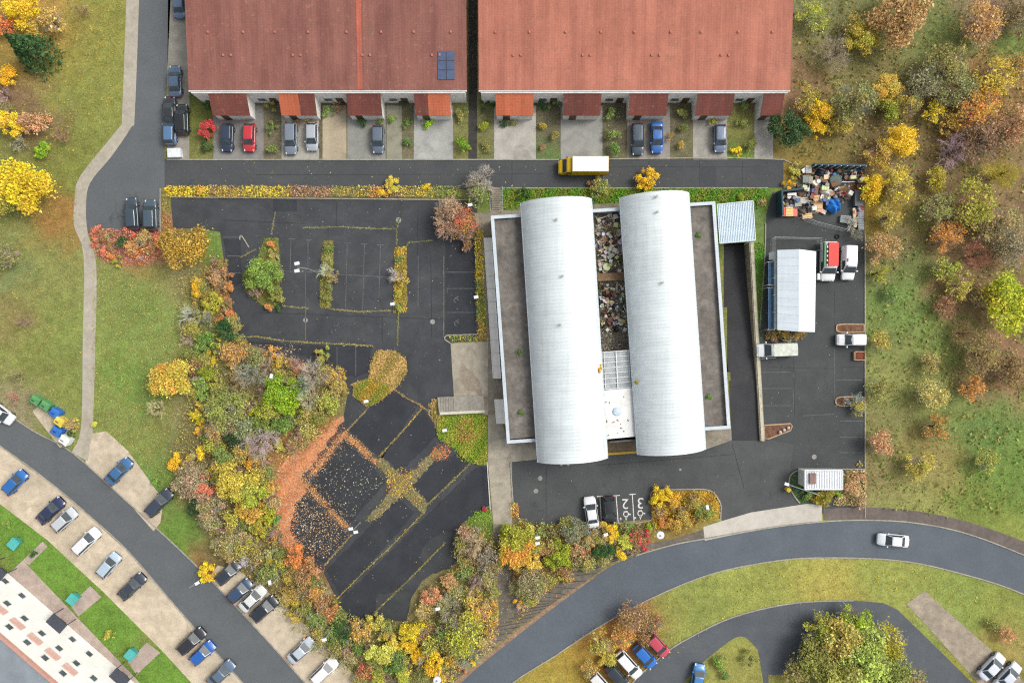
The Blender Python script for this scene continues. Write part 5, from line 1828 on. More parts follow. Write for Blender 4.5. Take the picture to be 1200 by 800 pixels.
# ------------------------------------------------------------------ vegetation
BARK = plain('bark', (112, 100, 84), .9, .2, 3, 14, world=False)
TWIG = tinted('twigs', .9, .18, scale=2)
PAL = {  # name: (colour 1, colour 2, words)
    'yellow': ((248, 208, 54), (220, 182, 62), 'bright yellow'),
    'lemon': ((220, 208, 96), (186, 180, 88), 'pale yellow'),
    'golden': ((212, 186, 84), (176, 160, 80), 'golden'),
    'orange': ((222, 154, 82), (190, 136, 84), 'orange'),
    'rust': ((180, 138, 94), (152, 128, 88), 'rust brown'),
    'olive': ((160, 158, 84), (132, 138, 76), 'olive'),
    'olivegold': ((196, 182, 74), (150, 150, 74), 'olive yellow'),
    'bronze': ((188, 164, 76), (142, 126, 70), 'bronze'),
    'amber': ((226, 172, 76), (204, 184, 84), 'amber'),
    'bright': ((206, 212, 70), (168, 186, 62), 'bright yellow green'),
    'pale': ((202, 198, 98), (150, 158, 84), 'pale green'),
    'lime': ((168, 184, 54), (126, 152, 52), 'lime green'),
    'green': ((136, 156, 84), (108, 132, 68), 'green'),
    'darkgreen': ((78, 106, 60), (60, 86, 52), 'dark green'),
    'greygreen': ((152, 154, 118), (128, 130, 102), 'grey green'),
    'pink': ((188, 150, 124), (158, 136, 106), 'dusty pink'),
    'red': ((210, 74, 86), (180, 84, 80), 'red'),
    'scarlet': ((214, 128, 98), (196, 132, 108), 'orange red'),
    'tan': ((208, 176, 122), (180, 150, 104), 'tan'),
    'brown': ((160, 132, 96), (136, 114, 84), 'brown'),
    'grey': ((186, 178, 162), (170, 162, 146), 'grey'),
    'greybrown': ((172, 160, 138), (156, 144, 122), 'grey brown'),
    'twigred': ((172, 142, 124), (150, 126, 108), 'reddish'),
}
KL = .88
albl = lambda c: alb(c, KL)
LEAFM = leaf_mat('leaves')
CROWN, TWIGS = {}, {}
for cls, R, leaf, n, lobes in (('s', 1.1, .15, 1100, 8), ('m', 1.9, .17, 3200, 15), ('l', 3.0, .2, 7000, 26)):
    for k in range(4):
        P, hue = crown_points(100 + k * 7 + len(cls) + int(R * 10), n, lobes)
        CROWN[cls, k] = leaf_mesh('crown', P, leaf / R, seed=k, hue=hue)
        P2, hue2 = crown_points(300 + k * 5 + int(R * 10), int(n * .32), lobes + 8, .8, .1)
        CROWN['sparse' + cls, k] = leaf_mesh('crown', P2, leaf * 1.05 / R, seed=50 + k, hue=hue2)
        TWIGS[cls, k] = twig_mesh('branches', 40 + k + int(R * 10), 3 if cls == 's' else 4, 6 if cls != 'l' else 9, 5 if cls != 'l' else 6, .05 / R)
trunk_me = MB().tube((0, 0, -.02), (.03, .02, .45), .075, .05, 8).tube((.03, .02, .42), (.2, .1, .8), .045, .02, 6).tube((.03, .02, .42), (-.2, .08, .8), .04, .02, 6).tube((.03, .02, .4), (.02, -.2, .75), .04, .02, 6).mesh('trunk')

LANDMARKS = [  # words, px, py
    ('the double headed lamp island', 385, 322), ('the left car park island', 310, 320), ('the third car park island', 469, 328), ('the pair of grey cars', 165, 252), ('the bend of the footpath', 98, 290), ('the footpath beside the meadow', 104, 400),
    ('the upper car park corner', 265, 300), ('the orange hedge edge', 265, 360), ('the lamp above the lime tree', 318, 440), ('the small car park bay', 400, 425), ('the peninsula lamp', 429, 470), ('the orange leaf drift', 350, 540),
    ('the littered diamond bay', 345, 615), ('the leaning lamp by the rust shrubs', 316, 682), ('the leaning lamp by the white estate car', 380, 749), ('the lower car park tip', 445, 728), ('the lamp in the tan shrubs', 513, 713), ('the disc lamp at the bottom edge', 512, 797),
    ('the steps of the lower walk', 588, 620), ('the foot of the lower walk', 596, 745), ('the twin lamp in the yellow tree', 630, 633), ('the white parked saloon', 693, 600), ('the lamp below the black car', 710, 626), ('the disc lamp by the red shrub', 774, 627),
    ('the yellow kerbed island', 803, 594), ('the white kiosk', 965, 562), ('the scrap compound', 945, 215), ('the white panel van', 997, 307), ('the pale shed', 930, 350), ('the square planter', 1006, 417), ('the lower kerbed bed', 1000, 470),
    ('the barrel roofs', 715, 235), ('the ramp canopy', 862, 258), ('the street steps', 582, 234), ('the dark slate bay car', 186, 589), ('the round yellow bush', 240, 671), ('the meadow', 170, 440), ('the concrete podium', 540, 475),
    ('the terrace corner by the lay-by', 235, 150), ('the passage between the terraces', 554, 150), ('the long slate car', 747, 163), ('the right end of the right terrace', 918, 130), ('the conifer', 35, 58), ('the big yellow tree at the lane', 25, 215), ('the street lay-by', 205, 95),
    ('the upper right clearing', 1120, 45), ('the top right corner', 1190, 20), ('the yellow thicket beyond the terrace', 960, 140), ('the green track', 1072, 310), ('the lime tree at the right edge', 1175, 360), ('the right lower meadow', 1100, 540), ('the brown copse', 1130, 200), ('the moving white car', 1047, 633),
    ('the loop road tree', 1000, 760), ('the red verge cars', 772, 755), ('the paved bays', 1120, 740), ('the loop road tip', 860, 780), ('the uppermost lawn', 20, 620), ('the square lawns', 100, 690), ('the long hedge by the disabled bays', 563, 330), ('the meadow bush', 183, 480),
]
_plants = []


def plant(x, y, r, pal, kind='L', hgt=None, what=None, seed=None, label=None, zrot=None):
    """kind L leafy, S sparse leaves on twigs, B bare twigs. r in photo pixels."""
    R = r * S
    cls = 's' if R < 1.35 else 'm' if R < 2.4 else 'l'
    k = (seed if seed is not None else int(x * 7 + y * 3)) % 4
    H_ = (hgt if hgt else (1.0 if R < 1.2 else 1.15)) * R
    p = at(x, y, min(H_ * .6, 4))
    c1, c2, word = PAL[pal]
    if kind == 'S' and random.random() < .6:
        c2 = random.choice([(150, 148, 88), (160, 152, 92), (132, 142, 80), (186, 166, 88)])
    jit = lambda c: [max(0, min(255, v * (1 + random.gauss(0, .05)))) for v in c]
    c1, c2 = albl(jit(c1)), albl(jit(c2))
    tree = R > 1.9
    rz = random.uniform(0, 2 * PI)
    name = what or ('tree' if tree else 'shrub')
    t = empty({'L': 'leafy_', 'S': 'sparse_', 'B': 'bare_'}[kind] + name, (p.x, p.y, 0), rz)
    sc_ = (R, R * random.uniform(.9, 1.1), H_)
    if kind in 'LS':
        o = add('crown', CROWN[cls if kind == 'L' else 'sparse' + cls, k], None, t, (0, 0, .12 * H_ if tree else 0), color=c1)
        o.scale = sc_
        o['second_colour'] = [float(v) for v in c2]
    if kind in 'SB':
        g = PAL['greybrown'][0] if kind == 'S' else PAL[pal][0]
        o = add('branches', TWIGS[cls, k], TWIG, t, (0, 0, .1 * H_), color=albl(jit(g)))
        o.scale = (R, R, H_)
    if tree:
        o = add('trunk', trunk_me, BARK, t)
        o.scale = (min(R, 3), min(R, 3), H_)
    look = ('big ' if R > 2.9 else 'small ' if R < 1.0 else '') + word + {'L': ' leafy ', 'S': ' sparse leaved ', 'B': ' bare '}[kind] + name.replace('_', ' ')
    tag(t, label or '', name.replace('_', ' '))
    if not label:
        _plants.append((look, x, y, t))
    return t


def shrub_box(pts, h, pal, dens, lab, cat='hedge', leaf=.15, pal2=None):
    """Clipped hedge or low planting in a photo-pixel outline."""
    xs, ys = [p[0] for p in pts], [p[1] for p in pts]
    area = (max(xs) - min(xs)) * (max(ys) - min(ys)) * S * S
    n = int(area * dens * 1.7)
    X, Y = rng.uniform(min(xs), max(xs), n), rng.uniform(min(ys), max(ys), n)
    k = inside(pts, X, Y)
    X, Y = X[k], Y[k]
    cx_, cy_ = (min(xs) + max(xs)) / 2, (min(ys) + max(ys)) / 2
    c = at(cx_, cy_)
    hh = h * (.75 + .3 * np.sin(X * .9) * np.sin(Y * .7 + X * .3))
    Z = hh * np.sqrt(rng.uniform(.1, 1, len(X)))
    P = np.stack([(X - cx_) * S + rng.normal(0, .07, len(X)), -(Y - cy_) * S + rng.normal(0, .07, len(X)), Z], 1)
    hue = np.clip(.5 + .45 * np.sin(X * .35 + Y * .2) + rng.normal(0, .25, len(X)), 0, 1)
    c1 = albl(PAL[pal][0])
    c2 = albl(PAL[pal2 or pal][0 if pal2 else 1])
    t = empty('hedge' if cat == 'hedge' else 'low_planting', c)
    o = add('foliage', leaf_mesh('foliage', P, leaf, seed=int(cx_), hue=hue), None, t, color=c1)
    o['second_colour'] = [float(v) for v in c2]
    mb = MB()
    for q in range(max(3, int(area / 1.5))):
        i = int(rng.integers(0, len(X)))
        mb.tube((P[i][0], P[i][1], 0), (P[i][0] + .1, P[i][1], h * .6), .025, n=4)
    mb.build('stems', BARK, t)
    tag(t, lab, cat, 'hedges and low planting')
    return t


# long hedge strip along the street
HS = [(196, 246, 'yellow', None), (246, 286, 'golden', 'rust'), (286, 340, 'golden', 'yellow'), (340, 389, 'pink', 'rust'), (389, 430, 'golden', 'olive'), (430, 447, 'orange', 'golden'), (470, 508, 'golden', 'olivegold'), (508, 541, 'olive', 'green')]
HL = ['bright yellow', 'brown orange', 'golden', 'dusty pink', 'ochre and olive', 'short orange', 'golden olive', 'dark olive']
for (a, b_, p1, p2), w_ in zip(HS, HL):
    shrub_box([(a, 218.5 + random.uniform(-1, 1)), (b_, 219), (b_, 232), (a, 231)], 1.1, p1, 60, w_ + ' stretch of the clipped hedge between street and car park', pal2=p2)
shrub_box([(446, 220), (472, 219), (472, 232), (446, 231)], .9, 'rust', 50, 'reddish gap filling hedge stretch under the yellow green bush', pal2='pink')
plant(458, 217, 11, 'lemon', label='yellow green bush rising out of the street hedge')
plant(449, 224, 7, 'yellow', label='small bright yellow bush in the street hedge')
plant(499, 220, 6, 'yellow', label='small yellow bush near the dark olive hedge end')
plant(235, 222, 7, 'golden', label='small golden bush at the yellow hedge end')
shrub_box([(192, 226), (200, 232), (201, 262), (191, 270)], .5, 'olive', 30, 'narrow weedy strip beside the grey people carrier', 'low planting', pal2='rust')
# trees and bushes: x, y, r, palette, kind
V = [
    (562, 213, 24, 'grey', 'B'), (556, 222, 18, 'greybrown', 'B'), (529, 260, 32, 'twigred', 'B'), (560, 228, 15, 'olive', 'S'), (541, 262, 20, 'scarlet', 'S'), (521, 246, 18, 'twigred', 'B'), (526, 250, 20, 'pink', 'S'), (548, 285, 10, 'rust', 'S'),
    (213, 289, 27, 'bronze', 'L'), (140, 282, 10, 'darkgreen', 'L'), (112, 271, 7, 'scarlet', 'L'), (113, 283, 7, 'scarlet', 'L'), (119, 294, 7, 'scarlet', 'L'), (128, 301, 7, 'orange', 'L'), (138, 306, 7, 'olivegold', 'L'),
    (155, 290, 12, 'scarlet', 'S'), (168, 280, 12, 'pink', 'S'), (178, 291, 10, 'scarlet', 'S'), (125, 277, 10, 'rust', 'S'), (150, 272, 9, 'scarlet', 'S'), (165, 302, 9, 'orange', 'S'), (184, 277, 7, 'scarlet', 'L'), (130, 290, 8, 'rust', 'S'),
    (309, 322, 21, 'olive', 'L'), (300, 335, 12, 'greygreen', 'L'), (321, 345, 12, 'olive', 'L'), (320, 300, 9, 'olivegold', 'S'), (318, 284, 7, 'orange', 'L'), (316, 358, 7, 'orange', 'L'), (328, 361, 5, 'darkgreen', 'L'), (322, 317, 10, 'greygreen', 'L'),
    (382, 318, 13, 'grey', 'B'), (390, 324, 9, 'olive', 'S'), (464, 322, 13, 'grey', 'B'), (472, 326, 9, 'golden', 'S'), (385, 290, 6, 'green', 'L'), (381, 350, 7, 'olive', 'L'), (469, 305, 7, 'olive', 'L'), (469, 345, 7, 'olivegold', 'L'), (385, 335, 7, 'green', 'S'), (469, 360, 6, 'olive', 'L'), (383, 306, 7, 'olive', 'S'),
    (259, 308, 8, 'rust', 'L'), (262, 322, 9, 'rust', 'L'), (268, 338, 9, 'orange', 'L'), (270, 352, 9, 'rust', 'L'), (272, 366, 9, 'orange', 'L'), (272, 380, 8, 'orange', 'L'), (254, 318, 9, 'brown', 'S'), (258, 335, 9, 'rust', 'S'), (262, 355, 8, 'golden', 'S'), (265, 375, 8, 'rust', 'L'),
    (231, 337, 12, 'yellow', 'L'), (243, 345, 11, 'olivegold', 'L'), (222, 370, 16, 'grey', 'B'), (216, 385, 12, 'twigred', 'B'), (250, 357, 14, 'olivegold', 'L'), (258, 377, 7, 'orange', 'L'), (262, 388, 14, 'darkgreen', 'L'), (240, 394, 11, 'green', 'L'), (238, 407, 12, 'green', 'L'), (217, 396, 12, 'greybrown', 'B'), (222, 415, 10, 'olive', 'S'), (228, 380, 10, 'olive', 'S'), (255, 405, 10, 'olivegold', 'L'), (246, 372, 10, 'greygreen', 'L'),
    (198, 442, 25, 'amber', 'L'), (190, 436, 12, 'orange', 'S'), (240, 419, 8, 'yellow', 'L'), (251, 424, 7, 'yellow', 'L'), (243, 437, 11, 'lime', 'L'), (228, 427, 11, 'rust', 'S'), (272, 415, 14, 'rust', 'S'), (286, 412, 12, 'orange', 'S'), (300, 418, 14, 'rust', 'S'), (293, 438, 22, 'greybrown', 'B'), (278, 446, 16, 'greybrown', 'B'), (328, 427, 10, 'golden', 'L'), (314, 428, 12, 'greybrown', 'B'), (318, 412, 8, 'golden', 'S'),
    (328, 462, 21, 'lime', 'L'), (344, 478, 15, 'lime', 'L'), (316, 478, 14, 'lime', 'S'), (342, 446, 12, 'lime', 'S'), (325, 480, 12, 'olivegold', 'S'), (368, 440, 24, 'greybrown', 'B'), (356, 452, 18, 'grey', 'B'), (390, 440, 13, 'golden', 'S'), (379, 413, 9, 'olivegold', 'L'), (350, 434, 9, 'orange', 'S'), (341, 428, 8, 'rust', 'S'), (396, 455, 12, 'golden', 'S'), (385, 470, 14, 'olive', 'S'), (400, 442, 7, 'orange', 'S'), (376, 424, 8, 'olive', 'S'),
    (183, 480, 17, 'greybrown', 'B'), (236, 455, 13, 'green', 'L'), (256, 458, 13, 'olive', 'L'), (232, 487, 10, 'yellow', 'L'), (238, 478, 10, 'golden', 'L'), (232, 503, 8, 'yellow', 'L'), (265, 480, 24, 'olive', 'S'), (258, 500, 18, 'greygreen', 'S'), (280, 470, 14, 'green', 'S'), (302, 483, 12, 'lime', 'L'), (310, 497, 14, 'green', 'L'), (332, 496, 14, 'green', 'L'), (342, 490, 10, 'greygreen', 'L'),
    (305, 517, 23, 'grey', 'B'), (288, 505, 16, 'greygreen', 'S'), (362, 470, 18, 'grey', 'B'), (325, 522, 9, 'lemon', 'L'), (346, 520, 12, 'rust', 'S'), (360, 506, 13, 'olive', 'S'), (372, 492, 12, 'olive', 'L'), (238, 531, 9, 'yellow', 'L'), (225, 537, 8, 'golden', 'L'), (207, 543, 11, 'yellow', 'L'), (265, 535, 16, 'olive', 'L'), (250, 522, 12, 'olivegold', 'S'), (285, 530, 14, 'olive', 'S'), (295, 540, 10, 'yellow', 'S'), (275, 515, 12, 'darkgreen', 'L'), (245, 510, 10, 'green', 'S'),
    (224, 562, 22, 'pink', 'S'), (238, 570, 16, 'scarlet', 'S'), (215, 555, 12, 'rust', 'S'), (275, 563, 24, 'golden', 'L'), (290, 577, 20, 'olivegold', 'L'), (258, 548, 14, 'golden', 'S'), (305, 562, 13, 'olive', 'L'), (320, 588, 11, 'tan', 'S'), (318, 572, 10, 'orange', 'S'), (228, 592, 13, 'darkgreen', 'L'), (248, 602, 18, 'pink', 'S'), (262, 617, 15, 'twigred', 'B'), (255, 590, 14, 'greybrown', 'B'), (290, 597, 18, 'golden', 'L'), (315, 600, 12, 'lime', 'L'), (304, 613, 12, 'olivegold', 'L'), (274, 605, 14, 'golden', 'S'), (322, 608, 8, 'green', 'L'),
    (266, 636, 18, 'greygreen', 'S'), (286, 641, 15, 'olive', 'S'), (301, 652, 13, 'olive', 'S'), (270, 652, 10, 'rust', 'S'), (313, 652, 8, 'yellow', 'L'), (325, 650, 8, 'green', 'L'), (322, 630, 9, 'orange', 'S'), (300, 632, 10, 'olivegold', 'L'), (350, 655, 15, 'orange', 'L'), (362, 672, 17, 'rust', 'L'), (345, 668, 13, 'rust', 'S'), (368, 692, 14, 'orange', 'S'), (320, 670, 14, 'olive', 'S'), (338, 700, 14, 'olivegold', 'L'), (338, 675, 10, 'golden', 'S'), (376, 708, 12, 'rust', 'S'), (352, 690, 12, 'rust', 'S'), (355, 712, 12, 'olive', 'L'), (360, 702, 5, 'orange', 'L'),
    (385, 718, 13, 'orange', 'S'), (370, 724, 13, 'olive', 'S'), (396, 722, 12, 'olive', 'L'), (388, 742, 12, 'green', 'S'), (405, 736, 14, 'darkgreen', 'S'), (410, 766, 13, 'pink', 'S'), (426, 787, 12, 'red', 'S'), (422, 737, 14, 'olivegold', 'S'), (440, 731, 12, 'golden', 'L'), (446, 760, 18, 'lemon', 'L'), (462, 751, 14, 'lemon', 'L'), (466, 773, 14, 'green', 'S'), (440, 790, 13, 'olivegold', 'L'), (472, 792, 13, 'lemon', 'L'), (395, 762, 12, 'olive', 'S'), (420, 760, 11, 'green', 'L'), (455, 735, 10, 'olive', 'S'), (452, 780, 10, 'green', 'L'), (490, 793, 12, 'olive', 'S'),
    (483, 737, 15, 'yellow', 'L'), (478, 755, 14, 'yellow', 'L'), (488, 766, 12, 'yellow', 'L'), (495, 715, 11, 'tan', 'S'), (506, 701, 13, 'tan', 'L'), (525, 685, 13, 'tan', 'L'), (517, 708, 12, 'tan', 'S'), (536, 692, 12, 'tan', 'S'), (530, 716, 20, 'greybrown', 'B'), (546, 742, 25, 'olivegold', 'S'), (560, 716, 16, 'golden', 'S'), (536, 752, 18, 'olive', 'S'), (513, 777, 17, 'yellow', 'L'), (505, 757, 15, 'golden', 'S'), (498, 742, 12, 'rust', 'S'), (520, 740, 14, 'olive', 'S'), (547, 772, 18, 'greybrown', 'B'), (552, 772, 8, 'yellow', 'L'), (543, 781, 8, 'orange', 'L'), (530, 775, 12, 'olive', 'S'), (520, 792, 10, 'golden', 'S'), (564, 752, 14, 'tan', 'S'), (575, 745, 10, 'golden', 'S'), (498, 785, 10, 'green', 'S'),
    (555, 637, 20, 'grey', 'B'), (570, 652, 15, 'greygreen', 'S'), (572, 672, 14, 'greygreen', 'S'), (545, 625, 12, 'pink', 'S'), (566, 660, 4, 'yellow', 'L'), (566, 628, 5, 'golden', 'L'), (556, 655, 14, 'greybrown', 'B'), (556, 680, 15, 'greybrown', 'B'), (545, 668, 12, 'olive', 'S'), (578, 690, 10, 'green', 'S'), (552, 700, 12, 'golden', 'S'), (540, 640, 12, 'olive', 'S'), (568, 598, 5, 'red', 'L'),
    (606, 632, 20, 'olivegold', 'L'), (616, 655, 18, 'golden', 'L'), (594, 648, 16, 'lime', 'L'), (598, 622, 12, 'lime', 'L'), (625, 640, 14, 'olivegold', 'L'), (603, 645, 20, 'amber', 'L'), (589, 632, 8, 'yellow', 'L'), (655, 650, 16, 'lime', 'L'), (648, 638, 12, 'golden', 'S'), (671, 620, 17, 'greygreen', 'S'), (622, 682, 20, 'greygreen', 'S'), (634, 682, 15, 'olive', 'S'), (622, 701, 10, 'golden', 'L'), (610, 706, 8, 'yellow', 'L'), (632, 693, 8, 'orange', 'L'), (650, 664, 7, 'scarlet', 'S'), (664, 672, 11, 'rust', 'S'), (688, 651, 9, 'scarlet', 'S'), (676, 642, 12, 'tan', 'S'), (674, 658, 10, 'brown', 'S'), (650, 679, 10, 'golden', 'S'), (610, 690, 12, 'olive', 'S'), (630, 664, 14, 'greybrown', 'B'), (648, 624, 10, 'olive', 'S'),
    (706, 647, 12, 'darkgreen', 'L'), (690, 659, 12, 'green', 'S'), (708, 657, 11, 'olive', 'S'), (726, 652, 10, 'yellow', 'L'), (718, 625, 11, 'yellow', 'L'), (730, 636, 12, 'lemon', 'L'), (700, 631, 12, 'tan', 'S'), (706, 616, 8, 'golden', 'L'), (688, 632, 12, 'tan', 'S'), (676, 661, 8, 'green', 'S'), (746, 632, 12, 'red', 'S'), (756, 628, 9, 'red', 'L'), (752, 640, 8, 'red', 'L'), (738, 622, 8, 'olive', 'S'), (763, 618, 6, 'lime', 'L'), (742, 646, 8, 'pink', 'S'),
    (775, 582, 12, 'yellow', 'L'), (768, 586, 8, 'yellow', 'L'), (775, 600, 10, 'brown', 'S'), (790, 612, 12, 'golden', 'L'), (778, 611, 8, 'orange', 'L'), (800, 600, 12, 'golden', 'S'), (814, 586, 13, 'olivegold', 'S'), (826, 597, 12, 'olive', 'L'), (790, 588, 11, 'yellow', 'S'), (803, 612, 9, 'golden', 'L'), (820, 606, 8, 'olive', 'S'),
    (968, 580, 14, 'olivegold', 'L'), (962, 584, 9, 'yellow', 'L'), (978, 574, 9, 'lime', 'L'), (998, 572, 12, 'tan', 'S'), (992, 562, 8, 'rust', 'S'), (1006, 560, 9, 'tan', 'S'), (1008, 585, 10, 'tan', 'S'), (947, 578, 8, 'green', 'L'), (955, 582, 6, 'rust', 'S'),
    (1000, 262, 14, 'grey', 'B'), (1004, 275, 12, 'greybrown', 'B'), (1002, 470, 16, 'grey', 'B'), (1006, 478, 11, 'golden', 'S'), (930, 203, 8, 'golden', 'L'), (926, 214, 8, 'yellow', 'L'), (933, 194, 7, 'golden', 'S'), (1009, 208, 6, 'orange', 'S'), (905, 391, 8, 'rust', 'S'), (918, 391, 8, 'golden', 'S'), (931, 391, 7, 'olive', 'S'), (925, 398, 10, 'grey', 'B'), (908, 399, 8, 'greybrown', 'B'), (1008, 544, 3.5, 'lemon', 'L'),
    (702, 219, 14, 'golden', 'S'), (698, 214, 9, 'tan', 'L'), (760, 211, 14, 'yellow', 'L'), (760, 219, 9, 'yellow', 'L'), (612, 228, 8, 'darkgreen', 'L'), (884, 240, 7, 'green', 'L'), (866, 232, 7, 'lime', 'L'), (893, 238, 6, 'tan', 'S'),
    # left, beyond the lane
    (27, 12, 22, 'yellow', 'L'), (5, 30, 16, 'orange', 'S'), (60, 25, 18, 'tan', 'S'), (8, 88, 13, 'yellow', 'L'), (16, 143, 17, 'yellow', 'L'), (41, 143, 18, 'tan', 'L'), (50, 177, 11, 'lime', 'L'), (27, 213, 33, 'yellow', 'L'), (8, 228, 22, 'golden', 'L'), (20, 166, 15, 'greybrown', 'B'), (70, 160, 14, 'brown', 'B'), (8, 300, 16, 'greygreen', 'S'), (3, 110, 16, 'twigred', 'B'), (95, 15, 14, 'brown', 'B'), (28, 378, 14, 'brown', 'B'), (40, 32, 14, 'golden', 'S'), (5, 130, 12, 'brown', 'S'),
    (20, 440, 16, 'brown', 'B'), (15, 465, 12, 'twigred', 'B'), (240, 671, 12, 'yellow', 'L'), (83, 497, 10, 'rust', 'S'), (83, 510, 6, 'darkgreen', 'L'), (112, 498, 6, 'lemon', 'L'), (183, 566, 6, 'green', 'L'), (270, 665, 6, 'green', 'L'),
    # gardens of the terraces
    (241, 150, 12, 'red', 'L'), (243, 170, 8, 'darkgreen', 'L'), (243, 118, 9, 'darkgreen', 'L'), (318, 122, 9, 'olive', 'L'), (318, 150, 8, 'green', 'L'), (318, 172, 9, 'green', 'L'), (385, 132, 8, 'green', 'L'), (396, 124, 7, 'rust', 'L'), (425, 141, 8, 'darkgreen', 'L'), (476, 118, 9, 'darkgreen', 'L'), (478, 145, 7, 'green', 'L'), (478, 165, 7, 'green', 'L'), (459, 138, 6, 'green', 'L'), (501, 144, 7, 'lime', 'L'), (541, 170, 10, 'lime', 'L'), (542, 135, 9, 'olive', 'L'), (568, 150, 8, 'lime', 'L'), (570, 122, 9, 'darkgreen', 'L'), (571, 172, 7, 'olive', 'L'),
    (633, 122, 8, 'darkgreen', 'L'), (648, 120, 8, 'green', 'L'), (636, 150, 7, 'olivegold', 'L'), (648, 158, 8, 'olive', 'L'), (634, 172, 6, 'rust', 'L'), (718, 135, 9, 'green', 'L'), (718, 155, 10, 'green', 'L'), (718, 176, 10, 'green', 'L'), (800, 130, 9, 'olive', 'L'), (802, 152, 8, 'green', 'L'), (800, 170, 7, 'golden', 'L'), (870, 124, 9, 'green', 'L'), (870, 145, 8, 'olive', 'L'), (863, 178, 7, 'yellow', 'L'), (879, 168, 8, 'olive', 'L'), (836, 143, 6, 'lemon', 'L'), (590, 143, 6, 'darkgreen', 'L'), (785, 160, 6, 'rust', 'S'), (602, 143, 5, 'olive', 'L'), (350, 142, 5, 'rust', 'L'), (362, 142, 5, 'golden', 'L'), (445, 142, 5, 'green', 'L'),
    # right, beyond the yard
    (923, 152, 22, 'darkgreen', 'L'), (1058, 18, 37.5, 'tan', 'L'), (953, 20, 18.8, 'golden', 'S'), (1010, 45, 20, 'golden', 'L'), (1003, 32, 17.5, 'olivegold', 'S'), (980, 62, 25, 'greybrown', 'B'), (945, 118, 17.5, 'golden', 'S'), (960, 132, 16.2, 'yellow', 'L'), (958, 152, 12.5, 'yellow', 'L'), (984, 148, 15, 'golden', 'L'), (1000, 118, 27.5, 'brown', 'S'), (1038, 105, 18.8, 'lemon', 'L'), (1040, 128, 16.2, 'olivegold', 'L'), (1062, 120, 18.8, 'golden', 'S'), (1095, 132, 15, 'yellow', 'S'), (1112, 145, 15, 'golden', 'S'), (1052, 165, 22.5, 'yellow', 'L'), (1030, 180, 18.8, 'golden', 'S'), (1050, 215, 22.5, 'yellow', 'S'), (1022, 222, 17.5, 'yellow', 'L'), (1098, 210, 15, 'golden', 'L'), (1145, 128, 27.5, 'orange', 'S'), (1165, 95, 25, 'olivegold', 'S'), (1188, 80, 20, 'orange', 'S'), (1110, 80, 27.5, 'olive', 'S'), (1085, 95, 25, 'greygreen', 'S'), (1120, 105, 25, 'brown', 'S'), (1150, 30, 27.5, 'pink', 'S'), (1190, 20, 22.5, 'brown', 'S'), (1150, 165, 27.5, 'brown', 'S'), (1185, 150, 30, 'tan', 'S'), (1120, 175, 27.5, 'greybrown', 'B'), (1175, 205, 30, 'olivegold', 'B'), (1140, 240, 30, 'olivegold', 'S'), (1100, 245, 22.5, 'brown', 'S'), (1170, 260, 27.5, 'pink', 'S'), (1110, 275, 20, 'orange', 'S'), (1145, 300, 25, 'brown', 'B'), (1185, 290, 22.5, 'greygreen', 'S'), (1040, 255, 17.5, 'golden', 'S'), (1035, 290, 20, 'tan', 'S'), (1030, 320, 17.5, 'olivegold', 'B'), (1045, 345, 12.5, 'green', 'S'), (1108, 315, 17.5, 'olivegold', 'S'), (1125, 335, 17.5, 'golden', 'S'), (1105, 360, 15, 'brown', 'S'),
    (1178, 358, 33, 'bright', 'L'), (1158, 345, 20, 'olivegold', 'S'), (1130, 390, 20, 'brown', 'B'), (1150, 415, 25, 'rust', 'S'), (1185, 430, 22.5, 'brown', 'S'), (1140, 455, 17.5, 'orange', 'S'), (1030, 400, 15, 'olivegold', 'S'), (1090, 425, 15, 'tan', 'S'), (1090, 462, 20, 'tan', 'S'), (1095, 500, 17.5, 'orange', 'S'), (1155, 540, 16.2, 'olivegold', 'S'), (1078, 544, 18.8, 'golden', 'S'), (1030, 520, 17.5, 'tan', 'S'), (1028, 455, 16.2, 'olive', 'S'),
    # lower right
    (988, 750, 30, 'pale', 'L'), (1014, 768, 34, 'pale', 'L'), (958, 770, 26, 'olive', 'L'), (985, 788, 30, 'pale', 'L'), (1002, 724, 20, 'lime', 'S'), (1046, 786, 26, 'olive', 'L'), (1040, 752, 24, 'olivegold', 'S'), (965, 736, 20, 'olivegold', 'S'), (1070, 795, 18, 'green', 'S'), (932, 785, 18, 'olive', 'S'), (950, 745, 14, 'greybrown', 'B'), (742, 722, 20, 'rust', 'S'), (765, 730, 14, 'scarlet', 'S'), (730, 745, 16, 'orange', 'S'), (705, 755, 18, 'golden', 'S'), (712, 770, 12, 'golden', 'L'), (690, 785, 12, 'orange', 'S'), (757, 748, 12, 'rust', 'S'), (1162, 733, 9, 'olive', 'L'), (1180, 745, 12, 'tan', 'S'), (880, 772, 10, 'olive', 'L'), (845, 776, 9, 'green', 'L'), (852, 790, 8, 'green', 'L'),
    # meadow scraps and lawn edges
    (38, 648, 6, 'darkgreen', 'L'), (10, 612, 8, 'green', 'L'), (128, 745, 7, 'olivegold', 'L'),
]
CONIFERS = [(35, 58, 28, 'darkgreen')]
TH = [[(205, 330), (258, 300), (280, 390), (300, 412), (345, 418), (400, 440), (405, 470), (385, 505), (330, 545), (322, 600), (345, 650), (380, 680), (400, 712), (430, 728), (478, 728), (498, 695), (540, 650), (545, 620), (578, 622), (584, 690), (580, 735), (545, 783), (520, 810), (420, 805), (300, 690), (222, 590), (200, 540), (215, 480), (205, 430), (215, 390)],
      [(584, 615), (640, 612), (700, 616), (763, 612), (772, 622), (716, 643), (634, 694), (600, 735), (612, 710), (596, 660)]]
for q in V:
    in_th = 205 < q[0] < 585 and 300 < q[1] < 805 and (q[2] >= 8)
    plant(q[0], q[1], q[2] * (1.12 if in_th and q[4] != 'L' else 1.04), q[3], q[4])
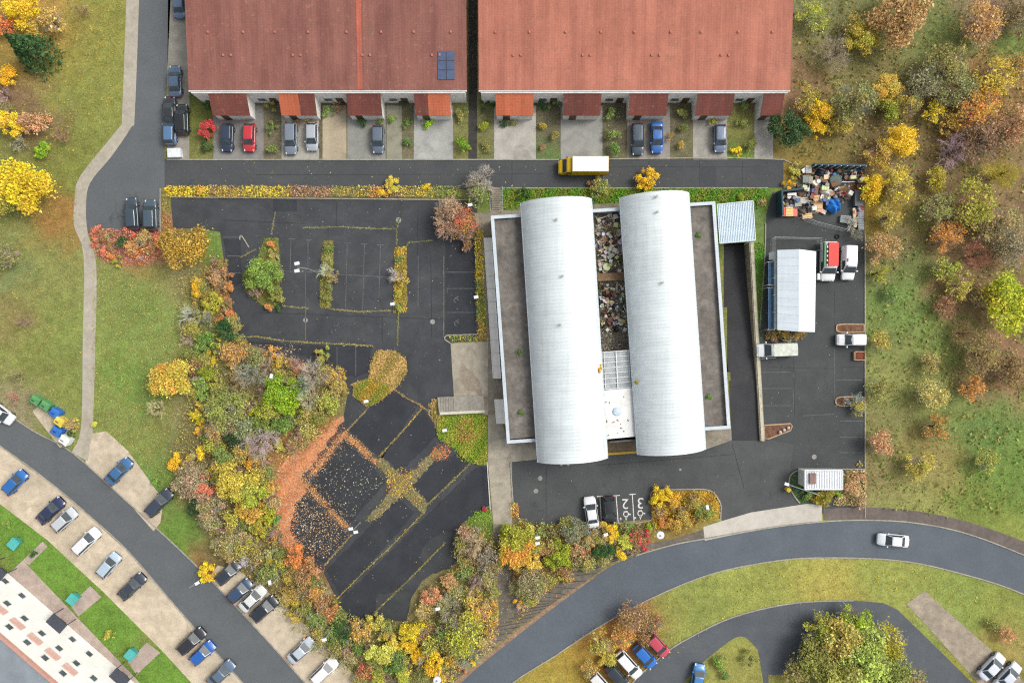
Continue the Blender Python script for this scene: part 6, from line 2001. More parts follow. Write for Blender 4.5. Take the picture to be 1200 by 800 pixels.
# the scrub that fills the thicket between the larger plants
for poly, n in ((0, 150), (1, 26)):
    pts = TH[poly]
    xs, ys = [q[0] for q in pts], [q[1] for q in pts]
    got, tries = [], 0
    while len(got) < n and tries < 9000:
        tries += 1
        x, y = random.uniform(min(xs), max(xs)), random.uniform(min(ys), max(ys))
        if not bool(inside(pts, np.array([x]), np.array([y]))[0]) or bool(inside(OLEAF, np.array([x]), np.array([y]))[0]) or (x < 262 and y < 560 and x < 222):
            continue
        if any((x - a) ** 2 + (y - b) ** 2 < 110 for a, b in got):
            continue
        got.append((x, y))
        k_ = random.random()
        if k_ < .4:
            plant(x, y, random.uniform(9, 15), random.choice(['greybrown', 'grey', 'greybrown', 'twigred']), 'B', what='scrub')
        else:
            plant(x, y, random.uniform(8, 13), random.choice(['olive', 'olivegold', 'greygreen', 'olivegold', 'golden', 'olive', 'green', 'tan']), 'S', what='scrub')
# conifer: tiers of drooping needle sprays
for x, y, r, pal in CONIFERS:
    R = r * S
    n = 4200
    g = np.random.default_rng(5)
    hz = g.uniform(0, 1, n) ** .8
    ang = g.integers(0, 26, n) * 2 * PI / 26 + g.normal(0, .09, n) + hz * 3
    rr = (1 - hz) * np.sqrt(g.uniform(.08, 1, n)) * R * (1 + .12 * np.sin(ang * 7))
    P = np.stack([rr * np.cos(ang), rr * np.sin(ang), .5 + hz * R * 2.1 - .25 * rr], 1)
    p = at(x, y, 3)
    t = empty('conifer', (p.x, p.y, 0))
    o = add('crown', leaf_mesh('crown', P, .34, seed=9), None, t, color=albl(PAL[pal][0]))
    o['second_colour'] = [float(v) for v in alb((56, 96, 60))]
    MB().tube((0, 0, 0), (0, 0, R * 2.4), .22, .04).build('trunk', BARK, t)
    tag(t, 'dark green conifer in the top left clearing', 'tree')
# hedges and planting beds with their own outline
shrub_box([(556, 270), (566, 270), (568, 330), (557, 330)], .8, 'golden', 60, 'upper yellow half of the long hedge beside the disabled bays', pal2='yellow')
shrub_box([(557, 330), (568, 330), (571, 378), (559, 378)], .8, 'green', 60, 'green lower half of the long hedge beside the disabled bays', pal2='olivegold')
shrub_box([(560, 378), (571, 378), (572, 399), (560, 399)], .9, 'golden', 60, 'rusty end of the long hedge beside the concrete plaza', pal2='rust')
shrub_box([(525, 393), (560, 392), (560, 399), (529, 401)], .4, 'olivegold', 50, 'low hedge strip on the upper edge of the concrete plaza', pal2='green')
shrub_box([(598, 588), (607, 588), (608, 604), (599, 604)], .9, 'orange', 70, 'small orange square hedge at the corner of the forecourt', pal2='golden')
shrub_box([(568, 702), (583, 700), (584, 730), (570, 737)], 1.2, 'orange', 60, 'orange hedge block beside the lower walk', pal2='golden')
PEN_D = [(437, 420), (444, 410), (464, 411), (477, 424), (477, 435), (464, 453), (448, 448), (432, 442)]
PEN_G = [(414, 452), (432, 443), (448, 448), (460, 456), (440, 472), (432, 475), (416, 464)]
SEB = [(557, 600), (575, 592), (577, 632), (540, 632), (541, 616)]
YISL = [(763, 580), (770, 575), (829, 575), (838, 580), (843, 592), (842, 604), (815, 612), (765, 619)]
NBED = [(589, 222), (640, 221), (720, 221), (898, 221), (897, 240), (884, 240), (840, 236), (720, 236), (612, 240), (590, 245)]
ANGL = [(880, 284), (897, 284), (894, 330), (891, 400), (888, 400)]


def scatter(name, pts, n, size, c1, c2, lab, cat, z=(.01, .06), up=2.0, tone=(.65, 1.3), clump=0.0, lift=0.0):
    xs, ys = [p[0] for p in pts], [p[1] for p in pts]
    X, Y = rng.uniform(min(xs), max(xs), n), rng.uniform(min(ys), max(ys), n)
    sp = 4.0 if name == 'fallen_leaves' else 1.6
    X2, Y2 = X + rng.normal(0, sp, n), Y + rng.normal(0, sp, n)
    k = inside(pts, X2, Y2)
    if clump:
        f = np.sin(X * .11 + 2 * np.sin(Y * .05)) * np.sin(Y * .13 + 2 * np.sin(X * .07))
        k &= rng.uniform(-1, 1, n) < f + 1 - 2 * clump
    X, Y = X[k], Y[k]
    hue = np.clip(.5 + .4 * np.sin(X * .23 + Y * .17) + rng.normal(0, .3, len(X)), 0, 1)
    P = np.stack([(X - 600) * S, (400 - Y) * S, rng.uniform(z[0], z[1], len(X)) + Z4], 1)
    o = add(name, leaf_mesh(name, P, size, up=up, hue=hue, tone=tone, seed=abs(int(xs[0] + ys[0]))), None, None, color=albl(c1))
    o['second_colour'] = [float(v) for v in albl(c2)]
    return stuff(o, lab, cat)


YEL_, ORA_, TAN_, OLV_, GRN_ = (222, 184, 60), (218, 124, 60), (196, 160, 108), (150, 142, 62), (112, 146, 52)
for nm, pts, n, sz, c1, c2, lab, zz in (
    ('ground_cover', I1, 5000, .17, OLV_, GRN_, 'olive low growth covering the left car park island', (0, .25)), ('ground_cover', I2, 2600, .15, OLV_, (150, 150, 80), 'weedy growth on the narrow second island', (0, .25)),
    ('ground_cover', I3, 2600, .15, OLV_, YEL_, 'yellowish growth on the narrow third island', (0, .25)), ('dry_grass', PEN_D, 9000, .16, (204, 172, 108), (160, 142, 78), 'dry tan grass on the rounded peninsula', (0, .3)), ('ground_cover', PEN_G, 5000, .16, (122, 142, 46), (190, 150, 62), 'green and golden weeds at the point of the peninsula', (0, .3)),
    ('ground_cover', GBED, 14000, .17, (122, 152, 46), (164, 164, 66), 'bright green ivy bed beside the paved walk', (0, .3)), ('ground_cover', GBEDW, 500, .2, OLV_, TAN_, 'weeds at the rounded nose of the podium', (0, .25)),
    ('ground_cover', [(536, 492), (556, 490), (558, 512), (540, 520), (530, 510)], 700, .18, (206, 140, 90), (150, 130, 80), 'orange brown perennials in the middle of the green bed', (.1, .5)),
    ('ground_cover', SEB, 1500, .2, GRN_, (140, 160, 60), 'green strip of lawn below the handrail', (0, .15)), ('ground_cover', YISL, 8000, .17, YEL_, (170, 130, 60), 'golden undergrowth on the kerbed island', (0, .4)),
    ('ground_cover', NBED, 22000, .2, (92, 146, 44), (134, 140, 56), 'green ivy strip between street and hall', (0, .3)), ('ground_cover', ANGL, 1500, .2, (92, 156, 42), (110, 120, 60), 'green wedge of ivy between ramp wall and yard', (0, .25)),
    ('weeds', XC[0], 4500, .16, (180, 156, 98), (136, 138, 84), 'dry weeds on the falling arm of the car park cross', (0, .25)), ('weeds', XC[1], 4500, .16, (178, 150, 100), (146, 142, 86), 'dry weeds on the rising arm of the car park cross', (0, .25)),
    ('fallen_leaves', OLEAF, 26000, .14, (220, 146, 96), (186, 116, 78), 'thick drift of orange fallen leaves along the thicket', (0, .05)), ('fallen_leaves', [(470, 546), (486, 560), (478, 580), (462, 584), (452, 566)], 900, .16, (226, 196, 66), (210, 150, 70), 'yellow leaves at the middle of the car park cross', (0, .1)), ('fallen_leaves', [(506, 526), (524, 520), (528, 530), (512, 540)], 700, .16, (216, 136, 80), (190, 120, 84), 'orange brown leaves at the green bed end of the cross', (0, .1)),
    ('fallen_leaves', [(108, 268), (188, 270), (192, 292), (178, 306), (140, 312), (116, 300)], 9000, .14, (214, 144, 122), (176, 128, 108), 'salmon pink leaves around the small dark bush', (0, .2)),
    ('dry_grass', [(989, 551), (1014, 550), (1014, 592), (976, 592)], 2200, .24, (206, 182, 130), (168, 150, 92), 'dry tan reeds beside the white kiosk', (0, .5)),
    ('ground_cover', [(925, 568), (927, 558), (934, 552), (943, 551), (943, 574), (960, 590), (938, 588), (930, 580)], 1300, .16, (80, 136, 42), (104, 150, 50), 'green lawn tip beside the white kiosk', (0, .1)),
    ('ground_cover', [(896, 388), (945, 390), (938, 397), (896, 398)], 900, .22, (176, 136, 76), (130, 120, 60), 'brown and yellow growth below the pale shed', (0, .4)),
    ('fallen_leaves', [(405, 518), (432, 545), (450, 565), (408, 614), (364, 568)], 700, .15, (196, 186, 150), (160, 150, 120), 'pale leaves scattered over the littered diamond bay', (0, .02)),
    ('fallen_leaves', [(350, 576), (366, 590), (404, 628), (380, 656), (336, 632), (333, 602)], 1300, .15, (206, 190, 150), (180, 140, 100), 'pale leaves strewn over the darkest bay', (0, .02)),
    ('fallen_leaves', [(290, 403), (350, 405), (350, 412), (340, 418), (300, 412)], 260, .15, (206, 190, 150), (200, 140, 90), 'pale leaves in the bay beside the thicket', (0, .02)),
    ('fallen_leaves', [(330, 545), (404, 500), (412, 512), (372, 556), (410, 618), (385, 655), (350, 650), (330, 600)], 2400, .14, (206, 160, 116), (170, 146, 110), 'tan and orange leaves thinning out from the drift over the littered bays', (0, .03)),
    ('fallen_leaves', lot, 2200, .12, (190, 176, 110), (150, 146, 126), 'stray leaves across the car park', (0, .01)),
    ('fallen_leaves', [(896, 250), (1012, 200), (1012, 600), (930, 520), (893, 514)], 420, .12, (180, 176, 150), (160, 140, 100), 'stray leaves across the storage yard', (0, .01)),
    ('fallen_leaves', [(600, 541), (892, 516), (950, 560), (840, 572), (760, 576), (760, 606), (630, 615)], 380, .11, (170, 168, 150), (160, 140, 100), 'stray leaves across the forecourt', (0, .01)),
    ('fallen_leaves', [(196, 188), (917, 188), (917, 218), (196, 218)], 330, .12, (206, 196, 150), (180, 160, 90), 'stray leaves along the street', (0, .01)),
    ('fallen_leaves', [(545, 784), (600, 738), (660, 693), (720, 655), (700, 650), (640, 690), (560, 756)], 420, .17, (206, 150, 80), (160, 120, 80), 'leaves blown over the roadside pavement', (0, .02)),
    ('fallen_leaves', [(580, 625), (600, 625), (606, 690), (612, 725), (590, 745), (584, 690)], 300, .15, (196, 170, 90), (150, 130, 90), 'leaves on the lower walk', (0, .02)),
):
    scatter(nm, pts, n, sz, c1, c2, lab, nm.replace('_', ' '), zz, up=2.0 if 'leaves' in nm else .8, clump=.62 if lab.startswith('stray') else 0.0)
for pts, n, c1, c2, lab in ((TH[0], 60000, (166, 156, 90), (136, 140, 80), 'tangled low undergrowth of the thicket around the car park'), (TH[0], 14000, (206, 172, 92), (190, 140, 96), 'golden and rusty leaves lying through the thicket'), (TH[0], 14000, (120, 136, 70), (144, 146, 84), 'green brambles through the thicket'),
                           (TH[1], 16000, (176, 154, 90), (136, 132, 80), 'low undergrowth of the roadside planting'), (TH[1], 6000, (214, 178, 72), (196, 130, 84), 'golden leaves lying through the roadside planting')):
    scatter('undergrowth', pts, n, .19, c1, c2, lab, 'undergrowth', (0, .8), up=.4, tone=(.4, 1.6))
scatter('undergrowth', [(930, -10), (1210, -10), (1210, 190), (1015, 190), (930, 185)], 9000, .3, (150, 130, 70), (116, 124, 66), 'brown and olive rough growth beyond the terrace end', 'undergrowth', (0, .5), up=.7, clump=.35)
scatter('undergrowth', [(1016, 190), (1210, 190), (1210, 600), (1130, 606), (1016, 592)], 12000, .3, (146, 138, 76), (110, 134, 62), 'rough autumn growth beyond the storage yard', 'undergrowth', (0, .4), up=.7, clump=.45)
scatter('meadow_leaves', [(108, 310), (200, 312), (215, 400), (200, 520), (215, 600), (150, 530), (108, 490)], 16000, .13, (166, 150, 84), (140, 152, 70), 'fallen leaves and tufts on the meadow beside the footpath', 'leaves', (0, .06), up=1.2)
scatter('meadow_leaves', [(-10, 200), (90, 210), (95, 480), (30, 470), (-10, 440)], 2600, .18, (164, 140, 76), (120, 142, 60), 'tufts and leaves on the rough grass left of the footpath', 'leaves', (0, .06), up=1.2)
scatter('meadow_leaves', [(-10, -10), (145, -10), (140, 140), (90, 205), (-10, 200)], 3800, .18, (180, 150, 70), (134, 142, 58), 'leaves on the rough grass at the top left', 'leaves', (0, .06), up=1.2, clump=.2)
scatter('meadow_leaves', [(600, 800), (700, 735), (830, 674), (960, 655), (1120, 672), (1210, 702), (1210, 780), (1090, 690), (1000, 700), (860, 720), (740, 800)], 4200, .18, (186, 166, 70), (134, 148, 60), 'leaves and tufts on the grass inside the curved road', 'leaves', (0, .06), up=1.2)


# weedy lines in the paving joints
def weed_line(pts, n, c1, c2, lab, w_=.16, size=.16):
    P = []
    L = [at(*p) for p in pts]
    ln = [(b - a).length for a, b in zip(L[:-1], L[1:])]
    for a, b, l in zip(L[:-1], L[1:], ln):
        k = int(n * l / sum(ln))
        s = rng.uniform(0, 1, k)
        keep_ = np.sin(s * l * .8 + a.x) > -.96
        s = s[keep_]
        k = len(s)
        P.append(np.stack([a.x + (b.x - a.x) * s + rng.normal(0, w_, k), a.y + (b.y - a.y) * s + rng.normal(0, w_, k), Z4 + rng.uniform(0, .08, k)], 1))
    P = np.concatenate(P)
    o = add('weeds', leaf_mesh('weeds', P, size, up=1, seed=len(P)), None, None, color=albl(c1))
    o['second_colour'] = [float(v) for v in albl(c2)]
    stuff(o, lab, 'weeds')


WEEDS = [([(462, 456), (476, 466), (490, 473), (500, 480), (512, 498)], (206, 150, 84), (190, 160, 110), 'straw coloured weeds in the joint below the peninsula'), ([(462, 456), (447, 466), (432, 476), (428, 482), (408, 503)], (190, 160, 96), (160, 140, 80), 'weeds in the joint beside the peninsula point'),
         ([(494, 479), (470, 507), (445, 534)], (200, 164, 84), (150, 134, 64), 'weedy joint between the two upper diamond bays'), ([(551, 543), (525, 568), (502, 590)], (176, 156, 86), (140, 134, 70), 'weedy joint left of the handrail'),
         ([(497, 600), (455, 643), (428, 668), (392, 704)], (170, 150, 76), (146, 136, 72), 'long weedy joint in the lower car park'), ([(522, 635), (480, 678), (436, 720)], (158, 150, 60), (140, 132, 66), 'lowest long weedy joint of the car park'), ([(412, 626), (398, 642), (380, 662)], (200, 160, 86), (160, 140, 70), 'weedy joint below the littered bays'),
         ([(276, 396), (300, 394), (330, 399), (374, 402), (437, 405)], (186, 164, 96), (140, 146, 64), 'weedy kerb line above the small bays'), ([(330, 358), (345, 360), (362, 361)], (186, 164, 106), (160, 150, 90), 'short weedy line at the left island foot'), ([(386, 362), (420, 365), (458, 364)], (176, 164, 106), (150, 140, 84), 'weedy line between the narrow islands'),
         ([(355, 267), (400, 266), (440, 268), (463, 268)], (140, 144, 104), (120, 126, 80), 'weedy joint above the narrow islands'), ([(465, 288), (465, 268), (468, 256)], (130, 140, 80), (120, 126, 80), 'weedy joint rising from the third island'), ([(475, 290), (480, 284), (507, 282)], (130, 140, 70), (120, 126, 80), 'curved weedy joint by the third island'),
         ([(467, 367), (466, 405)], (140, 146, 70), (120, 126, 80), 'weedy joint below the third island'), ([(318, 275), (323, 248)], (140, 136, 100), (150, 140, 100), 'weedy joint above the left island'), ([(520, 300), (520, 395)], (100, 104, 84), (90, 96, 70), 'faint weedy joint beside the disabled bays'), ([(300, 292), (281, 302)], (150, 140, 84), (130, 120, 80), 'short slanting weedy joint left of the left island'),
         ([(358, 362), (358, 398)], (110, 116, 84), (100, 106, 80), 'faint joint through the manhole cover')]
for pts, c1, c2, lab in WEEDS:
    mb = MB()
    strip_mb(mb, pts, .12, Z3 + .012, Z3 + .016)
    structure(mb.build('paving_joint', plain('joint_soil', (128, 122, 86), .95, .3, 3, 10)))
    n = int(sum((at(*b) - at(*a)).length for a, b in zip(pts[:-1], pts[1:])) * 34)
    weed_line(pts, n, [v * .9 + 10 for v in c1], c2, lab, .09 if 'faint' not in lab else .05, .12 if 'faint' not in lab else .08)

for pts, n, c1, c2, lab in (([(404, 508), (420, 521), (442, 543)], 1500, (210, 150, 96), (176, 144, 100), 'orange leaves along the upper right edge of the littered diamond bay'), ([(404, 507), (390, 524), (374, 545), (362, 558)], 1500, (208, 148, 98), (172, 136, 100), 'orange leaves along the upper left edge of the littered diamond bay'),
                            ([(352, 560), (378, 588), (408, 619)], 1500, (208, 150, 96), (172, 140, 98), 'orange leaves between the two littered bays')):
    weed_line(pts, n, c1, c2, lab, .3, .14)

# plants growing on the gravel roofs
for x, y, lab in ((819, 275, 'small green tuft on the upper right gravel roof'), (608, 412, 'small green tuft halfway down the left gravel roof'), (611, 482, 'bright green tuft near the foot of the left gravel roof'), (831, 464, 'green weed clump near the foot of the right gravel roof')):
    p = at(x, y, ZG)
    t = empty('roof_weed', (p.x, p.y, ZG))
    o = add('foliage', CROWN['s', int(x) % 4], None, t, color=alb((120, 170, 50)))
    o.scale = (.5, .5, .35)
    o['second_colour'] = [float(v) for v in alb((90, 130, 50))]
    tag(t, lab, 'weed', 'weeds on the gravel roofs')
for x, y, r, pal, lab in ((701, 432, 4, 'yellow', 'yellow climber poking out left of the glass canopy'), (744, 446, 3, 'lemon', 'small yellow climber right of the glass canopy')):
    p = at(x, y, 4.6)
    t = empty('climbing_plant', (p.x, p.y, ZY))
    o = add('foliage', CROWN['s', 1], None, t, (0, 0, 2.6), color=albl(PAL[pal][0]))
    o.scale = (r * S, r * S * 1.6, 1.6)
    o['second_colour'] = [float(v) for v in albl(PAL[pal][1])]
    MB().tube((0, 0, 0), (0, 0, 3.2), .05).build('stem', BARK, t)
    tag(t, lab, 'climber')
# ------------------------------------------------------------------ salvage goods in the yards
SALV = tinted('salvage_paint', .6, .25, scale=3)
WOODT = tinted('salvage_wood', .85, .28, scale=5)


def g_tub(s):
    mb = MB()
    mb.lathe([(.3 * s, 0), (.38 * s, .4 * s), (.41 * s, .42 * s), (.36 * s, .4 * s), (.28 * s, .06 * s), (.01, .05 * s)], n=14)
    return [('body', mb.mesh('body'), SALV), ('rim', MB().lathe([(.37 * s, .4 * s), (.42 * s, .41 * s), (.42 * s, .45 * s), (.36 * s, .45 * s)], n=14).mesh('rim'), SALV)]


def g_crate(s):
    mb = MB()
    for k in range(3):
        z = .08 + k * .17
        for sy in (-1, 1):
            mb.box((0, sy * .28 * s, z * s), (.8 * s, .03, .12 * s))
        for sx in (-1, 1):
            mb.box((sx * .4 * s, 0, z * s), (.03, .56 * s, .12 * s))
    for sx in (-1, 1):
        for sy in (-1, 1):
            mb.box((sx * .36 * s, sy * .24 * s, .26 * s), (.05, .05, .5 * s))
    return [('side', mb.mesh('side'), WOODT), ('bottom', MB().box((0, 0, .03), (.74 * s, .5 * s, .03)).mesh('bottom'), WOODT)]


def g_carton(s):
    mb = MB().box((0, 0, .22 * s), (.7 * s, .5 * s, .44 * s))
    fl = MB()
    for sy in (-1, 1):
        fl.raw([(-.35 * s, sy * .25 * s, .445 * s), (.35 * s, sy * .25 * s, .445 * s), (.33 * s, sy * .42 * s, .52 * s), (-.33 * s, sy * .42 * s, .52 * s)], [(0, 1, 2, 3)])
    return [('body', mb.mesh('body'), WOODT), ('flap', fl.mesh('flap'), WOODT)]


def g_drum(s):
    return [('body', MB().lathe([(.27 * s, 0), (.29 * s, .02), (.29 * s, .28 * s), (.31 * s, .3 * s), (.29 * s, .32 * s), (.29 * s, .8 * s), (.27 * s, .84 * s)], n=16).mesh('body'), SALV), ('lid', MB().lathe([(.3 * s, .82 * s), (.3 * s, .87 * s), (.24 * s, .85 * s), (.02, .85 * s)], n=16).mesh('lid'), SALV)]


def g_board(s):
    return [('board', MB().box((0, 0, .05), (1.5 * s, .34 * s, .05)).box((-.5 * s, 0, .11), (.08, .34 * s, .06)).box((.5 * s, 0, .11), (.08, .34 * s, .06)).mesh('board'), WOODT)]


def g_beam(s):
    return [('beam', MB().box((0, 0, .07), (2.3 * s, .13, .12)).box((1.0 * s, .02, .15), (.5, .1, .05)).mesh('beam'), WOODT)]


def g_washer(s):
    b = MB().box((0, 0, .43), (.6, .6, .84)).box((0, 0, .87), (.62, .62, .04))
    dd = MB().tube((0, -.31, .45), (0, -.34, .45), .2, n=18)
    return [('body', b.mesh('body'), SALV), ('door', dd.mesh('door'), CARGL)]


def g_basin(s):
    mb = MB().lathe([(.18 * s, 0), (.3 * s, .14 * s), (.4 * s, .26 * s), (.43 * s, .28 * s), (.37 * s, .27 * s), (.2 * s, .1 * s), (.02, .08 * s)], n=16)
    return [('bowl', mb.mesh('bowl', True), SALV), ('tap', MB().tube((.32 * s, 0, .26 * s), (.32 * s, 0, .44 * s), .03).tube((.32 * s, 0, .42 * s), (.18 * s, 0, .44 * s), .025).mesh('tap'), GUTTER)]


def g_bath(s):
    mb = MB()
    for r0, z in ((0, 0),):
        pass
    V, F = [], []
    prof = [(.72, .3, 0), (.82, .38, .5), (.88, .43, .53), (.86, .42, .55), (.76, .33, .52), (.62, .24, .1), (.02, .02, .08)]
    n = 18
    for ax, ay, z in prof:
        for i in range(n):
            a = 2 * PI * i / n
            c, sn = math.cos(a), math.sin(a)
            V.append((ax * s * abs(c) ** .6 * (1 if c > 0 else -1), ay * s * abs(sn) ** .6 * (1 if sn > 0 else -1), z * s + .02))
    for k in range(len(prof) - 1):
        for i in range(n):
            j = (i + 1) % n
            F.append((k * n + i, k * n + j, (k + 1) * n + j, (k + 1) * n + i))
    return [('tub', me_from('tub', V, F, True), SALV), ('feet', MB().box((.5 * s, 0, .0), (.1, .4 * s, .08)).box((-.5 * s, 0, .0), (.1, .4 * s, .08)).mesh('feet'), BLK)]


def g_tyre(s):
    V, F = [], []
    n, k_ = 20, 8
    for i in range(n):
        a = 2 * PI * i / n
        for j in range(k_):
            b = 2 * PI * j / k_
            r = .27 + .09 * math.cos(b)
            V.append((r * math.cos(a), r * math.sin(a), .1 + .1 * math.sin(b)))
    for i in range(n):
        for j in range(k_):
            F.append((i * k_ + j, ((i + 1) % n) * k_ + j, ((i + 1) % n) * k_ + (j + 1) % k_, i * k_ + (j + 1) % k_))
    return [('tyre', me_from('tyre', V, F, True), RUB)]


def g_pallet(s):
    mb = MB()
    for k in range(6):
        mb.box((0, -.45 + k * .18, .13), (1.2, .11, .025))
    b2 = MB()
    for x in (-.55, 0, .55):
        b2.box((x, 0, .06), (.1, 1.0, .11))
    return [('deck', mb.mesh('deck'), WOODT), ('bearer', b2.mesh('bearer'), WOODT)]


def g_chest(s):
    return [('body', MB().box((0, 0, .4 * s), (1.0 * s, .55 * s, .78 * s)).mesh('body'), WOODT), ('top', MB().box((0, 0, .81 * s), (1.06 * s, .6 * s, .04)).mesh('top'), WOODT), ('drawer', MB().box((0, -.28 * s, .25 * s), (.9 * s, .03, .2 * s)).box((0, -.28 * s, .5 * s), (.9 * s, .03, .2 * s)).mesh('drawer'), WOODT)]


def g_pot(s):
    return [('pot', MB().lathe([(.16 * s, 0), (.24 * s, .32 * s), (.28 * s, .33 * s), (.28 * s, .4 * s), (.22 * s, .4 * s), (.2 * s, .34 * s), (.02, .33 * s)], n=14).mesh('pot'), SALV)]


def g_sheet(s):
    V, F = [], []
    n = 24
    for i in range(n + 1):
        x = -.9 * s + 1.8 * s * i / n
        z = .1 + .035 * math.sin(i * PI / 1.5)
        V += [(x, -.4 * s, z), (x, .4 * s, z + .12)]
    F = [(2 * i, 2 * i + 2, 2 * i + 3, 2 * i + 1) for i in range(n)]
    return [('sheet', me_from('sheet', V, F), SALV)]


def g_chair(s):
    mb = MB().box((0, 0, .45), (.45, .45, .05))
    bk = MB().box((0, .21, .72), (.44, .04, .5))
    out = [('seat', mb.mesh('seat'), SALV), ('backrest', bk.mesh('backrest'), SALV)]
    for sx in (-.19, .19):
        for sy in (-.19, .19):
            out.append(('leg', MB().tube((sx, sy, 0), (sx, sy, .43), .025, n=6).mesh('leg'), SALV))
    return out


def g_table(s):
    out = [('top', MB().lathe([(.02, .7), (.42 * s, .7), (.44 * s, .73), (.42 * s, .76), (.1, .765)], n=22).mesh('top'), SALV), ('stem', MB().tube((0, 0, .05), (0, 0, .7), .06).mesh('stem'), SALV), ('base', MB().lathe([(.3 * s, 0), (.3 * s, .05), (.05, .08)], n=16).mesh('base'), SALV)]
    return out


def g_pipe(s):
    return [('pipe', MB().tube((-1.0 * s, 0, .06), (.7 * s, 0, .06), .05).tube((.7 * s, 0, .06), (1.1 * s, .5 * s, .06), .05).mesh('pipe'), SALV)]


def g_bag(s):
    V, F = [], []
    n, m_ = 12, 7
    g = random.Random(int(s * 100))
    for j in range(m_):
        t_ = j / (m_ - 1)
        rr = math.sin(.25 + t_ * 2.75) ** .6 * .38 * s
        for i in range(n):
            a = 2 * PI * i / n
            q = rr * (1 + g.uniform(-.16, .16))
            V.append((q * math.cos(a), q * .8 * math.sin(a), t_ * .5 * s))
    for j in range(m_ - 1):
        for i in range(n):
            F.append((j * n + i, j * n + (i + 1) % n, (j + 1) * n + (i + 1) % n, (j + 1) * n + i))
    F.append(tuple(range(m_ * n - n, m_ * n)))
    return [('bag', me_from('bag', V, F, True), SALV)]


GOODS = {'plastic_tub': g_tub, 'wooden_crate': g_crate, 'cardboard_box': g_carton, 'drum': g_drum, 'board': g_board, 'beam': g_beam, 'washing_machine': g_washer, 'wash_basin': g_basin, 'bathtub': g_bath, 'car_tyre': g_tyre, 'pallet': g_pallet, 'cabinet': g_chest, 'flower_pot': g_pot, 'metal_sheet': g_sheet, 'garden_chair': g_chair, 'round_table': g_table, 'bent_pipe': g_pipe, 'refuse_sack': g_bag}
PCOL = {'white': (226, 226, 220), 'cream': (220, 206, 170), 'grey': (140, 142, 140), 'black': (40, 42, 44), 'blue': (66, 104, 160), 'red': (176, 62, 54), 'rusty': (134, 84, 60), 'brown': (122, 92, 66), 'tan': (196, 164, 116), 'green': (72, 112, 72), 'yellow': (214, 186, 90), 'lilac': (168, 156, 176), 'pink': (206, 160, 146), 'teal': (70, 116, 120)}
KCOL = {'wooden_crate': ['tan', 'brown', 'cream', 'rusty'], 'cardboard_box': ['tan', 'cream', 'white'], 'board': ['white', 'white', 'tan', 'cream', 'grey'], 'beam': ['cream', 'white', 'white', 'tan'], 'washing_machine': ['white', 'cream'], 'wash_basin': ['white', 'cream', 'pink'], 'bathtub': ['white', 'cream'], 'car_tyre': ['black'], 'pallet': ['tan', 'brown', 'grey'], 'cabinet': ['brown', 'rusty', 'white', 'cream'], 'flower_pot': ['rusty', 'cream', 'white', 'yellow'], 'drum': ['blue', 'white', 'grey', 'rusty'], 'refuse_sack': ['white', 'lilac', 'black', 'grey']}
_goods = {}
_junk = []


def good(kind, x, y, color, z=0.0, rz=None, size=None, label=None, place='', group=None):
    size = size or random.choice([.8, 1.0, 1.2])
    key = (kind, size)
    p = at(x, y, z + .3)
    first = key not in _goods
    if first:
        t = empty(kind, (p.x, p.y, z))
        for nm, me, mt in GOODS[kind](size):
            add(nm, me, mt, t)
        _goods[key] = t
    else:
        t = copy_tree(_goods[key])
    t.location = (p.x, p.y, z)
    t.rotation_euler = (0, 0, random.uniform(0, 2 * PI) if rz is None else rz)
    c = [v * random.uniform(.9, 1.06) for v in PCOL[color]]
    for ch in t.children:
        ch.color = alb([min(255, v) for v in c]) + [1]
    tag(t, label or '', kind.replace('_', ' '), group)
    if not label:
        _junk.append((color + ' ' + kind.replace('_', ' '), place, x, y, t))
    else:
        t['group'] = group or 'salvage goods'
    return t


# named pieces of the scrap compound
good('round_table', 710.5, 313, 'cream', ZY, size=1.25, label='round cream table top near the brown deck in the barrel yard', group='salvage goods')
p = at(980, 211, .8)
t = empty('trampoline', (p.x, p.y, 0))
tag(t, 'dark green round trampoline among the scrap', 'trampoline')
MB().lathe([(.75, .7), (.75, .72), (.02, .71)], n=24).build('mat', plain('dark_green_mat', (48, 74, 70), .7, .12), t)
MB().lathe([(.75, .69), (.82, .66), (.9, .7), (.82, .75), (.75, .72)], n=24).build('rim', plain('trampoline_rim', (84, 104, 96), .6, .1), t)
for k in range(5):
    a = 2 * PI * k / 5
    MB().tube((.8 * math.cos(a), .8 * math.sin(a), 0), (.8 * math.cos(a), .8 * math.sin(a), .68), .03).build('leg', GUTTER, t)


def heap(lab, x, y, rx, ry, h, m, name='tarpaulin_heap', seed=1):
    g = np.random.default_rng(seed)
    n = 26
    U, W_ = np.meshgrid(np.linspace(-1, 1, n), np.linspace(-1, 1, n))
    rr = np.sqrt(U ** 2 + W_ ** 2)
    Zz = np.clip(1 - rr ** 2, 0, 1) ** .6 * h
    for q in range(9):
        fx, fy, ph = g.uniform(2, 7), g.uniform(2, 7), g.uniform(0, 6)
        Zz += h * .07 * np.sin(U * fx + W_ * fy + ph) * (rr < 1)
    Zz = np.maximum(Zz, .02)
    c = at(x, y, h * .5)
    ed = 1 + .12 * np.sin(np.arctan2(W_, U) * 5 + seed) + .07 * np.sin(np.arctan2(W_, U) * 11)
    V = np.stack([U * rx * S * ed, W_ * ry * S * ed, Zz], -1).reshape(-1, 3)
    F = [(j * n + i, j * n + i + 1, (j + 1) * n + i + 1, (j + 1) * n + i) for j in range(n - 1) for i in range(n - 1) if rr[j, i] < .98 and rr[j + 1, i + 1] < 1.05]
    o = add(name, me_from(name, V, F, False), m, None, (c.x, c.y, 0))
    return tag(o, lab, 'tarpaulin', 'tarpaulins in the scrap compound')


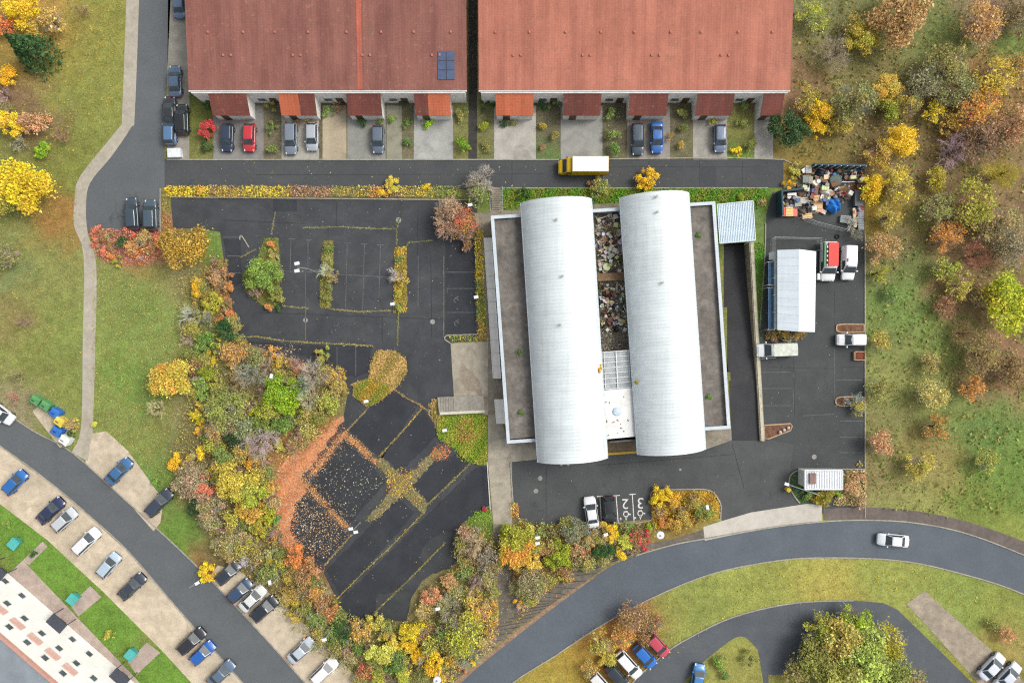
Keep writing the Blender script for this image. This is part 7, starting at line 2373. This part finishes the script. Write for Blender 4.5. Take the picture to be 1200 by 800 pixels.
heap('crumpled bright blue tarpaulin at the edge of the scrap compound', 977, 241, 8.5, 9.5, 1.2, plain('blue_tarp', (38, 122, 204), .45, .18, 4, 14), seed=3)
heap('dark grey tarpaulin beside the green trampoline', 965, 213, 6, 5, .9, plain('dark_tarp', (66, 72, 80), .5, .15, 4, 14), seed=4)
heap('dark navy tarpaulin at the top of the scrap compound', 961, 203, 5, 5, 1.0, plain('navy_tarp', (52, 66, 84), .5, .15, 4, 14), seed=5)
heap('white plastic sheeting above the blue tarpaulin', 968, 225, 8, 5.5, .8, plain('white_sheeting', (212, 206, 202), .5, .12, 4, 12, blot=(190, 110, 90), blot_amt=.8), seed=6)
heap('pale wrapped heap next to the navy tarpaulin', 969.5, 204, 3, 6, .9, plain('pale_sheeting', (216, 214, 222), .5, .12, 4, 12), seed=7)
heap('mound of grey brown rubble in the compound corner', 941, 249, 5, 5, .6, plain('rubble_grey', (112, 104, 94), .95, .4, 6, 12), 'rubble_mound', 8)


def slab(lab, x, y, wx, wy, h, rgb, cat, name, rz=0.0, extra=None, grp=None):
    h *= .62 if y < 270 else 1.0
    c = at(x, y, h)
    t = empty(name, (c.x, c.y, 0), rz)
    tag(t, lab, cat, grp)
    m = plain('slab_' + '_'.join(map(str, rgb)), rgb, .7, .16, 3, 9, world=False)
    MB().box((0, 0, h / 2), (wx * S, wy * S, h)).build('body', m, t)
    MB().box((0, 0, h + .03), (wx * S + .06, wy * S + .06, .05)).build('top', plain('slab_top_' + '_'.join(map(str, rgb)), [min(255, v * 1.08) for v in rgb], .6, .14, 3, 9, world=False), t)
    if extra:
        mb = MB()
        for k in range(extra):
            mb.box((0, -wy * S / 2 + (k + .5) * wy * S / extra, h + .075), (wx * S * .92, .05, .04))
        mb.build('top_slats', WOODT, t, color=alb([v * .8 for v in rgb]))  # row of slats added across the top
    return t


slab('tall pale grey cabinet at the top left of the scrap compound', 947.5, 198.5, 6.5, 8.5, 1.6, (158, 160, 152), 'cabinet', 'metal_cabinet')
slab('grey green locker under the pale grey cabinet', 944, 210, 6, 8, 1.4, (120, 126, 118), 'locker', 'metal_locker')
slab('second dull green locker beside the rusty girder', 950, 211, 4.5, 8, 1.3, (140, 142, 124), 'locker', 'metal_locker')
slab('long rusty brown girder crate standing among the scrap', 957, 217, 4, 20, 1.1, (128, 92, 80), 'crate', 'girder_crate', -.08, 7)
slab('wooden door panel lying between crates and blue tarpaulin', 958.5, 238.5, 10, 19, .5, (198, 158, 118), 'door', 'door_panel', 0, 3)
slab('grey pallet box in the middle of the scrap compound', 935, 236.5, 7, 10, .9, (166, 162, 146), 'box', 'pallet_box', .1, 4)
slab('pale flat crate beside the grey pallet box', 943, 235, 8.5, 6.5, .7, (198, 190, 176), 'box', 'flat_crate', 0, 3)
slab('tan carton stack at the lower fence of the compound', 946, 253, 11, 5.5, .6, (212, 178, 124), 'box', 'carton_stack', .12, 2)
slab('dark flat roofed skip at the right edge of the scrap compound', 1007, 232, 10, 18, 1.4, (92, 94, 96), 'skip', 'scrap_skip', 0)
slab('long narrow cream plank stack right of the dark skip', 1001.5, 255, 3, 22, .6, (196, 178, 140), 'planks', 'plank_stack', .06, 5)
slab('white long tube box on the compound fence', 928, 227.5, 10, 2.4, 1.8, (220, 218, 212), 'box', 'tube_box', .08)
slab('red and cream striped stall box in the compound corner', 917.5, 248, 5, 10, 1.0, (214, 92, 78), 'box', 'stall_box', 0)
slab('cream and yellow stall box beside the red one', 925, 248, 8, 10, 1.0, (228, 190, 124), 'box', 'stall_box', 0, 3)
slab('coral red stall box nearest the fence line', 931.5, 249, 5, 8, .9, (220, 112, 96), 'box', 'stall_box', 0)
slab('slatted brown rack in the middle of the compound', 951, 246, 8, 9, .5, (118, 96, 78), 'rack', 'slatted_rack', .1, 6)
slab('greyish glass stack left of the long cream planks', 991, 257, 12, 8, .7, (142, 150, 146), 'stack', 'glass_stack', -.1, 3)
slab('steel grey tube stack right of the long cream planks', 1009, 258, 6, 22, .6, (132, 140, 146), 'stack', 'tube_stack', 0, 8)
slab('grey steel box at the left end of the brown deck', 737, 362, 1.2, 30, 1.0, (120, 118, 124), 'box', 'steel_box', .06)
slab('reddish brown upholstered bench in the lower barrel yard', 725.5, 364, 7.5, 7, .8, (148, 92, 76), 'bench', 'upholstered_bench')
slab('dark blue cupboard at the lower end of the barrel yard', 709, 392, 4, 10, 1.2, (64, 66, 84), 'cupboard', 'cupboard')
slab('slate cupboard opposite the dark blue one', 723.5, 394, 4, 11, 1.2, (70, 72, 82), 'cupboard', 'cupboard', -.2)
slab('pale blue crate near the glass canopy', 716.5, 401, 6, 5, .9, (172, 190, 196), 'crate', 'cool_crate')
slab('rust red carpet roll beside the glass canopy', 732, 396, 6, 16, .7, (136, 70, 56), 'carpet roll', 'carpet_roll', .2)
slab('brown box beside the slate cupboard', 707, 407, 6, 8, .9, (124, 98, 66), 'box', 'timber_box', .3)
slab('white trestle on the ground beside the red topped van', 959.5, 324, 2.8, 7, .9, (226, 226, 224), 'trestle', 'trestle')
slab('small white covered trailer at the street corner below the blue car', 204, 179, 15, 10, 1.1, (206, 210, 212), 'trailer', 'covered_trailer', .05)
# random goods filling the yards
random.seed(77)


def fill(place, pts, n, kinds, cols, z, mind=2.4, zspread=0.0, sizes=(.6, .8, 1.0)):
    xs, ys = [q[0] for q in pts], [q[1] for q in pts]
    got, tries = [], 0
    while len(got) < n and tries < 6000:
        tries += 1
        x, y = random.uniform(min(xs), max(xs)), random.uniform(min(ys), max(ys))
        if not bool(inside(pts, np.array([x]), np.array([y]))[0]):
            continue
        if any((x - a) ** 2 + (y - b) ** 2 < mind ** 2 for a, b in got):
            continue
        got.append((x, y))
        k = random.choice(kinds)
        c = random.choice(KCOL.get(k, cols))
        good(k, x, y, c, z + random.uniform(0, zspread), size=random.choice(sizes), place=place)


WH = ['white', 'white', 'white', 'white', 'cream', 'cream', 'grey', 'black', 'yellow', 'lilac', 'rusty', 'green']
fill('upper barrel yard', [(698, 248), (727, 247), (731, 300), (726, 318), (703, 319), (699, 290)], 120, ['plastic_tub', 'board', 'beam', 'wash_basin', 'flower_pot', 'metal_sheet', 'garden_chair', 'bent_pipe', 'wooden_crate', 'refuse_sack', 'washing_machine', 'bathtub', 'cardboard_box', 'pallet'], WH, ZY, 1.55, .3, (.4, .5, .65))
fill('lower barrel yard', [(703, 331), (734, 330), (738, 385), (728, 388), (706, 386)], 115, ['plastic_tub', 'board', 'beam', 'wash_basin', 'flower_pot', 'car_tyre', 'garden_chair', 'bent_pipe', 'wooden_crate', 'refuse_sack', 'drum', 'cabinet', 'cardboard_box'], WH, ZY, 1.55, .3, (.4, .5, .65))
YC = ['white', 'grey', 'blue', 'red', 'rusty', 'teal', 'lilac', 'black', 'cream', 'brown']
fill('scrap compound', [(938, 200), (1010, 199), (1011, 222), (992, 228), (985, 236), (964, 247), (952, 252), (936, 230)], 95, ['plastic_tub', 'board', 'drum', 'cabinet', 'refuse_sack', 'metal_sheet', 'wooden_crate', 'car_tyre', 'cardboard_box', 'pallet', 'garden_chair', 'washing_machine', 'beam'], YC, .03, 2.4, .2)
fill('compound corner', [(912, 229), (934, 228), (934, 243), (913, 243)], 18, ['board', 'drum', 'metal_sheet', 'refuse_sack', 'pallet', 'bent_pipe', 'car_tyre'], ['grey', 'white', 'blue', 'black', 'teal'], .03, 3.0, .1)
fill('compound edge by the dark skip', [(994, 243), (1012, 243), (1012, 251), (1000, 251)], 8, ['plastic_tub', 'drum', 'refuse_sack', 'metal_sheet'], ['red', 'white', 'grey'], .03, 2.6)
good('car_tyre', 982, 277, 'black', .03, label='lone tyre beside the bare shrub above the red topped van', size=1.2)
# small rubble nobody could count
for lab, pts, z in (('splintered scrap and rubble on the floor of the upper barrel yard', [(696, 246), (728, 245), (732, 318), (701, 320)], ZY), ('splintered scrap and rubble on the floor of the lower barrel yard', [(702, 330), (735, 329), (742, 412), (705, 414)], ZY), ('loose scrap on the ground of the scrap compound', [(936, 198), (1011, 197), (1011, 225), (985, 240), (950, 254), (914, 252), (912, 230), (936, 228)], .03)):
    n = 2600
    xs, ys = [q[0] for q in pts], [q[1] for q in pts]
    X, Y = rng.uniform(min(xs), max(xs), n), rng.uniform(min(ys), max(ys), n)
    k = inside(pts, X, Y)
    P = []
    for x, y in zip(X[k], Y[k]):
        q = at(x, y, z)
        P.append((q.x, q.y, z + random.uniform(.02, .25)))
    o = add('rubble', leaf_mesh('rubble', np.array(P), .2, up=.4, tone=(.35, 1.5), aspect=.5, seed=len(P)), None, None, color=alb((214, 206, 192), 1.0))
    o['second_colour'] = [float(v) for v in alb((104, 86, 66))]
    stuff(o, lab, 'rubble')
for x, y, r in ((727, 303, 5), (701, 352, 3), (731, 355, 4), (703, 337, 3), (735, 345, 3), (702, 300, 3)):
    p = at(x, y, ZY)
    t = empty('weed_clump', (p.x, p.y, ZY))
    o = add('foliage', CROWN['s', int(x) % 4], None, t, color=alb((100, 140, 48)))
    o.scale = (r * S, r * S, .6)
    o['second_colour'] = [float(v) for v in alb((76, 100, 46))]
    _plants.append(('green weed clump', x, y, t))
    tag(t, '', 'weed')

# ------------------------------------------------------------------ labels that single things out
ORD = ['', 'second ', 'third ', 'fourth ', 'fifth ', 'sixth ', 'seventh ', 'eighth ', 'ninth ', 'tenth ']
LANDMARKS += [('the brown deck in the barrel yard', 716, 324), ('the round cream table', 710, 313)]
by = {}
for look, x, y, t in _plants:
    dd = sorted((math.hypot(x - lx, y - ly), w_, lx, ly) for w_, lx, ly in LANDMARKS)
    by.setdefault((look, dd[0][1]), []).append((dd[0][0], t))
for (look, lm), items in by.items():
    items.sort(key=lambda q: q[0])
    for i, (_, t) in enumerate(items):
        t['label'] = look + (' beside ' if i == 0 else ', ' + ORD[min(i, 9)].strip() + ' out from ') + lm
        t['group'] = 'trees, shrubs and weeds'
JL = {'upper barrel yard': [('the north parapet of the upper barrel yard', 712, 245), ('the round cream table in the barrel yard', 710, 313), ('the middle of the upper barrel yard', 714, 280)],
      'lower barrel yard': [('the brown deck in the lower barrel yard', 717, 331), ('the upholstered bench in the barrel yard', 725, 364), ('the dark blue cupboard in the barrel yard', 710, 390)],
      'scrap compound': [('the green trampoline', 980, 211), ('the blue tarpaulin', 977, 241), ('the pale grey cabinet', 947, 200), ('the dark skip', 1006, 226), ('the wooden door panel', 958, 238)],
      'compound corner': [('the red stall box', 917, 246), ('the white tube box', 928, 229)], 'compound edge by the dark skip': [('the dark skip edge', 1004, 246)]}
by = {}
for look, place, x, y, t in _junk:
    dd = sorted((math.hypot(x - lx, y - ly), w_) for w_, lx, ly in JL[place])
    by.setdefault((look, dd[0][1]), []).append((dd[0][0], t))
for (look, lm), items in by.items():
    items.sort(key=lambda q: q[0])
    for i, (_, t) in enumerate(items):
        t['label'] = look + (' by ' if i == 0 else ', ' + ORD[min(i, 9)].strip() + ' out from ') + lm
        t['group'] = 'salvage goods in the yards'
